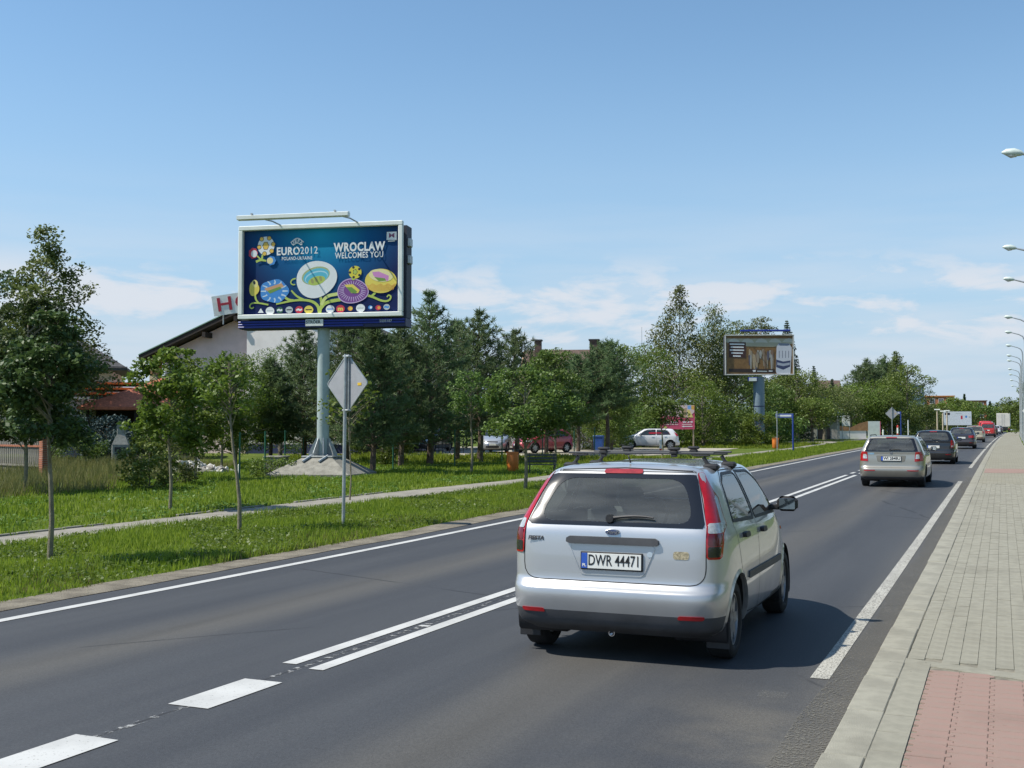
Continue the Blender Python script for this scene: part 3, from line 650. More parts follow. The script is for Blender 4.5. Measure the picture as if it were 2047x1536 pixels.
    # lamps
    for sg in (1, -1):
        for nm, poly, mm, off in g('tail'):
            pts = [(sg * a, b) for a, b in poly]; k0 = vf(nm, patch(Bd.rear, roundpoly(pts, .012), off, .02, 60, 4), mm, root)
            if nm == 'tail_light': par = k0
            else: k0.parent = par
        for nm, poly, mm in g('reflectors', ()): vf(nm, patch(Bd.rear, roundpoly([(sg * a, b) for a, b in poly], .015), .006, .012, 30, 2), mm, root)
        for nm, poly, mm in g('head', ()): vf(nm, patch(Bd.front, roundpoly([(sg * a, b) for a, b in poly], .03), .006, .02, 36, 4), mm, root)
        # mirrors
        my, mz = g('mirror', (2.62, 1.02)); mw = g('keys')[3][4]
        mm_ = MB(); mm_.box((sg * (mw + .085), my, mz), (.18, .10, .13), bev=.035); mm_.box((sg * (mw - .02), my + .02, mz - .03), (.1, .06, .05), bev=.01)
        mo = mm_.build('mirror', g('mirror_mat', blk), root, True)
        MB().box((sg * (mw + .088), my - .052, mz), (.14, .006, .095), bev=.002).build('mirror_glass', mirg, mo)
    for nm, poly, mm, off, sk in g('rear_patches', ()): vf(nm, patch(Bd.rear, roundpoly(poly, .02), off, sk, 50, 4), mm, root)
    for nm, poly, mm, off, sk in g('front_patches', ()): vf(nm, patch(Bd.front, roundpoly(poly, .02), off, sk, 50, 4), mm, root)
    if g('brake'):
        a, b, c = g('brake'); vf('brake_light', patch(Bd.rear, roundpoly([(-a, b), (a, b), (a * .96, c), (-a * .96, c)], .012), .012, .02, 40, 3), lbrk, root)
    # number plate
    for surf, key, dy in ((Bd.rear, 'plate', -1), (Bd.front, 'fplate', 1)):
        if not g(key): continue
        pw_, ph, pz, txt = g(key); p0 = surf([0.0, 0.0, .0], [pz - ph / 2, pz, pz + ph / 2], .014); yy = p0[:, 1].min() if dy < 0 else p0[:, 1].max()
        tilt = math.atan2(p0[2, 1] - p0[0, 1], ph)
        po = bpy.data.objects.new('number_plate', MB().box((0, 0, 0), (pw_ + .02, .014, ph + .022), bev=.004).mesh('number_plate', blk)); link(po, root)
        po.location = (0, p0[1, 1] + .004 * -dy, pz); po.rotation_euler = (-tilt if dy < 0 else -tilt, 0, 0 if dy < 0 else math.pi)
        MB().box((0, -.009, 0), (pw_, .006, ph), bev=.001).build('plate_face', platew, po)
        MB().box((-pw_ / 2 + .022, -.0135, 0), (.044, .003, ph)).build('plate_band', plateb, po)
        if txt:
            tm = textmesh(txt, ph * 1.0, ink, .0008 if hi else .003, 0, 1.0); wid_ = max(v.co.x for v in tm.vertices) - min(v.co.x for v in tm.vertices)
            for v in tm.vertices: v.co.x *= (pw_ - .075) / wid_
            o = obj('plate_text', tm, po, (.022, -.0145, .002), (R(90), 0, 0))
            if hi: obj('plate_country', textmesh('PL', .03, platew, .001), po, (-pw_ / 2 + .022, -.0165, -ph * .3), (R(90), 0, 0))
    if g('wiper'):
        wz, x0, x1 = g('wiper'); xs_ = np.linspace(x0, x1, 8); zz = wz + .02 * np.sin(np.linspace(0, 2.5, 8)); pts = Bd.rear(xs_, zz, .028)
        MB().tube([tuple(p) for p in pts], [.014, .013, .011, .011, .010, .009, .008, .007], 6).lathe([(.03, -.02), (.03, .03), (.015, .05)], 12, 'y', tuple(Bd.rear([x0], [wz], .02)[0])).build('wiper', blk, rw, True)
    if g('exhaust') is not None: MB().lathe([(.024, 0), (.024, -.16), (.019, -.16), (.019, -.02)], 14, 'y', (g('exhaust'), .30, .20), cap=True).build('exhaust', chrome, root, True)
    m = MB(); m.box((0, g('yc'), .21), (1.2, g('yc') * 1.5, .06)); m.tube([(-.62, wy1, wr), (.62, wy1, wr)], .04, 8); m.tube([(-.62, wy2, wr), (.62, wy2, wr)], .04, 8); m.box((.1, .55, .24), (.5, .35, .14), bev=.04); m.build('underbody', blk, root)
    return root, Bd

def scale_keys(keys, sy, sx, sz): return [(k[0] * sy, k[1] * sz, k[2] * sy, k[3] * sz, k[4] * sx, k[5] * sz, k[6], k[7]) for k in keys]
silver = paintmat('silver_paint', (0.53, 0.54, 0.55), .52, .32)
# --- the silver five-door hatchback with roof bars in the near lane
FK = [(.16, .20, 3.78, .19, .74, .20, 9, 3.6), (.05, .27, 3.88, .27, .81, .27, 10, 3.6), (.015, .37, 3.92, .40, .832, .37, 10, 3.5), (.0, .47, 3.92, .48, .84, .47, 10, 3.4), (.008, .52, 3.91, .55, .842, .54, 10, 3.4), (.045, .555, 3.88, .61, .842, .60, 10.5, 3.4),
      (.075, .60, 3.82, .68, .842, .66, 11, 3.4), (.085, .78, 3.60, .83, .838, .79, 12, 3.6), (.10, .92, 3.20, .95, .822, .92, 14, 4), (.125, .985, 3.02, 1.0, .80, .985, 15, 4.5), (.27, 1.18, 2.68, 1.2, .725, 1.18, 15, 5), (.415, 1.365, 2.40, 1.36, .632, 1.355, 15, 5.5),
      (.46, 1.405, 2.28, 1.405, .585, 1.395, 12, 6), (.53, 1.428, 2.12, 1.43, .515, 1.418, 9, 6), (.66, 1.443, 1.95, 1.448, .37, 1.438, 6, 6), (.80, 1.45, 1.75, 1.455, .16, 1.45, 6, 6), (.95, 1.453, 1.6, 1.456, 0, 1.455, 6, 6)]
def lampx(z): return np.interp(z, [.78, 1.0, 1.2, 1.38], [.70, .692, .638, .562])
FS = dict(keys=FK, yc=1.95, T=150, S=260, hi=True, paint=silver, trim_z=.365, ftrim_z=.3, wy1=.615, wy2=3.10, wr=.292, ra=.345, track=.715, tw=.185,
    rwin=[(-.686, .992), (.686, .992), (.566, 1.368), (-.566, 1.368)], rwin_r=.02, rwin_in=[(-.60, 1.02), (.60, 1.02), (.48, 1.335), (-.48, 1.335)], rwin_in_r=.12,
    gate=roundpoly([(-.695, .585), (.695, .585), (.695, 1.0), (.565, 1.385), (-.565, 1.385), (-.695, 1.0)], [.12, .12, .02, .03, .03, .02]),
    fwin=[(-.70, 1.01), (.70, 1.01), (.60, 1.385), (-.60, 1.385)],
    swin=[[(.62, 1.02), (1.46, .995), (1.46, 1.36), (1.0, 1.36), (.80, 1.30)], [(1.54, .995), (2.62, .985), (2.25, 1.27), (2.05, 1.355), (1.54, 1.365)]],
    doors=[[(.80, .50), (.98, .30), (1.50, .27), (1.50, 1.385), (.98, 1.385), (.74, 1.30), (.60, 1.0), (.66, .80)], [(1.50, .27), (2.72, .27), (2.72, .97), (2.30, 1.27), (2.05, 1.38), (1.50, 1.385)]], handles=[(.93, .90), (1.72, .885)],
    tail=[('tail_light', [(lampx(z), z) for z in (.775, .9, 1.0, 1.1, 1.2, 1.3, 1.388)] + [(lampx(z) + w, z) for z, w in ((1.385, .034), (1.3, .056), (1.2, .072), (1.1, .086), (1.0, .098), (.9, .106), (.775, .095))], lred, .010),
          ('reversing_light', [(.706, .96), (.792, .96), (.782, 1.03), (.700, 1.03)], lclear, .013), ('fog_light', [(.710, .79), (.786, .79), (.792, .865), (.710, .865)], lsmoke, .013), ('stop_light', [(.710, .87), (.794, .87), (.792, .955), (.710, .955)], ldred, .012)],
    reflectors=[('reflector', [(.50, .345), (.685, .345), (.70, .375), (.51, .375)], lred)],
    head=[('headlight', [(.42, .62), (.72, .60), (.74, .80), (.52, .76)], lclear)], front_patches=[('grille', [(-.38, .56), (.38, .56), (.36, .66), (-.36, .66)], blk, .004, .01), ('intake', [(-.5, .30), (.5, .30), (.46, .42), (-.46, .42)], blk, .004, .01)],
    rear_patches=[('gate_handle', [(-.345, .858), (.345, .858), (.36, .885), (.34, .912), (-.34, .912), (-.36, .885)], trimg, .028, .035), ('plate_recess', [(-.24, .63), (.24, .63), (.335, .855), (-.335, .855)], silver, .0016, 0), ('lock', roundpoly([(.268, .775), (.308, .775), (.308, .815), (.268, .815)], .02), chrome, .008, .01), ('sticker', [(.46, .768), (.575, .768), (.575, .825), (.46, .825)], mat('sticker_gold', (.36, .31, .20), .5, var=.5, scale=60), .003, 0)],
    brake=(.155, 1.372, 1.405), plate=(.455, .112, .735, 'DWR 44471'), fplate=(.52, .11, .42, ''), wiper=(1.045, -.03, .30), exhaust=-.02, mirror=(2.50, 1.05), seat_f=1.95, seat_r=1.15)
fx, fy = -2.72, 8.10
fiesta, FB = car('hatchback_car', 'silver hatchback with black roof bars and plate DWR 44471 driving on the road', (fx, fy, float(tz(fy))), R(.8), FS); fiesta.scale = (1.035, .94, 1.03)
# badge, lettering, mouldings, mud flaps and roof bars
p = FB.rear([0.0], [.948], .006)[0]; e = MB()
e.lathe([(.001, -.012), (.045, -.010), (.05, 0), (.05, .01)], 28, 'y'); bo = e.build('emblem', chrome, fiesta, True, loc=p); bo.scale = (1.0 * 1.15, 1, .46)
bi = MB().lathe([(.001, -.016), (.041, -.015), (.042, -.008)], 28, 'y').build('emblem_field', mat('emblem_blue', (.05, .07, .16), .25, coat=.6), bo, True)
obj('emblem_script', textmesh('Ford', .034, chrome, .001, shear=.35), bo, (0, -.0175, .0), (R(90), 0, 0)).scale = (1, 2.0, 1)
p = FB.rear([-.60], [.885], .008)[0]; obj('model_lettering', textmesh('FIESTA', .042, mat('badge_grey', (.10, .10, .11), .3, metal=.5), .0015, .002, 1.0, shear=.2), fiesta, p, (R(90), 0, R(2)))
for sg in (1, -1):
    sf = lambda a, b, o, sg=sg: FB.side(a, b, o, sg)
    vf('side_moulding', patch(sf, roundpoly([(.98, .555), (2.66, .545), (2.66, .60), (.98, .61)], .01), .012, .012, 60, 3), trimg, fiesta)
    vf('side_repeater', patch(sf, roundpoly([(2.83, .80), (2.90, .80), (2.90, .83), (2.83, .83)], .012), .006, .008, 20, 2), mat('lamp_amber', (.6, .12, .02), .2), fiesta)
    MB().box((sg * .73, .33, .21), (.17, .012, .2), bev=.004).build('mud_flap', blk, fiesta)
gk = roundpoly([(-.335, .853), (.335, .853), (.24, .63), (-.24, .63)], .03); vf('recess_edge', ringp(FB.rear, gk, inset(gk, .008), .006, .008, 60, 1), silver, fiesta)
vf('roof_seam', ribbon(FB.rear, [(-.55, 1.392), (0, 1.412), (.55, 1.392)], .008, .002, 40), seam, fiesta)
def rackbar(yb, half):
    b = bpy.data.objects.new('roof_bar', MB().box((0, 0, 0), (2 * half, .026, .018), bev=.005).mesh('roof_bar', trimg)); link(b, fiesta); b.location = (0, yb, 1.518)
    for sg in (1, -1):
        f = MB(); f.box((sg * (half - .10), 0, -.017), (.13, .045, .014), bev=.004)
        f.tube([(sg * (half - .085), 0, -.03), (sg * (half - .06), 0, -.075), (sg * .575, 0, -.105), (sg * .615, .0, -.135)], [.015, .015, .018, .012], 8)
        f.box((sg * .575, 0, -.105), (.12, .09, .05), bev=.015); f.build('bar_foot', blk, b, True)
    for xx in (-.30, .28):
        c = MB(); c.box((xx, 0, .006), (.07, .05, .036), bev=.012); c.box((xx, 0, .034), (.10, .045, .026), bev=.010); c.box((xx, 0, -.02), (.05, .04, .024), bev=.008)
        c.build('ski_clamp', blk, b, True)
    return b
rackbar(.90, .60); rackbar(1.62, .60)
MB().tube([(0, .62, 1.45), (0, .56, 1.50)], [.008, .005], 6).build('aerial_stub', blk, fiesta)

# --- other cars: the same shell with other proportions
def base_spec(sy, sx, sz, paint, **kw):
    d = {}; s1 = lambda P: [(a * sx, b * sz) for a, b in P]; s2 = lambda P: [(a * sy, b * sz) for a, b in P]
    d.update(keys=scale_keys(kw.pop('K', FK), sy, sx, sz), yc=1.95 * sy, paint=paint, rear_lim=.62 * sy, front_lim=2.2 * sy, wr=.30, ra=.355, track=.715 * sx / 1.0, wy1=.615 * sy, wy2=3.10 * sy,
        rwin=s1(FS['rwin']), rwin_r=.03, rwin_in=s1([(-.61, 1.02), (.61, 1.02), (.505, 1.345), (-.505, 1.345)]), rwin_in_r=.08, gate=s1(FS['gate']), fwin=s1(FS['fwin']), swin=[s2(w) for w in FS['swin']], doors=[s2(w) for w in FS['doors']], handles=[(a * sy, b * sz) for a, b in FS['handles']],
        trim_z=.28, ftrim_z=.25, handle_mat=paint, mirror=(2.5 * sy, 1.05 * sz), mirror_mat=paint, seat_f=1.95 * sy, seat_r=1.15 * sy, yfloor=(.5 * sy, 3.0 * sy), brake=(.15, 1.375 * sz, 1.40 * sz), plate=(.50, .11, .74, ''), exhaust=-.3,
        head=[('headlight', s1([(.40, .64), (.72, .62), (.76, .80), (.46, .76)]), lclear)], front_patches=[('grille', s1([(-.34, .62), (.34, .62), (.32, .70), (-.32, .70)]), blk, .004, .01), ('intake', s1([(-.5, .28), (.5, .28), (.46, .44), (-.46, .44)]), blk, .004, .01)], fplate=(.5, .11, .50, ''), reflectors=[('reflector', [(.46 * sx, .40), (.68 * sx, .40), (.68 * sx, .43), (.46 * sx, .43)], lred)])
    d.update(kw); return d
def tl(x0, x1, z0, z1, inner=None):
    L_ = [('tail_light', [(x0, z0), (x1, z0), (x1, z1), (x0, z1)], lred, .010)]
    if inner: L_.append(('reversing_light', inner, lclear, .014))
    return L_
beige = paintmat('beige_silver_paint', (0.40, 0.375, 0.315), .6, .33)
EK = [k if i < 9 else (k[0] * .62 + .02, k[1], k[2], k[3], k[4], k[5], k[6] + 1, k[7]) for i, k in enumerate(FK)]          # estate: steeper tail
oc = base_spec(1.165, 1.05, 1.0, beige, K=EK, T=84, S=150, plate=(.52, .112, .80, 'WI 2848U'), trim_z=.30, rear_lim=.55,
    tail=[('tail_light', [(.615, .72), (.86, .74), (.85, .97), (.80, 1.0), (.64, .985)], lred, .010), ('reversing_light', [(.64, .80), (.755, .80), (.745, .925), (.665, .925)], lclear, .014)],
    gate=roundpoly([(-.62, .62), (.62, .62), (.70, 1.0), (.59, 1.385), (-.59, 1.385), (-.70, 1.0)], .04), wiper=(1.04, -.02, .26), reflectors=[('reflector', [(.42, .46), (.72, .455), (.74, .485), (.42, .485)], lred)], exhaust=None,
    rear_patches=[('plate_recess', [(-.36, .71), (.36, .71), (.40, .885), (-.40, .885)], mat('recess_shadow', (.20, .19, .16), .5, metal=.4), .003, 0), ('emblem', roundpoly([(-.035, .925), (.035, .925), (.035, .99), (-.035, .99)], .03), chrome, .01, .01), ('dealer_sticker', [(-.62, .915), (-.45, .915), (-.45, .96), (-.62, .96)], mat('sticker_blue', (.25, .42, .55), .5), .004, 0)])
def roadpos(lat, y): return (lat + float(cv(y)), y, float(tz(y)))
def heading(y): return -math.atan(2 * .00004 * y)
octo, OB = car('estate_car', 'beige silver estate car with red and white tail lights behind a black car', roadpos(-2.86, 33.0), heading(33), oc)
for sg in (1, -1): MB().tube([(sg * .60, .75, 1.40), (sg * .615, .85, 1.455), (sg * .61, 2.2, 1.46), (sg * .60, 2.45, 1.41)], .014, 8).build('roof_rail', blk, octo, True)
MB().tube([(0, .72, 1.44), (0, .66, 1.55)], [.012, .006], 6).build('aerial', blk, octo)
black = paintmat('black_paint', (0.012, 0.012, 0.015), .2, .25); plum = paintmat('dark_grey_paint', (0.045, 0.038, 0.042), .4, .3); sand = paintmat('sand_paint', (0.46, 0.40, 0.28), .4, .35)
redp = paintmat('red_paint', (0.52, 0.018, 0.015), .05, .35); whitep = paintmat('white_paint', (0.72, 0.73, 0.74), .1, .3); maroon = paintmat('red_car_paint', (0.38, 0.03, 0.045), .2, .35)
bk = base_spec(1.12, 1.045, 1.0, black, K=EK, T=60, S=110, tail=tl(.70, .82, .70, 1.02, [(.72, .74), (.80, .74), (.80, .80), (.72, .80)]), wiper=(1.04, -.02, .25))
car('black_hatchback', 'black hatchback car in front of the beige silver estate', roadpos(-2.75, 51.2), heading(51), bk)
SK = [k if i < 8 else (k[0] + .28 * min(1, max(0, (i - 8) / 3)) + (.0 if i < 10 else .10), k[1], k[2], k[3], k[4], k[5], k[6], k[7]) for i, k in enumerate(FK)]
sdn = base_spec(1.15, 1.04, .99, plum, K=SK, T=50, S=90, rear_lim=1.0, tail=tl(.44, .83, .74, .89), wiper=(1.04, -.02, .2))
car('liftback_car', 'dark grey liftback car with wide red tail lights in the queue', roadpos(-2.65, 80.5), heading(80), sdn)
bg_ = base_spec(1.0, 1.0, 1.02, sand, T=44, S=80, tail=tl(.66, .82, .80, 1.0), seams=False)
car('small_hatchback', 'sand coloured small hatchback in the queue ahead of the dark grey car', roadpos(-2.6, 108), heading(108), bg_)
VK = [(.06, .22, 4.3, .22, .80, .22, 9, 4), (.0, .4, 4.4, .4, .88, .4, 9, 4), (.0, .6, 4.36, .6, .90, .6, 9, 4), (.0, .75, 4.25, .78, .90, .75, 9, 4), (.0, .9, 4.05, .92, .90, .9, 9, 4), (.01, 1.02, 3.62, 1.03, .90, 1.02, 9, 4.5), (.015, 1.08, 3.45, 1.1, .885, 1.08, 9, 5), (.04, 1.4, 3.0, 1.42, .82, 1.4, 9, 6), (.07, 1.7, 2.65, 1.68, .76, 1.69, 9, 6), (.10, 1.78, 2.5, 1.76, .72, 1.77, 9, 6), (.18, 1.81, 2.4, 1.80, .62, 1.80, 8, 6), (.4, 1.83, 2.2, 1.82, .3, 1.825, 7, 6), (.6, 1.83, 2.0, 1.83, 0, 1.83, 6, 6)]
def van_spec(paint, s=1.0): 
    return dict(keys=scale_keys(VK, s, s, s), yc=2.1 * s, paint=paint, T=44, S=80, rear_lim=.4, front_lim=2.4 * s, wy1=.75 * s, wy2=3.5 * s, wr=.32, ra=.38, track=.76 * s, trim_z=.45, ftrim_z=.4, rwin=[(-.66 * s, 1.12 * s), (.66 * s, 1.12 * s), (.62 * s, 1.6 * s), (-.62 * s, 1.6 * s)], rwin_in=[(-.60 * s, 1.16 * s), (.60 * s, 1.16 * s), (.57 * s, 1.56 * s), (-.57 * s, 1.56 * s)], rwin_in_r=.06, gate=roundpoly([(-.72 * s, .55 * s), (.72 * s, .55 * s), (.68 * s, 1.72 * s), (-.68 * s, 1.72 * s)], .05),
        fwin=[(-.72 * s, 1.12 * s), (.72 * s, 1.12 * s), (.66 * s, 1.62 * s), (-.66 * s, 1.62 * s)], swin=[[(1.9 * s, 1.12 * s), (3.1 * s, 1.10 * s), (2.75 * s, 1.55 * s), (1.9 * s, 1.58 * s)]], doors=[[(1.8 * s, .4 * s), (3.0 * s, .4 * s), (3.1 * s, 1.1 * s), (2.7 * s, 1.66 * s), (1.8 * s, 1.68 * s)]], handles=[(1.95 * s, .98 * s)], tail=tl(.76 * s, .86 * s, .80 * s, 1.25 * s), plate=(.5, .11, .85 * s, ''), mirror=(3.1 * s, 1.15 * s), seat_f=2.3 * s, seat_r=1.5 * s, yfloor=(.3, 3.2 * s), head=[('headlight', [(.5 * s, .72 * s), (.78 * s, .72 * s), (.8 * s, .9 * s), (.55 * s, .88 * s)], lclear)], seams=False)
car('red_van', 'red van with a dark rear window in the queue of traffic', roadpos(-2.35, 150), heading(150), van_spec(redp), None)
car('tall_red_van', 'taller red van half hidden in front of the first red van', roadpos(-3.0, 168), heading(168), van_spec(redp, 1.12), None)
car('dark_hatchback', 'dark hatchback ahead of the red vans', roadpos(-2.6, 186), heading(186), base_spec(1.05, 1.0, 1.0, black, T=36, S=64, tail=tl(.68, .82, .78, .98), seams=False))
car('white_hatchback', 'white hatchback far along the queue behind the lorry', roadpos(-2.45, 203), heading(203), base_spec(1.05, 1.0, 1.0, whitep, T=36, S=64, tail=tl(.68, .82, .78, .98), seams=False))
car('grey_hatchback', 'grey hatchback directly behind the lorry', roadpos(-2.5, 226), heading(226), base_spec(1.05, 1.0, 1.0, plum, T=36, S=64, tail=tl(.68, .82, .78, .98), seams=False))
# parked on the left
def parked(nm, lab, x, y, rz, spec): return car(nm, lab, (x, y, float(tz(y)) + .006), R(rz), spec)
parked('parked_hatchback', 'silver grey hatchback parked nose out under the pines beside a red car', -28.6, 64.7, 180 + 14, base_spec(1.06, 1.02, .99, paintmat('grey_silver_paint', (.45, .47, .50), .5, .35), T=56, S=100, tail=tl(.68, .82, .70, .95)))
parked('red_car', 'red hatchback parked nose out beside the silver grey one', -24.4, 64.6, 180 - 28, base_spec(1.0, .98, .98, maroon, T=56, S=100, tail=tl(.68, .82, .70, .95)))
parked('dark_estate', 'dark estate car parked in the shade beyond the silver grey hatchback', -33.6, 66, 180 + 5, base_spec(1.1, 1.0, 1.0, plum, K=EK, T=36, S=64, tail=tl(.68, .82, .70, .95), seams=False))
parked('white_hatchback', 'white hatchback parked side on in front of the pink board', -20.0, 74.8, 90 + 16, base_spec(1.06, 1.0, .96, whitep, T=60, S=110, tail=[('tail_light', [(.66, .90), (.80, .86), (.76, 1.12), (.70, 1.16)], lred, .01)]))
parked('dark_car', 'dark car parked at the right edge of the pavement by the bollard', 3.3, 76, 6, base_spec(1.05, 1.0, 1.0, plum, T=44, S=80, tail=tl(.66, .82, .74, .95), seams=False))
# lorry at the end of the queue
lo = thing('lorry', 'lorry with a pale box body at the head of the queue', 'lorry', roadpos(-1.9, 247), heading(247))
bxm = mat('lorry_box', (.58, .55, .50), .6, var=.08, scale=1.0)
MB().box((0, 4.0, 2.55), (2.5, 8.0, 2.75), bev=.04).build('box_body', bxm, lo)
for sx in (-.62, .62): MB().box((sx, -.02, 2.5), (1.18, .03, 2.55), bev=.01).build('rear_door', bxm, lo)
for sx in (-.25, .25): MB().tube([(sx, -.05, 1.25), (sx, -.05, 3.75)], .02, 6).build('lock_rod', chrome, lo)
MB().box((0, 4.6, .95), (1.0, 9.4, .3)).build('chassis', blk, lo); MB().box((0, .02, .62), (2.3, .1, .14)).build('rear_bumper', blk, lo)
MB().box((0, 9.4, 1.9), (2.4, 1.9, 2.4), bev=.15).build('cab', whitep, lo)
for wy in (1.2, 2.4, 9.2):
    for sg in (1, -1): wheel(lo, 1.0, wy, .48, .32, sg, alloy, 18, 6)
for sg in (1, -1): MB().box((sg * 1.0, -.05, .78), (.3, .04, .12)).build('tail_light', lred, lo)
# ------------------------------------------------------------------ billboards, signs, lamps
steel = mat('galvanised', (0.42, 0.44, 0.44), 0.45, metal=.55, var=.15, scale=9)
polegrey = mat('pole_paint', (0.36, 0.43, 0.42), 0.5, var=.08, scale=3)
framew = mat('frame_white', (0.78, 0.80, 0.74), 0.4, var=.06, scale=2)
bluep = mat('skirt_blue', (0.015, 0.035, 0.28), 0.4, var=.1, scale=3); blued = mat('skirt_blue_dark', (0.010, 0.016, 0.075), 0.5)
conc = mat('rough_concrete', (0.235, 0.225, 0.19), 0.95, var=.2, scale=4, bump=.8, bscale=35)
class Poster:
    """flat print: shapes in poster coordinates (metres, origin at centre), each layer 2 mm in front of the last"""
    def __init__(s, root, W, H): s.root = root; s.W = W; s.H = H; s.n = 0
    def lay(s): s.n += 1; return -0.002 - s.n * .00016
    def poly(s, name, pts, m, y=None):
        y = s.lay() if y is None else y; n = len(pts)
        return obj(name, newmesh(name, [(p[0], y, p[1]) for p in pts], [tuple(range(n))], m), s.root)
    def ell(s, name, cx, cy, rx, ry, m, rot=0., wob=0., k=0, n=40, ph=0.):
        out = []
        for i in range(n):
            t = 2 * math.pi * i / n; q = 1 + wob * math.cos(k * t + ph); a, b = rx * q * math.cos(t), ry * q * math.sin(t)
            out.append((cx + a * math.cos(rot) - b * math.sin(rot), cy + a * math.sin(rot) + b * math.cos(rot)))
        return s.poly(name, out, m)
    def stroke(s, name, pts, w, m, w1=None):
        P = np.array(pts, float)
        for _ in range(3):        # corner cutting
            Q = [P[0]]
            for a, b in zip(P[:-1], P[1:]): Q += [a * .75 + b * .25, a * .25 + b * .75]
            Q.append(P[-1]); P = np.array(Q)
        d = np.gradient(P, axis=0); d /= np.linalg.norm(d, axis=1)[:, None] + 1e-9; nn = np.c_[-d[:, 1], d[:, 0]]
        ws = np.linspace(w, w1 if w1 is not None else w, len(P))[:, None] / 2; A, B = P + nn * ws, P - nn * ws; y = s.lay(); n = len(P)
        return obj(name, newmesh(name, [(p[0], y, p[1]) for p in np.r_[A, B]], [(i, i + 1, n + i + 1, n + i) for i in range(n - 1)], m), s.root)
    def text(s, name, body, cx, cy, h, m, width=None, bold=0., shear=0., rot=0.):
        me = textmesh(body, h / .70, m, bold, shear=shear, spacing=1.10 if bold else 1.0)
        if width:
            xs_ = [v.co.x for v in me.vertices]; k = width / (max(xs_) - min(xs_)); mid = (max(xs_) + min(xs_)) / 2
            for v in me.vertices: v.co.x = (v.co.x - mid) * k
        return obj(name, me, s.root, (cx, s.lay(), cy), (R(90), rot, 0))
def gradmat(name, c0, c1, c2, W, H):
    m = bpy.data.materials.new(name); m.use_nodes = True; t = m.node_tree; b = t.nodes['Principled BSDF']; co = N(t, 'ShaderNodeTexCoord')
    sp = N(t, 'ShaderNodeSeparateXYZ'); t.links.new(co.outputs['Object'], sp.inputs[0])
    dx = MA(t, 'DIVIDE', sp.outputs[0], W * .55); dz = MA(t, 'DIVIDE', MA(t, 'SUBTRACT', sp.outputs[2], H * .42), H * .85)
    d = MA(t, 'SQRT', MA(t, 'ADD', MA(t, 'MULTIPLY', dx, dx), MA(t, 'MULTIPLY', dz, dz)))
    r = N(t, 'ShaderNodeValToRGB'); e = r.color_ramp.elements; e[0].position = 0; e[0].color = (*c0, 1); e[1].position = 1.0; e[1].color = (*c2, 1); k = e.new(.55); k.color = (*c1, 1)
    t.links.new(d, r.inputs[0]); t.links.new(r.outputs[0], b.inputs['Base Color']); b.inputs['Roughness'].default_value = .6; b.inputs['Specular IOR Level'].default_value = .15
    return m
BX, BY = -22.05, 34.0; BG = float(tz(BY)); BRZ = R(12)
bb = thing('billboard', 'large blue billboard reading WROCLAW WELCOMES YOU on a grey pole with concrete foot', 'billboard', (BX, BY, BG), BRZ)
W_, H_ = 6.12, 3.34; zc = 7.40 - BG; PW, PH = 5.80, 3.02
# concrete foot: truncated pyramid with lip
MB().add([(-1.5, -1.5, -.1), (1.5, -1.5, -.1), (1.5, 1.5, -.1), (-1.5, 1.5, -.1), (-1.5, -1.5, .07), (1.5, -1.5, .07), (1.5, 1.5, .07), (-1.5, 1.5, .07), (-.55, -.55, .62), (.55, -.55, .62), (.55, .55, .62), (-.55, .55, .62)],
    [(3, 2, 1, 0)] + [(i, (i + 1) % 4, 4 + (i + 1) % 4, 4 + i) for i in range(4)] + [(4 + i, 4 + (i + 1) % 4, 8 + (i + 1) % 4, 8 + i) for i in range(4)] + [(8, 9, 10, 11)]).build('concrete_foot', conc, bb)
MB().box((0, 0, .66), (1.15, 1.15, .05), bev=.006).build('base_plate', steel, bb)
for sx in (-.42, .18): MB().tube([(sx + .2, -.50, .70), (sx, -.86, .50)], .045, 6).build('anchor_bar', steel, bb)
MB().lathe([(.215, .66), (.215, zc - H_ / 2 - .2)], 32).build('pole', polegrey, bb, True)
for k in range(8):
    a = 2 * math.pi * k / 8 + .39; ca, sa = math.cos(a), math.sin(a)
    v = [(ca * r_ - sa * t_, sa * r_ + ca * t_, z_) for t_ in (-.012, .012) for r_, z_ in ((.20, .69), (.50, .69), (.50, .78), (.24, 1.32), (.20, 1.32))]
    MB().add(v, [(0, 1, 2, 3, 4), (9, 8, 7, 6, 5)] + [(i, (i + 1) % 5, 5 + (i + 1) % 5, 5 + i) for i in range(5)]).build('gusset', steel, bb)
# cabinet and frame
pb = bpy.data.objects.new('poster', MB().box((0, .04, 0), (PW, .06, PH)).mesh('poster', gradmat('poster_blue', (.012, .33, .54), (.005, .105, .27), (.008, .018, .085), PW, PH))); link(pb, bb); pb.location = (0, -.36, zc)
for nm, c, d in (('frame_bar', (0, -.43, zc + H_ / 2 - .08), (W_, .17, .16)), ('frame_bar', (0, -.43, zc - H_ / 2 + .08), (W_, .17, .16)), ('frame_bar', (-W_ / 2 + .08, -.43, zc), (.16, .165, H_ - .32)), ('frame_bar', (W_ / 2 - .08, -.43, zc), (.16, .165, H_ - .32))):
    MB().box(c, d, bev=.02).build(nm, framew, bb)
MB().box((.05, .06, zc - .08), (W_ + .05, .60, H_ - .1)).build('cabinet', mat('cabinet_dark', (.035, .04, .06), .6), bb)
for zz in (zc + .95, zc + .35): MB().box((W_ / 2 + .13, -.02, zz), (.10, .35, .30), bev=.02).build('ballast_box', steel, bb)
sk = MB().box((.05, -.02, zc - H_ / 2 - .20), (W_ + .07, .72, .30), bev=.01).build('skirt', blued, bb)
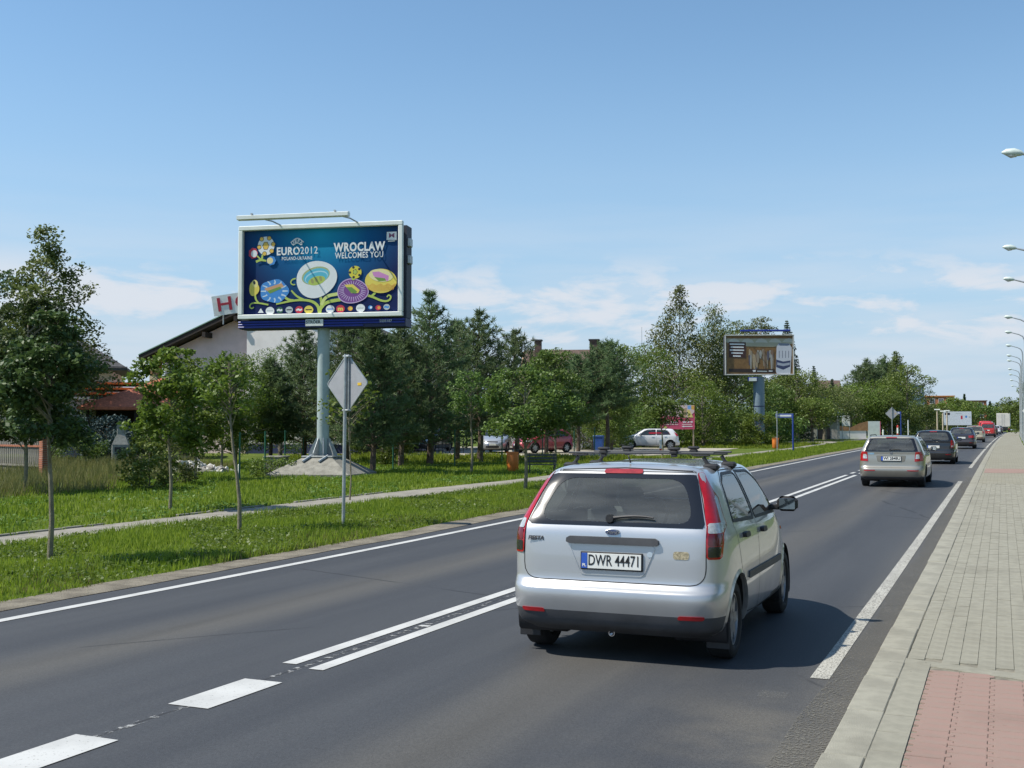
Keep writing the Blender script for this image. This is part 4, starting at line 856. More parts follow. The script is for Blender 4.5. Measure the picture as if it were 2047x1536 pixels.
for k, zz in enumerate((-.09, .0, .09)): MB().tube([(-W_ / 2 - .01, -.40, zc - H_ / 2 - .20 + zz), (W_ / 2 - (.0 if k else 1.5) + .05, -.40, zc - H_ / 2 - .20 + zz)], .035, 8).build('skirt_rib', bluep, sk)
lb = MB().box((-.18, -.45, zc - H_ / 2 - .17), (.66, .02, .24), bev=.004).build('owner_plate', mat('label_white', (.7, .7, .66), .5), bb)
obj('owner_lettering', textmesh('STRÖER', .15, ink, .004), lb, (-.22, -.462, zc - H_ / 2 - .15), (R(90), 0, 0)); obj('board_number', textmesh('5505187', .13, mat('label_grey', (.4, .42, .45), .5), .003), lb, (2.45, -.46, zc - H_ / 2 - .16), (R(90), 0, 0))
# lamp trough on outriggers, held out in front of the top edge
lt = bpy.data.objects.new('lamp_trough', MB().prism([(-1.62, zc + 1.70), (-1.62, zc + 1.82), (-1.44, zc + 1.87), (-1.36, zc + 1.78), (-1.40, zc + 1.68)], -2.62, 1.45, 'yz').mesh('lamp_trough', framew)); link(lt, bb)
for sx in (-1.45, 1.42):
    MB().tube([(sx, -.42, zc + H_ / 2 - .02), (sx - .10, -1.0, zc + H_ / 2 + .04), (sx - .42, -1.5, zc + 1.75)], .026, 8).build('lamp_arm', steel, bb, True)
for sx in (-2.1, .95): MB().box((sx, -1.5, zc + 1.89), (.06, .1, .05)).build('lamp_clip', steel, lt)
PO = Poster(pb, PW, PH)
def zp(x, y):            # survey of the printed sheet: photo crop -> sheet coordinates
    f = (x - 183) / 1577.; top = 315 - 50 * f; bot = 1150 - 10 * f; return (f - .5) * PW, (.5 - (y - top) / (bot - top)) * PH
def zs(pts): return [zp(*p) for p in pts]
fw_ = flatmat('white', (.78, .79, .78)); fg = flatmat('lime', (.45, .55, .10)); fgl = flatmat('lime_light', (.62, .68, .22)); fy_ = flatmat('yellow', (.78, .62, .10)); fo = flatmat('orange', (.75, .33, .05)); fb_ = flatmat('bright_blue', (.05, .25, .62)); fc = flatmat('cyan', (.10, .48, .62)); fp = flatmat('violet', (.20, .06, .26)); fpl = flatmat('lilac', (.55, .40, .62)); fk_ = flatmat('black', (.02, .02, .03)); fr = flatmat('red', (.55, .03, .06)); fgy = flatmat('grey', (.45, .5, .5)); fgr = flatmat('green', (.16, .30, .05))
def ST(name, pts, w, m, w1=None): return PO.stroke(name, zs(pts), w, m, w1)
def EL(name, x, y, rx, ry, m, **k): cx, cy = zp(x, y); return PO.ell(name, cx, cy, rx * PW / 1577, ry * PH / 855, m, **k)
# stems
ST('stem', [(965, 1150), (970, 1100), (990, 1060), (975, 980)], .14, fg, .09); ST('stem', [(965, 1140), (950, 1060), (870, 1010), (720, 1005), (520, 1045)], .13, fg, .05)
ST('stem', [(800, 1005), (730, 970), (675, 910)], .09, fg, .05); ST('stem', [(700, 1010), (650, 1005), (605, 975)], .08, fg, .09); ST('stem', [(980, 1090), (1030, 1030), (1190, 1005)], .11, fg, .12); ST('stem', [(980, 1060), (1030, 970), (1150, 950)], .11, fgl, .12)
ST('stem', [(1430, 965), (1500, 985), (1590, 1030), (1660, 1030), (1685, 985), (1655, 965), (1640, 990)], .09, fg, .04); ST('stem', [(1490, 975), (1520, 950), (1530, 920)], .07, fg, .10)
ST('stem', [(440, 1050), (340, 1030), (265, 1030), (240, 1065), (270, 1090), (290, 1070)], .06, fg, .04); ST('stem', [(340, 1030), (310, 1000), (300, 950)], .05, fg, .08); ST('stem', [(720, 790), (680, 800), (665, 835), (690, 855), (715, 850)], .05, fg, .04)
# flower-like arenas
EL('bud', 290, 890, 52, 72, fy_, wob=.06, k=3); EL('bud_petal', 300, 838, 30, 40, flatmat('yellow_light', (.82, .70, .25)), rot=.3); EL('bud_slot', 293, 828, 12, 20, fk_, rot=.3)
EL('arena_leaf', 500, 915, 148, 118, fb_, wob=.05, k=5)
for k in range(12):
    a = 2 * math.pi * k / 12; x0, y0 = 500 + 85 * math.cos(a), 915 + 70 * math.sin(a); x1, y1 = 500 + 140 * math.cos(a), 915 + 112 * math.sin(a); ST('arena_vein', [(x0, y0), ((x0 + x1) / 2 + 12, (y0 + y1) / 2), (x1, y1)], .07, flatmat('ice', (.55, .68, .78)), .03)
PO.poly('arena_field', zs([(395, 890), (575, 835), (600, 870), (455, 935)]), flatmat('salmon', (.62, .33, .16))); PO.poly('arena_pitch', zs([(430, 912), (560, 870), (575, 890), (455, 940)]), fgr)
EL('arena_rim', 930, 800, 208, 185, fw_, rot=.25, wob=.03, k=3); EL('arena_bowl', 925, 765, 145, 88, flatmat('bowl_green', (.40, .46, .22)), rot=.22)
EL('arena_seats', 928, 770, 132, 76, fc, rot=.22); EL('arena_tier', 930, 782, 118, 62, flatmat('pale_cyan', (.42, .68, .78)), rot=.22); EL('arena_tier', 932, 788, 110, 55, fc, rot=.22); EL('arena_pitch', 935, 815, 88, 44, fg, rot=.22)
for q in ((890, 820), (930, 806), (975, 795)): EL('arena_figure', q[0], q[1], 14, 26, flatmat('pitch_brown', (.34, .34, .12)), rot=.3)
EL('arena_leaf', 1297, 925, 158, 125, fpl, wob=.04, k=3, ph=.6); EL('arena_inner', 1297, 925, 148, 115, fp, wob=.04, k=3, ph=.6)
for k in range(30):
    a = 2 * math.pi * k / 30; ST('arena_vein', [(1297 + 88 * math.cos(a), 918 + 66 * math.sin(a)), (1297 + 136 * math.cos(a), 925 + 104 * math.sin(a))], .035, fpl, .018)
PO.poly('arena_field', zs([(1215, 860), (1300, 855), (1370, 915), (1355, 945), (1285, 945)]), fy_); PO.poly('arena_pitch', zs([(1235, 885), (1290, 885), (1345, 930), (1330, 950), (1280, 940)]), fgr)
EL('ball_stalk', 1305, 800, 18, 15, fg); EL('ball', 1323, 735, 64, 64, flatmat('ball_yellow', (.70, .60, .05))); EL('ball_patch', 1323, 732, 26, 30, fk_, n=5); EL('ball_patch', 1323, 732, 20, 24, fg, n=6)
for k in range(5):
    a = 2 * math.pi * k / 5 + .6; EL('ball_patch', 1323 + 52 * math.cos(a), 735 + 52 * math.sin(a), 13, 13, fk_, n=12)
EL('arena_leaf', 1580, 825, 162, 118, fy_, wob=.03, k=2, ph=2.6)
for k in range(24):
    x = 1440 + k * 12.2; ST('arena_vein', [(x, 860 + 10 * math.sin(k)), (1455 + k * 10.8, 915 + 18 * math.sin(k / 23 * math.pi))], .022, fo, .012)
EL('arena_rim', 1580, 770, 120, 62, flatmat('straw', (.80, .72, .35)), rot=-.15); PO.poly('arena_field', zs([(1495, 735), (1560, 730), (1660, 775), (1655, 825), (1560, 825), (1505, 770)]), flatmat('pink_seats', (.62, .25, .52))); PO.poly('arena_pitch', zs([(1515, 785), (1620, 800), (1635, 825), (1560, 828)]), fgr)
# emblem top left: patterned ball on a stalk with two blossoms
EL('ball', 413, 462, 86, 95, fw_); EL('ball_patch', 410, 462, 36, 46, fk_, n=6); EL('ball_patch', 410, 462, 30, 40, flatmat('amber', (.80, .50, .08)), n=6)
for a, r1 in ((.2, 76), (1.15, 78), (2.2, 78), (3.3, 72), (4.5, 74), (5.6, 76)):
    EL('ball_patch', 413 + r1 * math.cos(a), 462 - r1 * 1.08 * math.sin(a), 24, 24, fk_, n=14); EL('ball_patch', 413 + r1 * math.cos(a), 462 - r1 * 1.08 * math.sin(a), 19, 19, flatmat('amber', (.80, .50, .08)), n=14)
EL('blossom', 280, 535, 46, 54, fr, wob=.07, k=7); EL('blossom_heart', 290, 540, 32, 36, fw_); EL('blossom', 470, 610, 44, 46, fb_, wob=.07, k=7); EL('blossom_heart', 455, 610, 32, 32, flatmat('cream', (.80, .68, .35)))
ST('stalk', [(370, 600), (375, 570), (378, 550)], .08, fg, .06); ST('stalk', [(365, 600), (345, 585), (320, 560)], .06, fg, .05); ST('stalk', [(310, 620), (360, 600), (415, 612)], .09, fg, .06)
def TX(name, body, x0, x1, y, hpx, bold=0., m=None, rot=0.):
    cx, cy = zp((x0 + x1) / 2, y); return PO.text(name, body, cx, cy, hpx * PH / 855, m or fw_, (x1 - x0) * PW / 1577, bold, 0, rot)
TX('lettering', 'EURO', 525, 762, 520, 76, .012); TX('lettering', '2012', 768, 945, 513, 72, .001); TX('lettering', 'POLAND-UKRAINE', 578, 890, 590, 33, .002)
ST('arc', [(668, 432), (735, 375), (802, 428)], .035, fw_); ST('arc', [(692, 458), (735, 430), (776, 455)], .03, fw_)
for ch, x, y, rr in (('U', 690, 437, -.5), ('E', 719, 420, -.16), ('F', 748, 418, .14), ('A', 776, 434, .45)): cx, cy = zp(x, y); PO.text('lettering', ch, cx, cy, .115, fw_, None, .008, 0, rr)
TX('lettering', 'WROCLAW', 1105, 1622, 482, 84, .016); TX('lettering', 'WELCOMES YOU', 1120, 1603, 564, 58, .005)
PO.poly('crest', zs([(1638, 330), (1735, 326), (1735, 412), (1636, 412)]), fw_); TX('crest_mark', 'M', 1658, 1714, 368, 42, .006, flatmat('wine', (.25, .08, .15))); ST('crest_caption', [(1650, 424), (1720, 421)], .03, fgy)
# row of sponsor marks along the bottom
for x, y, r1, m_, m2, tx in ((365, 1112, 32, None, fw_, ''), (460, 1112, 45, fw_, fgy, '—'), (560, 1105, 36, flatmat('bottle_green', (.02, .10, .06)), fw_, '~'), (658, 1104, 38, fgy, fk_, '—'), (760, 1104, 40, fr, fw_, '~'), (858, 1106, 46, fy_, fk_, '—'), (1075, 1103, 44, fw_, fb_, '—'), (1178, 1102, 44, fr, fy_, 'm'), (1278, 1100, 25, fo, fy_, ''), (1380, 1098, 45, fw_, fgy, '—'), (1478, 1092, 22, fb_, fw_, ''), (1557, 1096, 28, fr, fo, ''), (1640, 1090, 32, fgy, fb_, '~')):
    if m_ is None: PO.poly('sponsor_mark', zs([(335, 1130), (365, 1085), (395, 1130)]), fw_); continue
    EL('sponsor_mark', x, y, r1, r1 * .9, m_, n=20)
    if tx == '—': ST('sponsor_mark', [(x - r1 * .7, y), (x + r1 * .7, y)], .04, m2)
    elif tx == '~': ST('sponsor_mark', [(x - r1 * .7, y + 8), (x - 8, y - 8), (x + 6, y + 8), (x + r1 * .7, y - 4)], .06, m2)
    elif tx: cx, cy = zp(x, y); PO.text('sponsor_mark', tx, cx, cy, .13, m2, .2, .01)
    else: EL('sponsor_mark', x + 6, y, r1 * .55, r1 * .55, m2, n=12)

# the second billboard further on
def board2():
    x, y = -17.6, 90.0; r_ = thing('billboard', 'billboard showing a beverage can over a wheat field on a wide bluish pole', 'billboard', gp(x, y), R(20)); z0 = 7.75 - float(tz(y)); W2, H2 = 5.45, 3.25
    p2 = bpy.data.objects.new('poster', MB().box((0, .04, 0), (W2 - .2, .06, H2 - .2)).mesh('poster', mat('poster_wheat', (.25, .135, .045), .5, var=.2, scale=2.5, col2=(.17, .085, .028)))); link(p2, r_); p2.location = (0, -.42, z0)
    for c, d in (((0, -.46, z0 + H2 / 2 - .06), (W2, .16, .09)), ((0, -.46, z0 - H2 / 2 + .06), (W2, .16, .09)), ((-W2 / 2 + .06, -.46, z0), (.09, .155, H2 - .22)), ((W2 / 2 - .06, -.46, z0), (.09, .155, H2 - .22))): MB().box(c, d, bev=.02).build('frame_bar', mat('frame_grey', (.45, .46, .44), .5, var=.1), r_)
    MB().box((0, 0, z0), (W2, .66, H2 - .1)).build('cabinet', mat('cabinet_dark', (.035, .04, .06), .6), r_)
    MB().box((.35, -1.2, z0 + H2 / 2 + .24), (3.9, .22, .14), bev=.02).build('lamp_trough', bluep, r_)
    for sx in (-1.2, 1.8): MB().tube([(sx, -.4, z0 + H2 / 2), (sx, -1.2, z0 + H2 / 2 + .2)], .03, 6).build('lamp_arm', steel, r_)
    MB().lathe([(.44, 0), (.44, z0 - H2 / 2 - .1)], 28).build('pole', mat('pole_blue_grey', (.17, .23, .28), .5, var=.08, scale=2), r_, True)
    MB().lathe([(.452, 3.05), (.452, 3.12)], 28).build('pole_band', blued, r_); MB().box((-.55, -.3, z0 - H2 / 2 - .3), (.7, .5, .3), bev=.02).build('bracket', bluep, r_); MB().box((-.55, -.58, z0 - H2 / 2 - .32), (.6, .03, .26)).build('number_panel', framew, r_)
    q = Poster(p2, W2, H2); u = lambda a, b: ((a - 850) / 1470. * W2, (720 - b) / 800. * H2)
    PL = lambda nm, pts, m: q.poly(nm, [u(*p_) for p_ in pts], m)
    PL('pale_sky', [(150, 395), (1570, 400), (1570, 500), (1150, 560), (590, 550), (150, 470)], flatmat('hazy_sky', (.40, .38, .28)))
    for k in range(5): x0 = 180 + k * 290; PL('cloud', [(x0, 470), (x0 + 60, 410), (x0 + 140, 395), (x0 + 230, 425), (x0 + 270, 480)], flatmat('cloud_print', (.52, .51, .45)))
    PL('text_panel', [(200, 460), (565, 470), (560, 775), (200, 765)], flatmat('brown', (.06, .022, .018)))
    for k, (a, b) in enumerate(((225, 535), (245, 520), (225, 525), (255, 500), (290, 455))): PL('text_line', [(a, 492 + k * 58), (b, 498 + k * 58), (b, 522 + k * 58), (a, 516 + k * 58)], fw_)
    rr = random.Random(5)
    for k in range(26):
        x0 = 640 + rr.random() * 500; y0 = 600 + rr.random() * 120; w0 = 18 + rr.random() * 22; hh = 110 + (y0 - 600) * 1.6
        PL('crowd_figure', [(x0 - w0, y0 + hh * .3), (x0 - w0 * .5, y0), (x0 + w0 * .5, y0), (x0 + w0, y0 + hh * .3), (x0 + w0 * .5, y0 + hh), (x0 - w0 * .5, y0 + hh)], flatmat('crowd%d' % (k % 5), [(.30, .24, .17), (.10, .09, .12), (.40, .30, .18), (.22, .14, .09), (.36, .34, .30)][k % 5]))
    PL('caption_band', [(200, 985), (1180, 1000), (1180, 1075), (200, 1050)], flatmat('dark_brown', (.035, .02, .015)))
    PL('caption_mark', [(705, 1015), (770, 1010), (765, 1050), (715, 1052)], fw_); PL('caption_line', [(800, 1028), (1010, 1032), (1010, 1050), (800, 1046)], fgy); PL('caption_line', [(1045, 1025), (1125, 1027), (1125, 1046), (1045, 1044)], fw_)
    PL('can', [(1215, 560), (1250, 505), (1490, 510), (1535, 580), (1530, 700), (1500, 1090), (1465, 1110), (1215, 1085), (1195, 1040)], flatmat('can_white', (.60, .60, .64)))
    PL('can_top', [(1250, 505), (1270, 490), (1475, 498), (1490, 530), (1440, 545), (1290, 540)], flatmat('can_steel', (.22, .24, .32)))
    for x0 in (1262, 1330, 1395, 1460): PL('can_print', [(x0, 640), (x0 + 18, 640), (x0 + 14, 780), (x0 - 2, 780)], flatmat('can_grey', (.25, .25, .30)))
    PL('can_label', [(1205, 810), (1350, 850), (1505, 830), (1495, 950), (1350, 1010), (1205, 960)], flatmat('can_navy', (.05, .06, .13))); PL('can_label_line', [(1225, 865), (1350, 890), (1490, 870), (1488, 915), (1350, 940), (1225, 915)], flatmat('can_silver', (.40, .42, .48)))
board2()

# road signs seen from behind, posts, lamps
sgrey = mat('sign_back', (0.36, 0.36, 0.38), 0.5, metal=.2, var=.06)
def diamond_sign(name, label, x, y, h, side, front=True, lean=0.0, rz=0.0, post_r=.032):
    r_ = thing(name, label, 'road sign', gp(x, y), rz)
    MB().tube([(0, 0, -.1), (lean * h, 0, h)], post_r, 12).build('post', steel, r_, True)
    d = side / math.sqrt(2); cx = lean * (h - d) + .075 * 0; zc_ = h - d + .02
    pts = roundpoly([(0, d), (d, 0), (0, -d), (-d, 0)], .06)
    pl = MB().prism([(p_[0] + cx, p_[1] + zc_) for p_ in pts], .045, .06, 'xz').build('plate', sgrey, r_)
    e = MB(); n = len(pts); ip = [(p_[0] * .955, p_[1] * .955) for p_ in pts]
    v = [(p_[0] + cx, .038, p_[1] + zc_) for p_ in pts] + [(p_[0] + cx, .038, p_[1] + zc_) for p_ in ip] + [(p_[0] + cx, .0455, p_[1] + zc_) for p_ in pts] + [(p_[0] + cx, .0455, p_[1] + zc_) for p_ in ip]
    e.add(v, [(i, (i + 1) % n, n + (i + 1) % n, n + i) for i in range(n)] + [(n + i, n + (i + 1) % n, 3 * n + (i + 1) % n, 3 * n + i) for i in range(n)] + [(i, (i + 1) % n, 2 * n + (i + 1) % n, 2 * n + i) for i in range(n)]).build('rim', steel, pl)
    for zz in (h - .04, zc_ - d + .06): MB().box((lean * zz + .02, .02, zz), (.16, .09, .035), bev=.008).build('bracket', steel, r_)
    MB().box((cx + .055, .03, zc_), (.035, .03, 2 * d - .12)).build('stiffener', steel, r_)
    if side > .7: MB().box((cx + .33, .042, zc_ - .02), (.10, .004, .05)).build('sticker', mat('sticker_yellow', (.65, .42, .03), .5), pl)
    fr_ = MB().prism([(p_[0] * .98 + cx, p_[1] * .98 + zc_) for p_ in pts], .0605, .063, 'xz').build('sign_face', flatmat('signwhite', (.75, .75, .72)), pl); MB().prism([(p_[0] * .62 + cx, p_[1] * .62 + zc_) for p_ in pts], .0635, .066, 'xz').build('sign_yellow', flatmat('signyellow', (.75, .48, .02)), pl)
    return r_
diamond_sign('priority_road_sign', 'back of a large grey diamond road sign on a steel post in the near verge', -10.95, 17.57, 3.10, .78, lean=.012, rz=R(-16))
diamond_sign('priority_road_sign', 'back of a distant diamond road sign on a thin post near a blue street sign', -9.9, 118, 3.3, .9, rz=R(4), post_r=.04)
yd = diamond_sign('priority_road_sign', 'white and yellow diamond road sign facing the camera by the lamp posts', 1.95, 86, 3.1, .8, rz=R(182), post_r=.04)
def street_sign(label, x, y, h, w, side):
    r_ = thing('street_name_sign', label, 'street sign', gp(x, y), R(8)); bp_ = mat('post_blue', (.02, .05, .25), .45)
    MB().tube([(0, 0, 0), (0, 0, h)], .055, 10).build('post', bp_, r_, True); MB().box((side * w / 2, 0, h - .14), (w, .03, .26), bev=.006).build('name_plate', mat('name_plate_blue', (.10, .14, .36), .45), r_); MB().box((side * w / 2, -.018, h - .14), (w * .8, .004, .10)).build('name_lettering', fw_, r_)
street_sign('blue street name sign on a tall blue post beside a thin grey post', -11.9, 71.6, 2.35, 1.05, -1)
street_sign('distant blue street name sign behind the second diamond sign', -9.3, 121, 2.9, 1.0, -1)
p_ = thing('thin_post', 'thin grey steel post beside the blue street name sign', 'post', gp(-12.85, 71.4)); MB().tube([(0, 0, 0), (0, 0, 2.45)], .03, 8).build('shaft', steel, p_); MB().lathe([(.04, 2.45), (.035, 2.49), (.01, 2.5)], 8).build('cap', steel, p_)
p_ = thing('thin_post', 'thin white post right of the distant blue street sign', 'post', gp(-8.6, 121)); MB().tube([(0, 0, 0), (0, 0, 2.0)], .05, 8).build('shaft', framew, p_); MB().lathe([(.06, 2.0), (.05, 2.05), (.01, 2.06)], 8).build('cap', steel, p_)
lampw = mat('lamp_head_grey', (.55, .62, .58), .4, var=.06); lamps = mat('lamp_glass', (.55, .55, .52), .2, coat=.5)
for k, (y, hh, lat) in enumerate((yy_, 7.75, 1.32) for yy_ in (27.4, 42.5, 52.0, 71.0, 83.0, 97.5, 112, 121, 140, 155, 175, 200)):
    r_ = thing('street_lamp', ['grey street lamp with long curved arm, the first of the row over the pavement', 'grey street lamp second in the row along the pavement', 'grey street lamp third in the row along the pavement', 'grey street lamp fourth in the row along the pavement', 'grey street lamp fifth in the row along the pavement', 'grey street lamp whose bare curved pole stands behind the yellow diamond sign'][k] if k < 6 else 'small distant street lamp, %s in the row along the pavement' % ('seventh', 'eighth', 'ninth', 'tenth', 'eleventh', 'twelfth and last')[k - 6], 'street lamp', gp(lat + float(cv(y)), y), 0, 'street lamps along the pavement')
    MB().tube([(0, 0, 0), (0, 0, .9), (0, 0, .91), (0, 0, hh - .75)], [.08, .08, .06, .045], 12).build('pole', steel, r_, True)
    MB().tube([(0, 0, hh - .75), (-.02, 0, hh - .45), (-.12, 0, hh - .22), (-.35, 0, hh - .08), (-.80, 0, hh + .06)], [.045, .042, .038, .034, .028], 10).build('arm', steel, r_, True)
    hd = bpy.data.objects.new('lamp_head', None); link(hd, r_); hd.location = (-.78, 0, hh + .055); hd.scale = (.58, .62, .62); hd.rotation_euler = (0, R(11), 0)
    MB().tube([(0, 0, 0), (-.12, 0, .02), (-.35, 0, .03), (-.62, 0, .01), (-.78, 0, -.02)], [.05, .11, .15, .12, .03], 12).build('housing', lampw, hd, True)
    MB().tube([(-.22, 0, -.07), (-.42, 0, -.09), (-.64, 0, -.06)], [.06, .10, .04], 10).build('lens', lamps, hd, True)
# ------------------------------------------------------------------ vegetation
def leafmat(name, ca, cb, cc=None, trans=.3, rough=.5, nscale=.9):
    m = bpy.data.materials.new(name); m.use_nodes = True; t = m.node_tree; b = t.nodes['Principled BSDF']; out = t.nodes['Material Output']
    at = N(t, 'ShaderNodeAttribute', attribute_name='tone'); co = N(t, 'ShaderNodeTexCoord'); oi = N(t, 'ShaderNodeObjectInfo')
    nz = N(t, 'ShaderNodeTexNoise', ins={'Scale': nscale, 'Detail': 4.0}); t.links.new(co.outputs['Object'], nz.inputs['Vector'])
    f = MA(t, 'ADD', MA(t, 'MULTIPLY', at.outputs['Fac'], .55), MA(t, 'MULTIPLY', nz.outputs[0], .45))
    r = N(t, 'ShaderNodeValToRGB'); e = r.color_ramp.elements; e[0].position = .22; e[0].color = (*ca, 1); e[1].position = .74; e[1].color = (*cb, 1)
    if cc: k = e.new(.97); k.color = (*cc, 1)
    t.links.new(f, r.inputs[0])
    hsv = N(t, 'ShaderNodeHueSaturation'); t.links.new(r.outputs[0], hsv.inputs['Color']); t.links.new(MA(t, 'ADD', MA(t, 'MULTIPLY', oi.outputs['Random'], .03), .485), hsv.inputs['Hue']); t.links.new(MA(t, 'ADD', MA(t, 'MULTIPLY', oi.outputs['Random'], .3), .85), hsv.inputs['Value'])
    t.links.new(hsv.outputs[0], b.inputs['Base Color']); b.inputs['Roughness'].default_value = rough; b.inputs['Specular IOR Level'].default_value = .35
    tr = N(t, 'ShaderNodeBsdfTranslucent'); t.links.new(hsv.outputs[0], tr.inputs[0]); ms = N(t, 'ShaderNodeMixShader', ins={0: trans}); t.links.new(b.outputs[0], ms.inputs[1]); t.links.new(tr.outputs[0], ms.inputs[2]); t.links.new(ms.outputs[0], out.inputs[0])
    return m
L_maple = leafmat('maple_leaves', (.070, .120, .022), (.160, .235, .050), (.32, .35, .15), .35)
L_young = leafmat('young_leaves', (.07, .125, .016), (.175, .25, .036), (.30, .30, .06), .38)
L_leafy = leafmat('garden_leaves', (.075, .120, .020), (.19, .24, .042), (.36, .33, .08), .28, nscale=.5)
L_dark = leafmat('dark_leaves', (.042, .075, .022), (.105, .155, .045), (.26, .28, .14), .28)
L_birch = leafmat('birch_leaves', (.075, .108, .026), (.185, .21, .06), (.32, .29, .12), .3, nscale=.6)
L_pine = leafmat('pine_needles', (.070, .120, .046), (.20, .265, .115), (.30, .28, .13), .38, .6, .8)
L_spruce = leafmat('spruce_needles', (.035, .068, .034), (.09, .14, .07), None, .1, .6)
L_blue = leafmat('blue_spruce_needles', (.03, .06, .06), (.075, .12, .12), None, .1, .6)
bark_g = mat('grey_bark', (.16, .14, .105), .9, var=.3, scale=14, bump=.7, bscale=60); bark_p = mat('pine_bark', (.13, .095, .07), .95, var=.35, scale=10, bump=.9, bscale=40); bark_b = mat('birch_bark', (.50, .48, .44), .85, var=.35, scale=6, col2=(.16, .14, .12), bump=.4)
bark_y = mat('young_bark', (.21, .185, .125), .9, var=.25, scale=12, bump=.5, bscale=80)
def tone_attr(me, vals):
    a = me.attributes.new('tone', 'FLOAT', 'POINT'); a.data.foreach_set('value', vals.astype(np.float32))
def quads(c, size, up=.6, aspect=.62, rs=None, droop=None):
    """leaf-shaped rhombi at centres c"""
    n = len(c); nrm = rs.normal(size=(n, 3)); nrm[:, 2] = np.abs(nrm[:, 2]) * (1 + up) + up * .4; nrm /= np.linalg.norm(nrm, axis=1)[:, None]
    a = rs.normal(size=(n, 3)); 
    if droop is not None: a = a * .5 + np.array([0, 0, -droop])
    a -= (a * nrm).sum(1)[:, None] * nrm; a /= np.linalg.norm(a, axis=1)[:, None] + 1e-9; b = np.cross(nrm, a)
    s = size * rs.uniform(.65, 1.25, n)[:, None]
    V = np.stack([c - a * s * .5, c + b * s * aspect * .5 + a * s * .05, c + a * s * .5 - nrm * s * .08, c - b * s * aspect * .5 + a * s * .05], 1).reshape(-1, 3)
    return V, np.arange(4 * n).reshape(n, 4)
def envelope(kind, v):
    if kind == 'birch': return np.where(v < .35, .55 + v / .35 * .45, np.maximum(.06, 1 - ((v - .35) / .65) ** 1.25))
    if kind == 'young': return np.sqrt(np.maximum(0.02, 1 - (np.abs(v - .42) / .60) ** 2.3))
    if kind == 'garden': return np.where(v < .35, .8 + v * .57, np.maximum(.16, 1 - ((v - .35) / .65) ** 1.6))
    return np.sqrt(np.maximum(0.03, 1 - (np.abs(v - .40) / .62) ** 2.6))
def trunkmesh(h, r0, lean, limbs, m, rs, name='trunk', n=9, leaf_m=None):
    mb = MB(); k = 7; pts = [(lean[0] * t ** 1.3 * h + .012 * h * math.sin(t * 7 + lean[1] * 9), lean[1] * t * h + .010 * h * math.cos(t * 6), t * h) for t in np.linspace(0, 1, k)]
    mb.tube([(pts[0][0], pts[0][1], -.15)] + pts, [r0 * 1.35] + [r0 * (1.12 - .98 * t) for t in np.linspace(0, 1, k)], n)
    for a, b, r in limbs:
        a, b = Vector(a), Vector(b); mid = a.lerp(b, .5) + Vector((0, 0, (b - a).length * .06)); mb.tube([a, mid, b], [r, r * .7, r * .25], 5, cap=False)
    return mb.mesh(name, m), pts
def broadleaf(kind, h, r, zb, lm, bm, seed, ls, dens=1.0, tr=None, lean=None, sparse=0.):
    rs = np.random.default_rng(seed); hc = h - zb; lean = lean or (rs.uniform(-.02, .02), rs.uniform(-.02, .02)); asp = hc / (2 * r)
    M = int(np.clip(26 + 22 * asp + r * 9, 26, 110) * (1.7 if kind == 'garden' else 1)); v = rs.uniform(.02, 1, M) ** .9; th = rs.uniform(0, 2 * math.pi, M); u = rs.uniform(.25, 1, M) ** .5
    lob = 1 + .20 * np.sin(th * 3 + seed) + .12 * np.sin(th * 5 + v * 9 + seed * 2)
    rad = envelope(kind, v) * r * u * lob; C = np.c_[rad * np.cos(th) + lean[0] * (zb + v * hc), rad * np.sin(th) + lean[1] * (zb + v * hc), zb + v * hc + rs.normal(0, .03 * hc, M)]
    C[:, 2] = np.minimum(C[:, 2], h - .04 * hc); C[0] = (lean[0] * h, lean[1] * h, h - .06 * hc); C[1] = (lean[0] * h + .08 * r, 0, h - .14 * hc)
    cr = r * rs.uniform(.24, .42, M) * np.clip(envelope(kind, v), .35, 1)
    area = 4 * math.pi * r * hc * .5; n = int(min(17500 if ls < .12 else 10500, dens * 2.6 * area / (ls * ls * .45))); ls = max(ls, math.sqrt((2.9 if kind != 'birch' else 2.6) * min(1.7, dens) * 2 * r * hc * .75 / (.31 * n))); w = cr ** 2; w /= w.sum(); cnt = rs.multinomial(n, w); idx = np.repeat(np.arange(M), cnt)
    d = rs.normal(size=(n, 3)); d /= np.linalg.norm(d, axis=1)[:, None]; q = rs.uniform(.15, 1.0, n) ** .45
    p = C[idx] + d * (cr[idx] * q)[:, None] * [1, 1, .72]; tone = np.clip(rs.normal(.42, .17, n) + .10 * d[:, 2], 0, 1) + (rs.uniform(size=n) < .03) * .4
    if kind == 'birch':
        dr = rs.uniform(0, 1, n) ** 1.6 * r * .55; p[:, 2] -= dr; p[:, :2] *= (1 + .10 * dr / r)[:, None]
        p[:, 0] += .05 * r * np.sin(p[:, 2] * 9 / r + idx)
    p[:, 2] = np.maximum(p[:, 2], .06)
    V, F = quads(p, ls, .5, .62 if kind != 'birch' else .5, rs, .9 if kind == 'birch' else None)
    cm = newmesh('crown', V, F, lm); tone_attr(cm, np.repeat(tone, 4))
    limbs = []
    for i in range(min(M, 34)):
        zt = max(zb * .75, C[i, 2] - (.25 + .5 * rs.random()) * math.hypot(C[i, 0], C[i, 1]) - .1); zt = min(zt, h * .93); limbs.append(((lean[0] * zt, lean[1] * zt, zt), tuple(C[i]), max(.006, (tr or r * .05) * .32)))
    tm, _ = trunkmesh(h * .93, tr or max(.03, r * .055), lean, limbs, bm, rs)
    return tm, cm
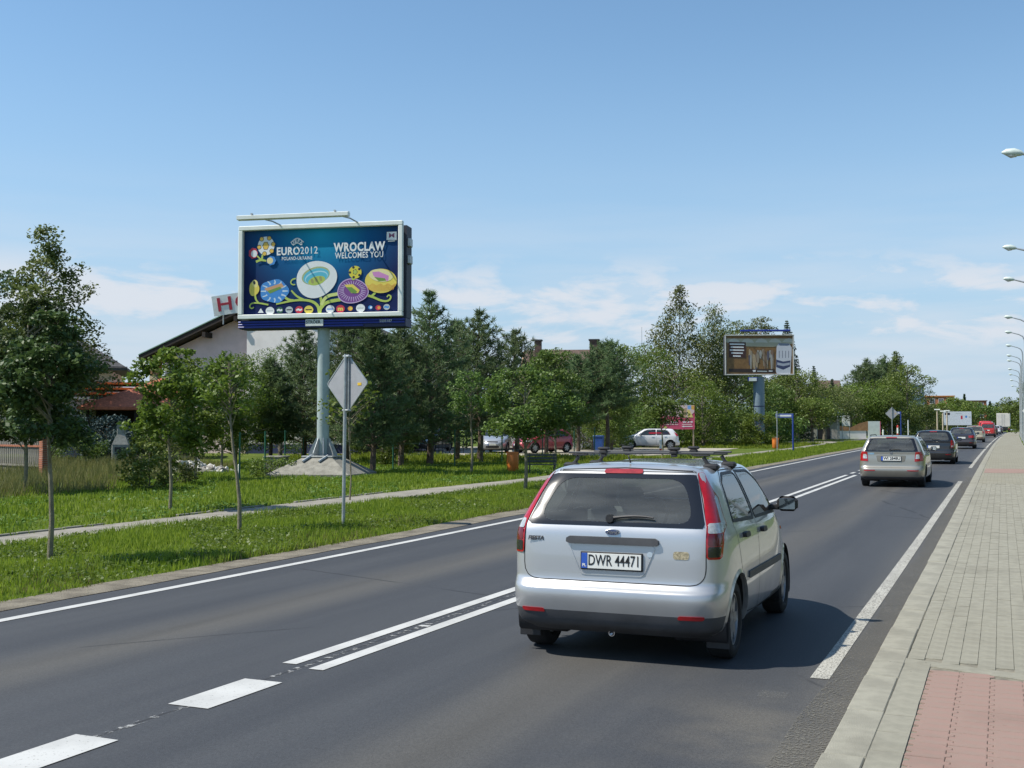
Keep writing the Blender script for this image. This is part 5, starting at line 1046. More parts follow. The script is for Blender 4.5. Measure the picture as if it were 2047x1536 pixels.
def pine(h, r, zb, seed, lm=None, tuft=.20):
    rs = np.random.default_rng(seed); P = []; D = []; limbs = []; hc = h - zb; z = zb * .8 + .15
    while z < h - .12:
        v = (z - zb) / hc; L = r * (1.0 - .15 * max(0, .25 - v) * 4) * max(.10, (1 - max(0, v) ** 1.7)) ; nb = int(rs.integers(6, 10)) if v < .85 else 5; o = rs.uniform(0, 6.28)
        for k in range(nb):
            a = o + 2 * math.pi * k / nb + rs.uniform(-.3, .3); l = L * rs.uniform(.65, 1.12); rise = .15 + .55 * max(v, 0) + rs.uniform(-.1, .15)
            ca, sa = math.cos(a), math.sin(a); f = lambda t: np.array([ca * l * t, sa * l * t, z + l * (rise * t * t + .10 * t)])
            limbs.append((f(0), f(.95), .012 + .018 * l / max(r, .1)))
            for t in np.arange(.28, 1.001, .16 * .9 / max(.5, l)):
                b = f(t); fw__ = np.array([ca, sa, .35 + rise * t]); fw__ /= np.linalg.norm(fw__); sd_ = np.array([-sa, ca, .1])
                tw = l * .30 * (1 - .55 * t)
                for s in (-1, 1):
                    for q in (.4, .75, 1.0):
                        dd = fw__ * .6 + s * sd_ + np.array([0, 0, .35]); dd /= np.linalg.norm(dd); P.append(b + dd * tw * q + rs.normal(0, .03, 3)); D.append(dd + rs.normal(0, .25, 3))
                P.append(b); D.append(fw__ + rs.normal(0, .2, 3))
            P.append(f(1.0)); D.append(np.array([ca * .4, sa * .4, 1.0]))
        z += rs.uniform(.26, .40) * (.7 + .3 * hc / 6)
    for q in np.linspace(0, .35, 6): P.append(np.array([0, 0, h - q])); D.append(np.array([rs.normal(0, .2), rs.normal(0, .2), 1.0]))
    P = np.array(P); D = np.array(D); D /= np.linalg.norm(D, axis=1)[:, None]
    if len(P) > 1750: k = rs.choice(len(P), 1750, replace=False); P, D = P[k], D[k]
    nn = 9; n = len(P) * nn; c = np.repeat(P, nn, 0); d0 = np.repeat(D, nn, 0); d = d0 * .75 + rs.normal(0, .55, (n, 3)); d /= np.linalg.norm(d, axis=1)[:, None]
    c = c - d0 * (rs.uniform(0, .6, n) * tuft)[:, None]; l = tuft * rs.uniform(.7, 1.15, n)[:, None]; s = np.cross(d, rs.normal(size=(n, 3))); s /= np.linalg.norm(s, axis=1)[:, None]; wd = tuft * .16
    V = np.stack([c - s * wd * .5, c + s * wd * .5, c + d * l + s * wd * .15, c + d * l - s * wd * .15], 1).reshape(-1, 3); F = np.arange(4 * n).reshape(n, 4)
    V[:, 2] = np.maximum(V[:, 2], .05)
    cm = newmesh('crown', V, F, lm or L_pine); tone_attr(cm, np.repeat(np.clip(rs.normal(.42, .12, len(P)), 0, 1).repeat(nn) + rs.normal(0, .08, n) + (rs.uniform(size=n) < .02) * .5, 4))
    tm, _ = trunkmesh(h * .97, max(.06, h * .019), (rs.uniform(-.01, .01), rs.uniform(-.01, .01)), limbs, bark_p, rs)
    return tm, cm
def spruce(h, r, zb, seed, lm, ls):
    rs = np.random.default_rng(seed); pts = []; tn = []; limbs = []; z = zb; step = max(.2, h * .017)
    while z < h * .985:
        v = (z - zb) / (h - zb); L = r * (1 - v) ** .85 + .05; nb = 10 if v < .8 else 6; o = rs.uniform(0, 6.28)
        for k in range(nb):
            a = o + 2 * math.pi * k / nb + rs.uniform(-.2, .2); l = L * rs.uniform(.7, 1.1); nq = max(6, int(l / ls * 8)); t = rs.uniform(.05, 1, nq)
            x = t * l; side = rs.normal(0, .16, nq) * l * (1 - t * .6); zz = z + step - .42 * x + .30 * x * x / max(l, .1) - rs.uniform(0, .35, nq) * min(.6, l * .35)
            pts.append(np.c_[math.cos(a) * x - math.sin(a) * side, math.sin(a) * x + math.cos(a) * side, zz]); tn.append(np.clip(.3 + .25 * t + rs.normal(0, .1, nq), 0, 1))
            limbs.append(((0, 0, z + step), (math.cos(a) * l * .9, math.sin(a) * l * .9, z + step - .15 * l), .01 + .01 * l))
        z += step
    nt = max(3, int(.1 * h / ls * 2)); pts.append(np.c_[rs.normal(0, .03, nt), rs.normal(0, .03, nt), np.linspace(h * .93, h, nt)]); tn.append(np.full(nt, .5))
    p = np.concatenate(pts); p[:, 2] = np.clip(p[:, 2], .05, h); V, F = quads(p, ls, .3, .5, rs, .7); cm = newmesh('crown', V, F, lm); tone_attr(cm, np.repeat(np.concatenate(tn), 4))
    tm, _ = trunkmesh(h * .98, max(.06, h * .014), (0, 0), limbs[::3], bark_p, rs)
    return tm, cm
def plant(name, label, cat, x, y, tm, cm, group=None, rz=0., dz=0.):
    t_ = thing(name, label, cat, gp(x, y, dz), rz, group); obj('trunk', tm, t_); obj('crown', cm, t_); return t_
TREES = [
    ('young', -11.8, 11.5, 3.35, 0.56, 1.5),
    ('young', -24.1, 22.6, 5.3, 0.95, 1.3),
    ('young', -16.3, 19.2, 3.5, 0.75, 1.3),
    ('young', -24.1, 29.6, 4.0, 0.9, 1.0),
    ('young', -12.0, 15.9, 3.1, 0.45, 2.0),
    ('young', -28.6, 36.7, 4.3, 0.95, 0.7),
    ('young', -17.9, 37.5, 3.7, 0.78, 2.1),
    ('young', -12.1, 28.8, 3.4, 1.07, 1.3),
    ('young', -15.8, 40.5, 4.6, 1.16, 1.4),
    ('young', -16.0, 56.3, 3.1, .95, 1.75),
    ('sapling', -14.3, 23.2, 3.1, 0.66, 1.8),
    ('birch', -44.9, 43.6, 12.2, 2.75, 1.2),
    ('leafy', -48.9, 43.6, 10.3, 2.3, 1.0),
    ('spruceblue', -37.7, 36.0, 6.9, 0.96, 1.2),
    ('leafy', -31.2, 41.0, 4.8, 1.28, 0.8),
    ('leafy', -36.4, 51.8, 5.9, 1.65, 0.4),
    ('pine', -30.9, 43.2, 4.9, 1.1, 1.1),
    ('pine', -30.7, 45.6, 6.5, 1.62, 1.0),
    ('pine', -27.2, 43.8, 6.8, 1.7, 1.1),
    ('pine', -21.4, 36.3, 5.6, 1.39, 1.1),
    ('pine', -23.0, 41.3, 6.1, 1.57, 1.1),
    ('pine', -22.8, 43.5, 7.6, 1.9, 1.0),
    ('pine', -24.4, 49.4, 6.9, 1.71, 0.9),
    ('pine', -22.5, 48.0, 7.1, 1.77, 1.0),
    ('pine', -22.5, 52.4, 6.6, 1.9, 0.9),
    ('pine', -23.0, 57.7, 5.5, 1.79, 0.9),
    ('pine', -22.4, 61.2, 5.7, 1.88, 1.1),
    ('pine', -21.2, 62.8, 6.7, 1.61, 1.7),
    ('leafy', -24.6, 70.1, 5.4, 1.97, 1.0),
    ('leafy', -26.9, 84.3, 7.9, 2.35, 0.5),
    ('leafy', -26.6, 88.8, 8.2, 2.45, 0.4),
    ('leafy', -22.5, 67.6, 4.2, 1.3, 0.9),
    ('birch', -24.9, 93.9, 13.8, 3.52, 3.7),
    ('birch', -23.2, 97.9, 12.3, 2.97, 3.8),
    ('leafy', -20.4, 82.8, 4.8, 1.68, 0.3),
    ('leafy', -24.0, 87.8, 6.2, 3.0, 0.2),
    ('leafy', -22.4, 100.4, 8.1, 3.37, 0.1),
    ('birch', -27.6, 127.7, 13.6, 2.9, 4.4),
    ('birch', -24.6, 126.8, 13.8, 2.2, 4.5),
    ('leafy', -16.9, 86.5, 2.4, 1.07, 0.1),
    ('spruce', -20.1, 117.8, 12.4, 2.84, 0.5),
    ('leafy', -18.6, 114.1, 6.9, 2.86, 0.1),
    ('spruce', -19.4, 131.2, 8.2, 1.59, 1.0),
    ('leafy', -17.1, 122.4, 5.5, 2.91, 0.1),
    ('spruce', -18.9, 142.4, 7.2, 1.59, 0.9),
    ('leafy', -16.6, 110.6, 4.0, 2.16, 0.1),
    ('leafy', -19.6, 166.1, 7.1, 3.38, 0.1),
    ('leafy', -17.3, 171.4, 7.7, 4.37, 0.1),
    ('pine', -20.3, 194.1, 12.1, 3.93, 2.4),
    ('pine', -18.0, 199.5, 13.2, 4.01, 2.4),
    ('birch', -14.6, 185.7, 13.4, 2.58, 3.9),
    ('leafy', -12.5, 175.7, 10.5, 2.95, 0.1),
    ('leafy', -14.5, 168.3, 5.8, 3.2, 0.1),
    ('leafy', -13.0, 230.0, 5.2, 3.84, 0.1),
    ('leafy', -11.0, 248.3, 6.1, 3.4, 0.1),
    ('leafy', -9.1, 260.1, 7.2, 3.55, 0.1),
    ('spruce', -8.4, 312.7, 9.7, 1.68, 0.4),
    ('leafy', -5.6, 298.6, 7.1, 4.29, 0.1),
    ('spruce', -2.7, 358.8, 8.7, 1.91, 0.6),
    ('leafy', -2.3, 383.0, 7.4, 3.91, 0.6),
    ('leafy', 1.1, 365.9, 8.4, 4.17, 0.6),
    ('leafy', 4.5, 353.2, 8.9, 3.58, 0.6),
    ('leafy', 3.8, 165.3, 7.2, 2.33, 0.7),
]
TL = [  # name and label of each tree, in the order of the table
 ('street_tree', 'young street tree with a dense round crown and pale slim trunk in the near verge'), ('garden_tree', 'dark slim-trunked tree behind the young street tree beside the wooden fence'),
 ('young_tree', 'young leafy tree with a straight trunk standing just behind the footpath'), ('young_tree', 'young dark-trunked tree in front of the white rubble heap'),
 ('street_tree', 'spindly leaning young tree with a thin tuft of leaves in the near verge'), ('young_tree', 'small bright tree behind the white rubble heap'),
 ('young_tree', 'thin young tree between the pines and the orange litter bin'), ('street_tree', 'young maple with large pale leaves in the verge near the bench'), ('young_tree', 'leafy young maple with a bare stem just behind the bench'),
 ('young_tree', 'small dark-leaved tree on a thin stem in front of the pink board'), ('sapling', 'sparse sapling half hidden behind the near diamond road sign'),
 ('birch_tree', 'tall birch with a feathery tip above the garden by the dark roofed house'), ('garden_tree', 'tall dark broadleaf tree beside the feathery birch'), ('blue_spruce', 'small blue spruce in front of the tall birch'),
 ('garden_tree', 'bright green tree in front of the pink hotel wall'), ('garden_tree', 'broad dark tree close to the right corner of the hotel'),
 ('pine_tree', 'pine in front of the hotel corner, left of the billboard pole'), ('pine_tree', 'pine with a pale lower trunk just left of the billboard pole'), ('pine_tree', 'pine behind the billboard pole and the diamond sign'), ('pine_tree', 'pine standing right of the concrete foot of the billboard'),
 ('pine_tree', 'pine beside a green fence post under the right end of the billboard'), ('pine_tree', 'tallest pine with upright candles right of the billboard'), ('pine_tree', 'pine crowded between the tallest pine and the next pointed pine'), ('pine_tree', 'second tallest pointed pine beside the tallest one'), ('pine_tree', 'pine above the silver grey parked car'), ('pine_tree', 'low pine in front of the house with two chimneys'), ('pine_tree', 'pine with a bare dark trunk in front of the white tent'), ('pine_tree', 'pine with an orange trunk beside the blue bin'),
 ('tree', 'leafy tree behind the orange-trunked pine'), ('tree', 'grey green tree left of the big weeping birch'), ('tree', 'tall shrubby tree leaning against the big weeping birch'), ('tree', 'bright leafy tree left of the pink board'),
 ('birch_tree', 'big weeping birch, the tallest tree behind the pink board'), ('birch_tree', 'weeping birch touching the left edge of the beverage billboard'), ('young_tree', 'bright pointed young tree right of the pink board'), ('tree', 'dark broad tree behind the pink board'), ('tree', 'bushy tree covering the lower left corner of the beverage billboard'),
 ('birch_tree', 'pale birch top rising behind the left half of the beverage billboard'), ('birch_tree', 'single birch top rising above the middle of the beverage billboard'), ('bush', 'small bush at the foot of the wide bluish pole'), ('spruce_tree', 'tall dark spruce right behind the beverage billboard'), ('tree', 'leafy tree right of the wide bluish pole'),
 ('spruce_tree', 'narrow dark spruce top beyond the tall spruce'), ('tree', 'yellowish leafy tree above the grey shed'), ('spruce_tree', 'small spruce top beside the far white chimney'), ('tree', 'low leafy tree behind the blue street name sign'),
 ('tree', 'round leafy tree above the white garden wall'), ('tree', 'large light green tree behind the second diamond sign'), ('pine_tree', 'far pine on top of the large roadside tree group'), ('pine_tree', 'far pine beside the birch in the large roadside tree group'), ('birch_tree', 'far birch forming the highest tip of the roadside tree group'), ('tree', 'dark tree closing the roadside tree group towards the road'), ('tree', 'dark tree behind the second diamond sign post'),
 ('tree', 'low far tree below the glass office block'), ('tree', 'far tree below the brick houses'), ('tree', 'far tree left of the white hoarding'), ('spruce_tree', 'far pointed spruce in front of a brick house'), ('tree', 'far round tree above the white hoarding'), ('spruce_tree', 'tiny far spruce near the lorry'), ('tree', 'far dark tree behind the lorry'), ('tree', 'far tree beyond the bend, left of the lamp posts'), ('tree', 'far tree beyond the bend, behind the lamp posts'), ('tree', 'roadside tree on the pavement side behind the yellow diamond sign')]
for i, (k, x, y, h, r, zb) in enumerate(TREES):
    d = math.hypot(x, y); ls = max(.085, 3.3 * d / 2250); nm, lab = TL[i]; sd_ = 100 + i
    if k == 'young':
        near = i in (0, 4); lm = L_young if i in (2, 3, 4, 5) else L_dark if i < 2 else L_maple
        r_ = r * (1.06 if i != 4 else 1.15)
        tm, cm = broadleaf('young', h, r_, zb, lm, bark_y, sd_, .082 if d < 25 else .11 if d < 45 else .14, (1.7 if i < 2 else 1.0) if i not in (4, 6) else .5, .036 if d < 30 else .05, (-.085, .0) if i == 4 else None)
    elif k == 'sapling': tm, cm = broadleaf('young', h, r, zb, L_young, bark_y, sd_, .12, .18, .02)
    elif k == 'birch': tm, cm = broadleaf('birch' if i not in (11, 37, 38) else ('garden' if i == 11 else 'leafy'), h, r, zb, L_birch, bark_b, sd_, ls * 1.0, 1.25 if i != 11 else 1.6, h * .009)
    elif k == 'leafy': tm, cm = broadleaf('leafy', h, r * 1.25, min(zb, h * .12) if i not in (41, 43, 45, 46) else h * .42, L_dark if i == 12 else [L_leafy, L_leafy, L_maple, L_birch, L_young][i % 5 if i not in (34, 47) else 4], bark_g, sd_, ls, .9 if i != 12 else 1.6)
    elif k == 'pine': tm, cm = pine(h, r * 1.42, zb * (1.75 if 21 < i < 28 else .9), sd_, tuft=.23 if d < 90 else .6)
    elif k == 'spruce': tm, cm = spruce(h, r, zb, sd_, L_spruce, max(.22, ls * 1.2))
    else: tm, cm = spruce(h, r, zb, sd_, L_blue, .16)
    plant(nm, lab, 'bush' if nm == 'bush' else 'tree', x, y, tm, cm, {'pine_tree': 'pines behind the billboard' if d < 100 else None}.get(nm))
# trees beyond the pavement, on the camera's side of the road (they show in the car windows)
for i, (x, y, h, r) in enumerate(((7.5, 8, 8, 3), (8.5, 22, 8, 3.2), (9.5, 38, 11, 3.4), (10.5, 46, 12, 3.6), (10.0, 55, 11, 3.4), (11.5, 64, 12, 3.6))):
    tm, cm = broadleaf('leafy', h, r, .5, L_maple, bark_g, 300 + i, .28, .5); plant('roadside_tree', 'leafy tree beyond the pavement, %s of six along the grass behind the lamp posts' % ('first', 'second', 'third', 'fourth', 'fifth', 'last')[i], 'tree', x, y, tm, cm, 'trees beyond the pavement')
# shrubs
def shrub(label, x, y, h, r, lm, seed, ls=.10, dens=.8, nm='shrub'):
    tm, cm = broadleaf('leafy', h, r, .05, lm, bark_g, seed, ls, dens, .02); return plant(nm, label, 'shrub', x, y, tm, cm)
shrub('loose green bush in the long grass beside the young tree', -21.85, 24.9, 1.35, .75, L_leafy, 400); shrub('wispy pale bush behind the loose green bush', -23.0, 27.2, 1.7, .8, L_birch, 401, .09, .5)
shrub('low bush left of the concrete foot of the billboard', -23.5, 32.9, .55, .9, L_young, 402); shrub('small dark clump of weeds at the near edge of the long grass', -23.6, 20.3, .5, .45, L_leafy, 403)
shrub('small bright conifer-like bush beside the green fence post', -24.2, 43.0, 1.8, .6, L_leafy, 404, .09); shrub('dark bush under the porch wall beside the barbecue', -40.2, 42.8, 2.2, 1.6, L_blue, 405, .14); shrub('flowering bush with yellow tips behind the stone barbecue', -38.0, 43.4, 1.7, .9, L_young, 406, .11, .6); shrub('low dark shrub in front of the wooden fence end', -38.5, 39.0, 1.4, 1.1, L_maple, 407, .12)
for i, (x, y, h, r) in enumerate(((-33.5, 58, 3.2, 2.2), (-37.5, 60, 3.6, 2.4), (-30.5, 71, 3.2, 2.3), (-35, 72.5, 3.6, 2.5), (-26.5, 73.5, 3.2, 2.0), (-23.0, 79.5, 2.8, 2.0), (-41, 66, 4.2, 2.8), (-20.2, 88.2, 3.2, 2.4), (-17.2, 92.5, 2.6, 2.0), (-24.2, 79.8, 3.0, 2.2), (-24.0, 111.5, 6.5, 3.6), (-20.5, 108.5, 5.5, 2.8))):
    tm, cm = broadleaf('leafy', h, r, .05, L_maple, bark_g, 420 + i, .20, .7, .04); plant('hedge_shrub', 'dense shrub ' + ('left of the dark parked estate', 'at the hotel side of the car park', 'behind the silver grey parked car', 'behind the dark parked estate', 'left of the white tent', 'left of the pink board', 'at the far corner of the car park', 'in front of the wide bluish pole', 'right of the wide bluish pole', 'between the white tent and the pink board', 'in the gap left of the wide bluish pole', 'in the gap behind the wide bluish pole')[i], 'shrub', x, y, tm, cm, 'shrubs behind the car park')
# far belt of woodland closing the horizon
rs = np.random.default_rng(9); P = []
for k in range(640):
    a = rs.uniform(-1.45, .30); d = rs.uniform(380, 620); x, y = d * math.sin(a), d * math.cos(a); hh = rs.uniform(4.5, 8.5); n = 55; q = rs.normal(size=(n, 3)); q /= np.linalg.norm(q, axis=1)[:, None]
    P.append(np.array([x, y, float(tz(y)) + hh * .45]) + q * rs.uniform(.5, 1, n)[:, None] * [5.5, 5.5, hh * .5])
P = np.concatenate(P); V, F = quads(P, 2.0, .5, .8, rs); wm = newmesh('distant_woodland', V, F, L_leafy); tone_attr(wm, np.repeat(np.clip(rs.normal(.4, .15, len(P)), 0, 1), 4))
tag(obj('distant_woodland', wm, kind='stuff'), 'far green belt of woodland along the horizon', 'woodland')
# grass
L_grass = leafmat('grass_blades', (.13, .205, .015), (.285, .35, .036), (.48, .44, .13), .45, .55, .35); L_dry = leafmat('dry_grass', (.10, .13, .03), (.27, .23, .09), (.36, .28, .14), .35, .6, .5)
def blades(name, label, pts, hgt, wid, m, seed):
    rs = np.random.default_rng(seed); n = len(pts); a = rs.uniform(0, 6.28, n); h = hgt * rs.uniform(.3, 1.25, n) * (1 + .35 * np.sin(pts[:, 0] * 1.7 + 2 * np.sin(pts[:, 1] * .8))); ln = h * rs.uniform(.05, .55, n); b = rs.uniform(0, 6.28, n); w = wid * rs.uniform(.6, 1.2, n)
    cx = np.c_[np.cos(a) * w / 2, np.sin(a) * w / 2, np.zeros(n)]; tip = pts + np.c_[np.cos(b) * ln, np.sin(b) * ln, h]
    V = np.stack([pts - cx, pts + cx, tip + cx * .22, tip - cx * .22], 1).reshape(-1, 3); F = np.arange(4 * n).reshape(n, 4)
    me = newmesh(name, V, F, m); tone_attr(me, np.repeat(np.clip(rs.normal(.45, .2, n), 0, 1), 4))
    return tag(obj(name, me, kind='stuff'), label, 'grass')
def leaves(name, label, pts, size, m, seed):
    rs = np.random.default_rng(seed); n = len(pts); p = pts.copy(); p[:, 2] += rs.uniform(.01, .09, n); V, F = quads(p, size, 1.2, .75, rs); me = newmesh(name, V, F, m); tone_attr(me, np.repeat(np.clip(rs.normal(.42, .2, n), 0, 1), 4))
    return tag(obj(name, me, kind='stuff'), label, 'plants')
def scatter(n, x0, x1, y0, y1, seed, ok, clump=.35):
    rs = np.random.default_rng(seed); c = np.c_[rs.uniform(x0, x1, n // 5), rs.uniform(y0, y1, n // 5)]; p = np.repeat(c, 5, 0) + rs.normal(0, clump * .12, (n // 5 * 5, 2)); p = p[ok(p[:, 0], p[:, 1])]; return np.c_[p, tz(p[:, 1]) - .012]
PN = np.vectorize(PATHN); PF = np.vectorize(PATHF); shoulder = np.vectorize(ragged(-9.40, .12, 1)); cvv = np.vectorize(cv)
def seen(x, y): return (x / y > -1.9) & (y > 3)
blades('grass', 'mown green grass in the strip between road and footpath', scatter(125000, -15, -9.2, 4, 36, 1, lambda x, y: seen(x, y) & (x < shoulder(y) + cvv(y) + .02) & (x > PN(y) - .05)), .088, .018, L_grass, 11)
blades('grass', 'mown green grass in the strip between road and footpath', scatter(70000, -15, -9.0, 36, 110, 2, lambda x, y: (x < shoulder(y) + cvv(y)) & (x > PN(y) - .05)), .13, .04, L_grass, 12)
blades('grass', 'green grass of the open meadow behind the footpath', scatter(105000, -34, -14, 8, 46, 3, lambda x, y: seen(x, y) & (x < PF(y) + .08) & ~((np.abs(x - BX) < 1.72) & (np.abs(y - BY) < 1.72))), .115, .033, L_grass, 13)
blades('grass', 'green grass of the open meadow behind the footpath', scatter(60000, -34, -13, 46, 100, 4, lambda x, y: (x < PF(y) + .08) & ((y < 57.5) | (y > 77.5))), .16, .06, L_grass, 14)
blades('long_grass', 'long dry yellowish grass and weeds by the wooden fence', scatter(52000, -40, -21.5, 20, 40, 5, lambda x, y: seen(x, y) & (x + .40 * (y - 20) < -22.2) & (x + .9 * (y - 28) > -37) | (seen(x, y) & (np.hypot(x + 25, y - 23.5) < 2.4))), .36, .022, L_dry, 15)
blades('grass', 'grass beyond the pavement on the lamp post side', scatter(16000, 1.2, 6, 30, 110, 6, lambda x, y: x > 1.22 + cvv(y)), .12, .05, L_grass, 16)

L_weed = leafmat('verge_weeds', (.075, .14, .018), (.16, .23, .036), (.26, .28, .09), .35, .5, .6)
blades('dry_grass', 'straw coloured grass along the ragged edge of the gravel shoulder', scatter(16000, -10.6, -9.2, 8, 40, 21, lambda x, y: (x < shoulder(y) + cvv(y) + .06) & (np.sin(x * 3 + y * .8) + np.sin(y * 2.1) > -.3)), .07, .014, L_dry, 22)
leaves('verge_weeds', 'clover and broad leaved weeds in the strip between road and footpath', scatter(64000, -15, -9.3, 4, 40, 23, lambda x, y: seen(x, y) & (x < shoulder(y) + cvv(y) - .05) & (x > PN(y)) & (np.sin(x * 2.2 + 1.3 * np.sin(y * .9)) + np.sin(y * 1.7 + x) > -.2), .6), .05, L_weed, 24)
leaves('meadow_weeds', 'low weeds in the meadow behind the footpath', scatter(50000, -34, -14, 13, 46, 25, lambda x, y: seen(x, y) & (x < PF(y)) & (np.sin(x * 1.1 + 1.3 * np.sin(y * .5)) + np.sin(y * .9 + x) > .1), .8), .075, L_weed, 26)
# ------------------------------------------------------------------ houses and small things
plaster = mat('pink_plaster', (.74, .58, .57), .9, var=.06, scale=1.5, bump=.2, bscale=60); white_pl = mat('white_plaster', (.80, .76, .73), .9, var=.06, scale=1.2); slate = mat('dark_slate', (.055, .055, .06), .7, var=.3, scale=6); timber = mat('dark_timber', (.028, .02, .016), .8, var=.3, scale=5)
redtile = mat('red_shingle', (.44, .135, .07), .85, var=.25, scale=8, bump=.4, bscale=30); orange_t = mat('orange_tile', (.58, .22, .06), .8, var=.25, scale=5); brick_m = mat('red_brick', (.33, .12, .065), .9, var=.3, scale=9, bump=.4); brownroof = mat('brown_roof', (.10, .065, .05), .85, var=.25, scale=4)
wglass = mat('window_glass', (.05, .065, .08), .08, var=.3, scale=1.0, coat=.6); wframe = mat('window_frame_white', (.72, .72, .70), .5); greenm = mat('copper_flashing', (.22, .36, .28), .6)
def window(root, x, y, z, w, h, rz=0., mull=1, fm=None):
    """a framed window standing 3 cm proud of a wall that faces -y"""
    f = MB(); t = .07
    for c, d in (((0, 0, h / 2 - t / 2), (w, .07, t)), ((0, 0, -h / 2 + t / 2), (w, .07, t)), ((-w / 2 + t / 2, 0, 0), (t, .068, h - 2 * t)), ((w / 2 - t / 2, 0, 0), (t, .068, h - 2 * t))): f.box(c, d)
    for k in range(mull): f.box((-w / 2 + w * (k + 1) / (mull + 1), 0, 0), (.05, .06, h - 2 * t))
    o = f.build('window', fm or wframe, root, loc=(x, y - .02, z), rot=(0, 0, rz)); MB().box((0, .012, 0), (w - .1, .02, h - .1)).build('pane', wglass, o); MB().box((0, -.06, -h / 2 - .03), (w + .12, .12, .04)).build('sill', wframe, o)
    return o
def gable_roof(root, x0, x1, y0, y1, ze, zr, over_x, over_y, m, thick=.18, name='roof', edge=None):
    """ridge along y"""
    xc = (x0 + x1) / 2; sl = (zr - ze) / (xc - x0); a = x0 - over_x; b = x1 + over_x; zl = ze - sl * over_x; out = []
    for s, xe in ((-1, a), (1, b)):
        v = [(xe, y0 - over_y, zl), (xc, y0 - over_y, zr), (xc, y1 + over_y, zr), (xe, y1 + over_y, zl)]; v = v + [(p[0], p[1], p[2] + thick) for p in v]
        out.append(MB().add(v, [(0, 1, 2, 3), (4, 5, 6, 7), (0, 1, 5, 4), (1, 2, 6, 5), (2, 3, 7, 6), (3, 0, 4, 7)]).build(name, m, root))
        if edge:
            v = [(xe, y0 - over_y - .04, zl + thick + .005), (xc, y0 - over_y - .04, zr + thick + .005), (xc, y0 - over_y + .12, zr + thick + .005), (xe, y0 - over_y + .12, zl + thick + .005)]; v = v + [(p[0], p[1], p[2] + .06) for p in v]
            MB().add(v, [(0, 1, 2, 3), (4, 5, 6, 7), (0, 1, 5, 4), (1, 2, 6, 5), (2, 3, 7, 6), (3, 0, 4, 7)]).build('flashing', edge, out[-1])
    return out
def gable_wall(root, x0, x1, y0, y1, ze, zr, m, name='wall'):
    xc = (x0 + x1) / 2; return MB().prism([(x0, -.4), (x1, -.4), (x1, ze), (xc, zr), (x0, ze)], y0, y1, 'xz').build(name, m, root)
# --- hotel
h = thing('hotel', 'pink and white hotel with a wide dark gable roof behind the billboard', 'house', gp(-41.0, 57.6), R(11))
gable_wall(h, -7.3, 7.5, .0, 12, 6.25, 9.35, plaster)
MB().prism([(-1.5, -.4), (6.9, -.4), (6.9, 6.25), (.1, 9.1), (-1.5, 8.5)], -.55, .02, 'xz').build('front_wing', white_pl, h); MB().box((2.7, -.28, .0), (8.44, .62, 1.1)).build('plinth', mat('plinth_blue', (.02, .03, .09), .7), h)
gable_roof(h, -7.3, 7.5, .0, 12, 6.35, 9.45, 1.35, .85, timber, .3, 'roof', greenm)
for xx, zz in ((-6.9, 6.05), (-4.2, 7.3), (-2.1, 8.25)): MB().box((xx, -.42, zz), (.22, 1.0, .32)).build('purlin', timber, h)
MB().tube([(-6.3, -.9, 5.9), (-5.2, -.05, 4.8)], .09, 6).build('brace', timber, h); window(h, -3.9, -.02, 4.75, 1.35, 1.35); window(h, -6.4, -.02, 4.7, 1.3, 1.5, mull=1)
window(h, -2.2, -.02, 4.75, .9, 1.3); window(h, .6, -.57, 4.4, 1.2, 1.3); window(h, 3.5, -.57, 4.4, 1.2, 1.3)
pil = bpy.data.objects.new('brick_pilaster', MB().box((-8.1, .3, 3.3), (.55, .55, 5.2)).mesh('brick_pilaster', mat('stone_cladding', (.42, .24, .14), .9, var=.2))); link(pil, h)
cl = [mat('cladding_light', (.52, .42, .27), .9, var=.15), mat('cladding_red', (.44, .21, .12), .9, var=.15)]
for k in range(16): MB().box((-8.1, .01, 1.1 + k * .3), (.57, .05, .27), bev=.02).build('cladding_stone', cl[k % 2 if k % 5 else 0], pil)
MB().box((-7.6, .1, 5.95), (2.2, 1.0, .18)).build('eaves_board', slate, h)
sg_ = thing('hotel_sign', 'white rooftop sign board with big red letters HOTEL on the dark gable', 'sign', (-41.9, 55.4, float(tz(55.4))), R(24))
bd = bpy.data.objects.new('sign_board', MB().box((0, 0, 0), (5.2, .08, 1.2)).mesh('sign_board', framew)); link(bd, sg_); bd.location = (1.0, -.1, 9.25); bd.rotation_euler = (0, R(-9), 0)
obj('lettering', textmesh('HOTEL', 1.15, mat('sign_red', (.42, .02, .04), .5), .018, .01, 1.2, spacing=1.15), bd, (.0, -.055, .0), (R(90), 0, 0))
for xx in (-1.0, 2.6): MB().tube([(xx, .15, 7.8), (xx, .15, 9.1)], .04, 6).build('sign_leg', steel, sg_)
# --- dark roofed house on the far left
h = thing('house', 'house with a dark slate hip roof behind the tall birch', 'house', gp(-52.6, 54.9), R(38))
MB().box((-2.5, 4.0, 2.9), (7.0, 8.0, 6.2)).build('wall', plaster, h)
MB().add([(-7.0, -1.0, 5.35), (2.0, -1.0, 5.35), (2.0, 9, 5.35), (-7.0, 9, 5.35), (-2.5, 3.0, 8.2), (-2.5, 5.0, 8.2), (-7.0, -1.0, 5.2), (2.0, -1.0, 5.2), (2.0, 9, 5.2), (-7.0, 9, 5.2)], [(0, 1, 4), (1, 2, 5, 4), (2, 3, 5), (3, 0, 4, 5), (6, 7, 1, 0), (7, 8, 2, 1), (8, 9, 3, 2), (9, 6, 0, 3), (9, 8, 7, 6)]).build('roof', slate, h)
for k in range(7): 
    f = k / 7.0; MB().box((-2.5, -1.0 + 4 * f - .02, 5.37 + 2.85 * f + .03), (9.0 * (1 - f), .05, .05)).build('slate_course', slate, h)
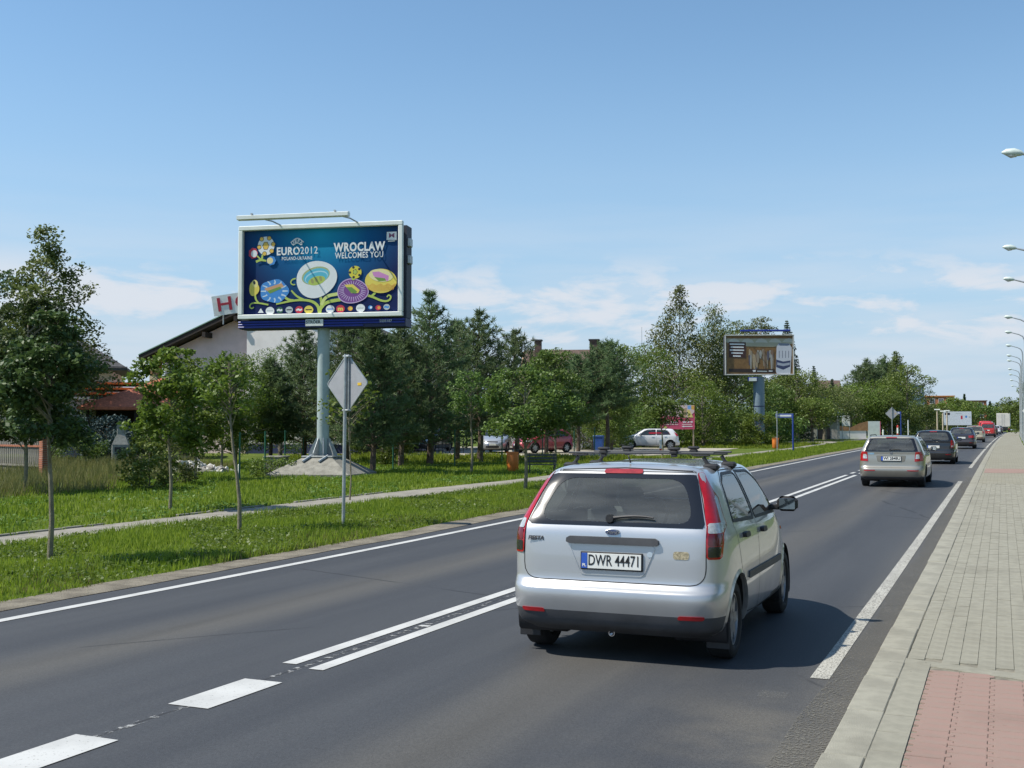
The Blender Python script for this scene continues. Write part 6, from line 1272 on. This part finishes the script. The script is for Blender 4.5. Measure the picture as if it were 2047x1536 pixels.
window(h, .2, -.02, 3.6, 1.1, 1.3); window(h, -3, -.02, 3.6, 1.1, 1.3)
# --- porch, garage and tiled wall between the houses
h = thing('garage', 'low garage wall capped with rows of orange tiles left of the porch', 'garage', gp(-47.6, 47.6), R(38)); h.scale = (1, 1, 1.17)
MB().box((1.2, .5, 1.3), (6.4, 1.0, 2.9)).build('wall', white_pl, h)
for k in range(3): MB().box((1.2, -.05 + k * .34, 3.02 + k * .26), (6.6, .40, .10)).build('tile_row', orange_t, h); 
for k in range(3): MB().box((1.2, .12 + k * .34, 2.94 + k * .26), (6.5, .3, .15)).build('tile_bed', timber, h)
MB().box((-.6, -.03, .9), (2.4, .08, 2.0)).build('garage_door', mat('door_grey', (.30, .33, .42), .7), h)
h = thing('porch', 'garden porch with a hipped red shingle roof on dark posts', 'porch', gp(-42.6, 47.2), R(36)); h.scale = (1, 1, 1.15)
MB().add([(-2.6, -1.6, 2.35), (2.9, -1.6, 2.35), (2.9, 3.0, 2.35), (-2.6, 3.0, 2.35), (1.4, .7, 3.75), (1.9, .7, 3.75), (-2.6, -1.6, 2.22), (2.9, -1.6, 2.22), (2.9, 3.0, 2.22), (-2.6, 3.0, 2.22)], [(0, 1, 5, 4), (1, 2, 5), (2, 3, 4, 5), (3, 0, 4), (6, 7, 1, 0), (7, 8, 2, 1), (8, 9, 3, 2), (9, 6, 0, 3), (9, 8, 7, 6)]).build('roof', redtile, h)
for xx in (-2.1, .3, 2.4): MB().box((xx, -1.2, 1.05), (.16, .16, 2.5)).build('post', timber, h)
MB().box((.2, 2.6, 1.0), (5.2, .2, 2.7)).build('back_wall', mat('porch_wall', (.05, .045, .045), .9), h); MB().box((-2.3, .8, 1.0), (.2, 3.4, 2.7)).build('side_wall', white_pl, h); MB().box((.2, 0, -.05), (5.4, 4.6, .2)).build('floor', conc, h)
# --- garden barbecue of grey stone
b = thing('stone_barbecue', 'grey stone garden barbecue with a round capped chimney in front of the porch', 'barbecue', gp(-36.2, 39.4), R(36))
stone = mat('barbecue_stone', (.30, .30, .27), .95, var=.2, scale=8, bump=.6)
MB().box((0, 0, .40), (.72, .6, 1.0), bev=.03).build('base', stone, b); MB().add([(-.36, -.3, .9), (.36, -.3, .9), (.36, .3, .9), (-.36, .3, .9), (-.17, -.16, 1.35), (.17, -.16, 1.35), (.17, .16, 1.35), (-.17, .16, 1.35)], [(0, 1, 5, 4), (1, 2, 6, 5), (2, 3, 7, 6), (3, 0, 4, 7), (4, 5, 6, 7), (3, 2, 1, 0)]).build('hood', stone, b)
MB().box((0, 0, 1.5), (.32, .3, .34), bev=.02).build('chimney', stone, b); MB().prism([(math.cos(t) * .2, math.sin(t) * .17 + 1.67) for t in np.linspace(0, math.pi, 10)], -.15, .15, 'xz').build('chimney_cap', stone, b); MB().box((0, -.305, .62), (.46, .03, .34)).build('fire_opening', blk, b)
# --- paling fence and brick pillar
f = thing('paling_fence', 'grey wooden paling fence with a red rail beside the brick pillar', 'fence', gp(-36.2, 32.3)); A = Vector((-39.0, 33.3, 0)); Bv = Vector((-31.9, 30.8, 0)); nP = 46; grw = mat('weathered_wood', (.20, .185, .155), .9, var=.25, scale=10); pme = MB().prism([(-.045, 0), (.045, 0), (.045, 1.30), (0, 1.36), (-.045, 1.30)], -.012, .012, 'xz').mesh('paling', grw); ang = math.atan2((Bv - A).y, (Bv - A).x)
for k in range(nP):
    p = A.lerp(Bv, k / (nP - 1)); obj('paling', pme, f, Vector((p.x, p.y, float(tz(p.y)) + rk.uniform(-.03, .02))) - f.location, (0, 0, ang + rk.uniform(-.03, .03)))
c = (A + Bv) / 2
for zz, mm in ((1.02, brick_m), (.3, grw)): MB().box((0, 0, 0), ((Bv - A).length, .04, .07)).build('rail', mm, f, loc=Vector((c.x, c.y - .04, float(tz(c.y)) + zz)) - f.location, rot=(0, 0, ang))
p = thing('brick_pillar', 'square red brick gate pillar with a lamp ball at the end of the paling fence', 'pillar', gp(-30.4, 29.4), ang); bme = MB().box((0, 0, 0), (.28, .28, .062), bev=.006).mesh('brick', brick_m); MB().box((0, 0, .62), (.262, .262, 1.3)).build('core', mat('mortar', (.35, .32, .28), .95), p)
for k in range(18): obj('brick', bme, p, (rk.uniform(-.004, .004), rk.uniform(-.004, .004), .03 + k * .074), (0, 0, rk.uniform(-.02, .02)))
MB().box((0, 0, 1.37), (.34, .34, .06), bev=.01).build('cap', brick_m, p); MB().lathe([(.02, 1.40), (.06, 1.43), (.07, 1.48), (.05, 1.53), (.01, 1.55)], 12).build('lamp_ball', mat('lamp_ball_clay', (.35, .22, .14), .7), p, True)
# --- rubble heap
rh = thing('rubble_heap', 'low heap of whitish stone rubble in the meadow', 'rubble', gp(-27.4, 34.0)); st_m = [mat('rubble_white', (.55, .53, .47), .95, var=.2, scale=6), mat('rubble_grey', (.25, .23, .20), .95, var=.3, scale=6)]
for k in range(64):
    s = rk.uniform(.08, .26); v = [(Vector((rk.gauss(0, 1), rk.gauss(0, 1), rk.gauss(0, 1))).normalized() * s * rk.uniform(.7, 1.1)) for _ in range(14)]
    import bmesh
    bm = bmesh.new(); [bm.verts.new(q) for q in v]; bmesh.ops.convex_hull(bm, input=bm.verts); [bm.verts.remove(q) for q in [w for w in bm.verts if not w.link_faces]]; me = bpy.data.meshes.new('stone'); bm.to_mesh(me); bm.free(); me.materials.append(st_m[0 if rk.random() < .72 else 1])
    u = rk.uniform(-1, 1); obj('stone', me, rh, (u * 1.15, rk.uniform(-.5, .5), max(.05, .42 * (1 - abs(u - (-.4)) * .75)) * rk.uniform(.3, 1.0)))
mk_ = thing('marker_post', 'short white marker post in the meadow by the leaning tree', 'post', gp(-23.77, 31.5)); MB().tube([(0, 0, -.1), (0, 0, .42)], .045, 10).build('shaft', framew, mk_); MB().lathe([(.047, .42), (.03, .45), (.01, .46)], 10).build('cap', framew, mk_)
wl_ = thing('concrete_well', 'square grey concrete well box left of the billboard foot', 'well', gp(-26.0, 36.8), R(15)); MB().box((0, 0, .2), (.75, .75, .6), bev=.03).build('ring', conc, wl_); MB().box((0, 0, .53), (.82, .82, .07), bev=.02).build('lid', conc, wl_)
# --- green mesh fences
fgreen = mat('fence_green', (.02, .12, .07), .5); fwire = mat('fence_wire', (.05, .13, .09), .5)
def wirefence(label, pts, hgt=1.55):
    r_ = thing('wire_fence', label, 'fence', gp(*pts[0])); L0 = r_.location
    for i, (x, y) in enumerate(pts):
        MB().tube([(0, 0, -.1), (0, 0, hgt)], .03, 8).build('post', fgreen, r_, loc=Vector(gp(x, y)) - L0)
        if i:
            for zz in (.1, .55, 1.0, hgt - .06): MB().tube([Vector(gp(*pts[i - 1], zz)) - L0, Vector(gp(x, y, zz)) - L0], .004, 4).build('wire', fwire, r_)
wirefence('green wire fence running back from beside the leaning tree', [(-22.7, 30.1), (-24.95, 34.6), (-27.2, 39.1), (-29.6, 44.0)])
wirefence('green wire fence between the pines and the car park', [(-21.75, 38.5), (-21.3, 43.0), (-21.1, 47.5), (-20.9, 52.0), (-20.7, 56.0), (-20.5, 58.7)])
r_ = thing('iron_fence', 'low black iron railing behind the tallest pine', 'fence', gp(-36, 59.4)); im = MB().box((0, 0, .45), (.03, .03, .95)).mesh('bar', blk)
for k in range(40): x = -38 + k * .22; obj('bar', im, r_, Vector(gp(x, 59.4 + k * .03)) - r_.location)
for zz in (.15, .85): MB().tube([Vector(gp(-38, 59.4, zz)) - r_.location, Vector(gp(-29.4, 60.6, zz)) - r_.location], .02, 6).build('rail', blk, r_)
# --- bench and bins by the path
orange_p = mat('bin_orange', (.68, .20, .03), .5, var=.15, scale=6, col2=(.56, .15, .025))
def litter(label, x, y, rz=0.):
    b = thing('litter_bin', label, 'litter bin', gp(x, y), rz); b.scale = (.88, .88, .88); MB().lathe([(.20, .06), (.24, .12), (.25, .55), (.24, .74), (.225, .74), (.225, .20)], 20, cap=True).build('bucket', orange_p, b, True)
    MB().prism([(math.cos(t) * .25, math.sin(t) * .25) for t in np.linspace(.2, math.pi + .4, 14)], .70, .86, 'xy').build('hood', orange_p, b); MB().lathe([(.222, .72), (.222, .725)], 20).build('mouth', blk, b); MB().tube([(0, .27, 0), (0, .27, .95)], .03, 8).build('stand', steel, b)
litter('rusty orange litter bin beside the park bench', -16.45, 38.0, R(20)); litter('orange litter bin beside the thin grey post', -13.9, 76.6)
b = thing('park_bench', 'dark park bench with slatted seat and back beside the orange litter bin', 'bench', gp(-14.85, 36.9), R(25)); b.scale = (.72, .8, .8); bw = mat('bench_wood', (.05, .06, .045), .7, var=.25, scale=8)
for k in range(3): MB().box((0, -.14 + k * .14, .44), (1.5, .11, .035), bev=.008).build('seat_slat', bw, b)
for k in range(3): MB().box((0, .25 + k * .03, .58 + k * .14), (1.5, .03, .10), bev=.008).build('back_slat', bw, b)
for sx in (-.6, .6):
    MB().tube([(sx, -.22, 0), (sx, -.12, .42), (sx, .2, .42)], .025, 6).build('leg', blk, b); MB().tube([(sx, .34, 0), (sx, .2, .42), (sx, .33, .92)], .025, 6).build('leg', blk, b)
# --- pink advert board behind the white car
pk = thing('advert_board', 'pink advert board with a white arrow behind the white parked car', 'advert board', gp(-20.9, 77.6), R(19)); pkm = mat('advert_pink', (.60, .085, .16), .5, var=.06)
q_ = bpy.data.objects.new('panel', MB().box((0, .035, 2.18), (2.38, .05, 1.70)).mesh('panel', pkm)); link(q_, pk); Pk = Poster(q_, 2.4, 1.7)
for sx in (-1.1, 1.1): MB().box((sx, .11, 1.2), (.09, .09, 2.6)).build('post', mat('board_post', (.35, .28, .2), .8), pk)
def pkp(nm, pts, m): return Pk.poly(nm, [((a - 840) / 960. * 2.38, 2.18 + (615 - b_) / 650. * 1.7) for a, b_ in pts], m)
pkp('picture_field', [(370, 290), (1310, 290), (1310, 480), (1120, 620), (370, 560)], flatmat('pale_rose', (.72, .55, .52))); pkp('picture_blue', [(1120, 300), (1220, 300), (1220, 400), (1120, 400)], flatmat('ad_blue', (.22, .40, .72))); pkp('picture_orange', [(1225, 300), (1308, 300), (1308, 420), (1225, 400)], flatmat('ad_orange', (.72, .40, .08))); pkp('picture_yellow', [(1110, 420), (1180, 420), (1280, 620), (1120, 620)], flatmat('ad_yellow', (.75, .62, .20))); pkp('picture_figure', [(940, 400), (1100, 360), (1090, 600), (960, 610)], flatmat('ad_tan', (.48, .34, .2)))
for x0, x1 in ((425, 490), (530, 620), (650, 840), (985, 1080), (1110, 1170), (1200, 1260)): pkp('text_line', [(x0, 725), (x1, 725), (x1, 760), (x0, 760)], fw_)
pkp('text_line', [(420, 795), (850, 795), (850, 820), (420, 820)], flatmat('pale_rose', (.72, .55, .52))); pkp('text_line', [(960, 795), (1235, 795), (1235, 818), (960, 818)], flatmat('pale_rose', (.72, .55, .52)))
pkp('arrow', [(945, 862), (1020, 838), (1020, 852), (1260, 850), (1260, 872), (1020, 874), (1020, 888)], fw_); pkp('flower', [(430, 860), (490, 840), (545, 890), (530, 930), (440, 920)], flatmat('ad_green', (.55, .55, .15)))
bb_ = thing('wheelie_bin', 'blue wheelie bin beside the orange-trunked pine', 'bin', gp(-22.4, 64.9), R(10)); blu = mat('bin_blue', (.03, .10, .35), .5); MB().add([(-.24, -.26, .08), (.24, -.26, .08), (.24, .26, .08), (-.24, .26, .08), (-.29, -.34, .95), (.29, -.34, .95), (.29, .34, .95), (-.29, .34, .95)], [(3, 2, 1, 0), (0, 1, 5, 4), (1, 2, 6, 5), (2, 3, 7, 6), (3, 0, 4, 7), (4, 5, 6, 7)]).build('body', blu, bb_); MB().box((0, .0, .99), (.62, .74, .07), bev=.02).build('lid', blu, bb_)
for sx in (-.24, .24): MB().lathe([(.1, -.03), (.1, .03)], 12, 'x', (sx, .3, .1)).build('wheel', blk, bb_)
redp_ = mat('bollard_red', (.55, .04, .03), .5)
def bollard(label, x, y, hgt=1.0, r=.06):
    b = thing('bollard', label, 'bollard', gp(x, y)); MB().tube([(0, 0, -.05), (0, 0, hgt * .35)], r, 10).build('red_base', redp_, b); MB().tube([(0, 0, hgt * .35), (0, 0, hgt * .8)], r * .98, 10).build('white_shaft', framew, b); MB().lathe([(r, hgt * .8), (r, hgt * .95), (r * .4, hgt)], 10).build('top', redp_ if hgt > 1.05 else framew, b)
bollard('short red and white bollard at the edge of the car park', -18.25, 64.0, .8, .09); bollard('white topped bollard left of the second diamond sign', -12.4, 136, 1.0, .09); bollard('tall red and white bollard right of the second diamond sign', -11.2, 141, 1.5, .11); bollard('red and white bollard in the grass on the lamp post side', 1.55, 70, 1.1, .09)
# --- tent, garden wall with banner, kiosk signs
t_ = thing('white_tent', 'white tent beyond the pine trunks by the car park', 'tent', gp(-27.1, 75.6), R(20)); tm_ = mat('tent_cloth', (.68, .70, .72), .8, var=.06, scale=2)
MB().prism([(-1.5, 0), (.8, 0), (.8, 2.4), (.15, 2.75), (-1.1, 2.0)], -1.0, 1.0, 'xz').build('canopy', tm_, t_); MB().tube([(.8, -1.02, 0), (.8, -1.02, 2.4)], .04, 6).build('pole', steel, t_)
h = thing('garden_shed', 'low grey shed with a dark arched doorway behind the verge', 'shed', gp(-18.3, 126.4), R(18)); MB().box((0, .8, .95), (4.6, 1.6, 2.1)).build('wall', mat('shed_grey', (.42, .41, .37), .9, var=.12), h); MB().box((0, .8, 2.05), (4.9, 1.9, .12)).build('roof', mat('shed_roof', (.25, .24, .22), .8), h)
MB().prism([(-.1, 0), (1.3, 0)] + [(.6 + .7 * math.cos(t), 1.05 + .62 * math.sin(t)) for t in np.linspace(0, math.pi, 10)], -.03, .02, 'xz').build('doorway', blk, h)
h = thing('garden_wall', 'white garden wall with a brown banner and pink end beside the verge', 'wall', gp(-13.9, 131.4), R(21)); MB().box((-1.6, 0, .5), (3.4, .2, 1.2)).build('wall_panel', white_pl, h); MB().box((.95, -.02, .95), (1.3, .24, 2.0)).build('end_panel', framew, h); MB().box((1.64, -.02, .95), (.08, .26, 2.0)).build('pink_edge', pkm, h)
v = [(-3.2, -.14, .9), (.3, -.14, .9), (.3, -.14, 1.95), (-.6, -.14, 1.75), (-1.6, -.14, 1.25), (-3.2, -.14, 1.5)]; MB().add(v + [(p_[0], -.11, p_[2]) for p_ in v], [(5, 4, 3, 2, 1, 0), (6, 7, 8, 9, 10, 11)] + [(i, (i + 1) % 6, 6 + (i + 1) % 6, 6 + i) for i in range(6)]).build('banner', mat('banner_brown', (.38, .20, .09), .7, var=.2, scale=2), h)
s_ = thing('white_sign_board', 'plain white notice board on two posts left of the garden wall', 'sign', gp(-15.5, 127.6), R(14)); MB().box((0, 0, 2.0), (.85, .05, 1.15)).build('panel', framew, s_); MB().box((0, -.03, 2.35), (.3, .01, .12)).build('mark', blk, s_)
for sx in (-.38, .38): MB().tube([(sx, .05, 0), (sx, .05, 2.5)], .035, 6).build('post', steel, s_)
s_ = thing('parasol', 'yellow parasol half hidden in the trees above the shed', 'parasol', gp(-18.2, 125.0)); MB().lathe([(1.0, 2.55), (.5, 2.85), (.02, 3.05)], 12).build('canopy', mat('parasol_yellow', (.75, .50, .10), .8), s_); MB().tube([(0, 0, 0), (0, 0, 2.9)], .03, 6).build('pole', steel, s_)
s_ = thing('shop_sign', 'small pale blue sign on a pole above the white notice board', 'sign', gp(-16.2, 126.3), R(14)); MB().box((0, 0, 3.1), (.6, .06, .55)).build('panel', mat('sign_pale_blue', (.35, .52, .60), .5), s_); MB().tube([(0, .06, 0), (0, .06, 3.3)], .04, 6).build('pole', steel, s_)
# --- far hoarding and buildings
s_ = thing('white_hoarding', 'white advertising hoarding beside the road beyond the queue', 'hoarding', gp(-6.6, 204, 0), R(10)); q2 = bpy.data.objects.new('panel', MB().box((0, .03, 2.65), (4.4, .06, 2.3)).mesh('panel', mat('hoarding_white', (.66, .70, .74), .5))); link(q2, s_); Ph = Poster(q2, 4.4, 2.3)
for sx in (-1.6, 0, 1.6): MB().box((sx, .12, 1.4), (.14, .12, 2.8)).build('post', steel, s_)
for (x0, z0, x1, z1), m_ in zip(((-2.0, 3.2, -1.2, 3.6), (-2.0, 2.8, -1.5, 2.95), (-.3, 3.4, .7, 3.5), (.5, 2.5, .8, 3.1), (1.2, 2.75, 1.5, 3.1), (1.75, 2.7, 2.05, 3.0)), (fk_, fgy, fgy, fr, fb_, fgy)): Ph.poly('print', [(x0, z0), (x1, z0), (x1, z1), (x0, z1)], m_)
def block(nm, label, x, y, rz, w, d, hgt, wm, rm, rows, cols, flat=True, zr=2.5):
    h = thing(nm, label, 'building', gp(x, y), rz)
    if flat: MB().box((0, d / 2, hgt / 2), (w, d, hgt)).build('wall', wm, h); MB().box((0, d / 2, hgt + .12), (w + .5, d + .5, .24)).build('roof', rm, h)
    else:
        MB().prism([(-.0, -.3), (d, -.3), (d, hgt), (d / 2, hgt + zr), (0, hgt)], -w / 2, w / 2, 'yz').build('wall', wm, h); sl = zr / (d / 2)
        for s in (0, 1):
            a, c = (-.5, d / 2) if s == 0 else (d + .5, d / 2); za = hgt - .5 * sl; v = [(-w / 2 - .4, a, za), (w / 2 + .4, a, za), (w / 2 + .4, c, hgt + zr), (-w / 2 - .4, c, hgt + zr)]; v += [(p_[0], p_[1], p_[2] + .2) for p_ in v]
            MB().add(v, [(0, 1, 2, 3), (4, 5, 6, 7), (0, 1, 5, 4), (1, 2, 6, 5), (2, 3, 7, 6), (3, 0, 4, 7)]).build('roof', rm, h)
    for r0 in range(rows):
        for c0 in range(cols): window(h, -w / 2 + w * (c0 + .5) / cols, -.02, hgt * (r0 + .6) / rows, min(1.4, w / cols * .6), min(1.4, hgt / rows * .55))
    return h
hh = block('house', 'house with a brown roof and two brick chimneys behind the pines', -34.6, 90.6, R(16), 6.5, 8.0, 5.6, white_pl, brownroof, 2, 3, False, 2.6)
for xx, yy, w in ((-2.4, 3.2, .6), (2.6, 3.4, .8)): MB().box((xx, yy, 8.2), (w, w, 1.9)).build('chimney', mat('chimney_brown', (.12, .075, .06), .9, var=.3), hh); MB().box((xx, yy, 9.2), (w + .16, w + .16, .12)).build('chimney_cap', slate, hh)
v = [(-3.72, -.55, 5.0), (-3.72, 4.0, 8.3), (-3.72, 4.0, 8.05), (-3.72, -.55, 4.75)]; MB().add(v + [(p_[0] - .1, p_[1], p_[2]) for p_ in v], [(0, 1, 2, 3), (7, 6, 5, 4), (0, 1, 5, 4), (1, 2, 6, 5), (2, 3, 7, 6), (3, 0, 4, 7)]).build('barge_board', mat('barge_wood', (.45, .30, .16), .8), hh)
block('house', 'small white house top between the pines and the shrubs', -36.8, 106.5, R(20), 4.5, 5, 7.4, white_pl, slate, 2, 2)
block('house', 'white chimneyed house top peeping over the roadside trees', -24.5, 181, R(14), 3, 4, 7.2, white_pl, brownroof, 2, 1, False, 1.2)
block('office_block', 'far glass and grey office block above the trees', -23.5, 310, R(8), 11, 8, 12.0, mat('office_glass', (.13, .20, .26), .25, var=.25, scale=.5), mat('office_roof', (.25, .28, .30), .6), 3, 4)
block('brick_building', 'far orange brick building next to the glass office block', -16.0, 331, R(6), 9, 8, 9.6, mat('far_brick', (.42, .17, .09), .9, var=.15, scale=1), orange_t, 3, 4); block('brick_building', 'far red brick house with a flat roof right of the orange one', -9.6, 357, R(4), 12, 8, 8.8, brick_m, brownroof, 3, 4)
m_ = thing('antenna_mast', 'thin antenna mast above the shrubs left of the big birch', 'mast', gp(-32.1, 106)); MB().tube([(0, 0, 0), (0, 0, 11.2)], [.05, .02], 6).build('pole', steel, m_); MB().tube([(-.3, 0, 9.6), (.3, 0, 9.6)], .012, 4).build('crossbar', steel, m_)
for k, (x, y, hgt) in enumerate(((-7.6, 158, 3.5), (-7.0, 160, 3.3), (-6.6, 163, 3.4))):
    s_ = thing('entrance_post', 'pale yard entrance post with a small lamp top, %s from the white hoarding' % ('third', 'second', 'first')[k], 'post', gp(x, y), 0, 'entrance posts'); MB().tube([(0, 0, 0), (0, 0, hgt)], .09, 8).build('shaft', mat('post_tan', (.50, .42, .30), .8), s_); MB().box((0, 0, hgt + .05), (.7, .3, .14)).build('lamp', framew, s_)
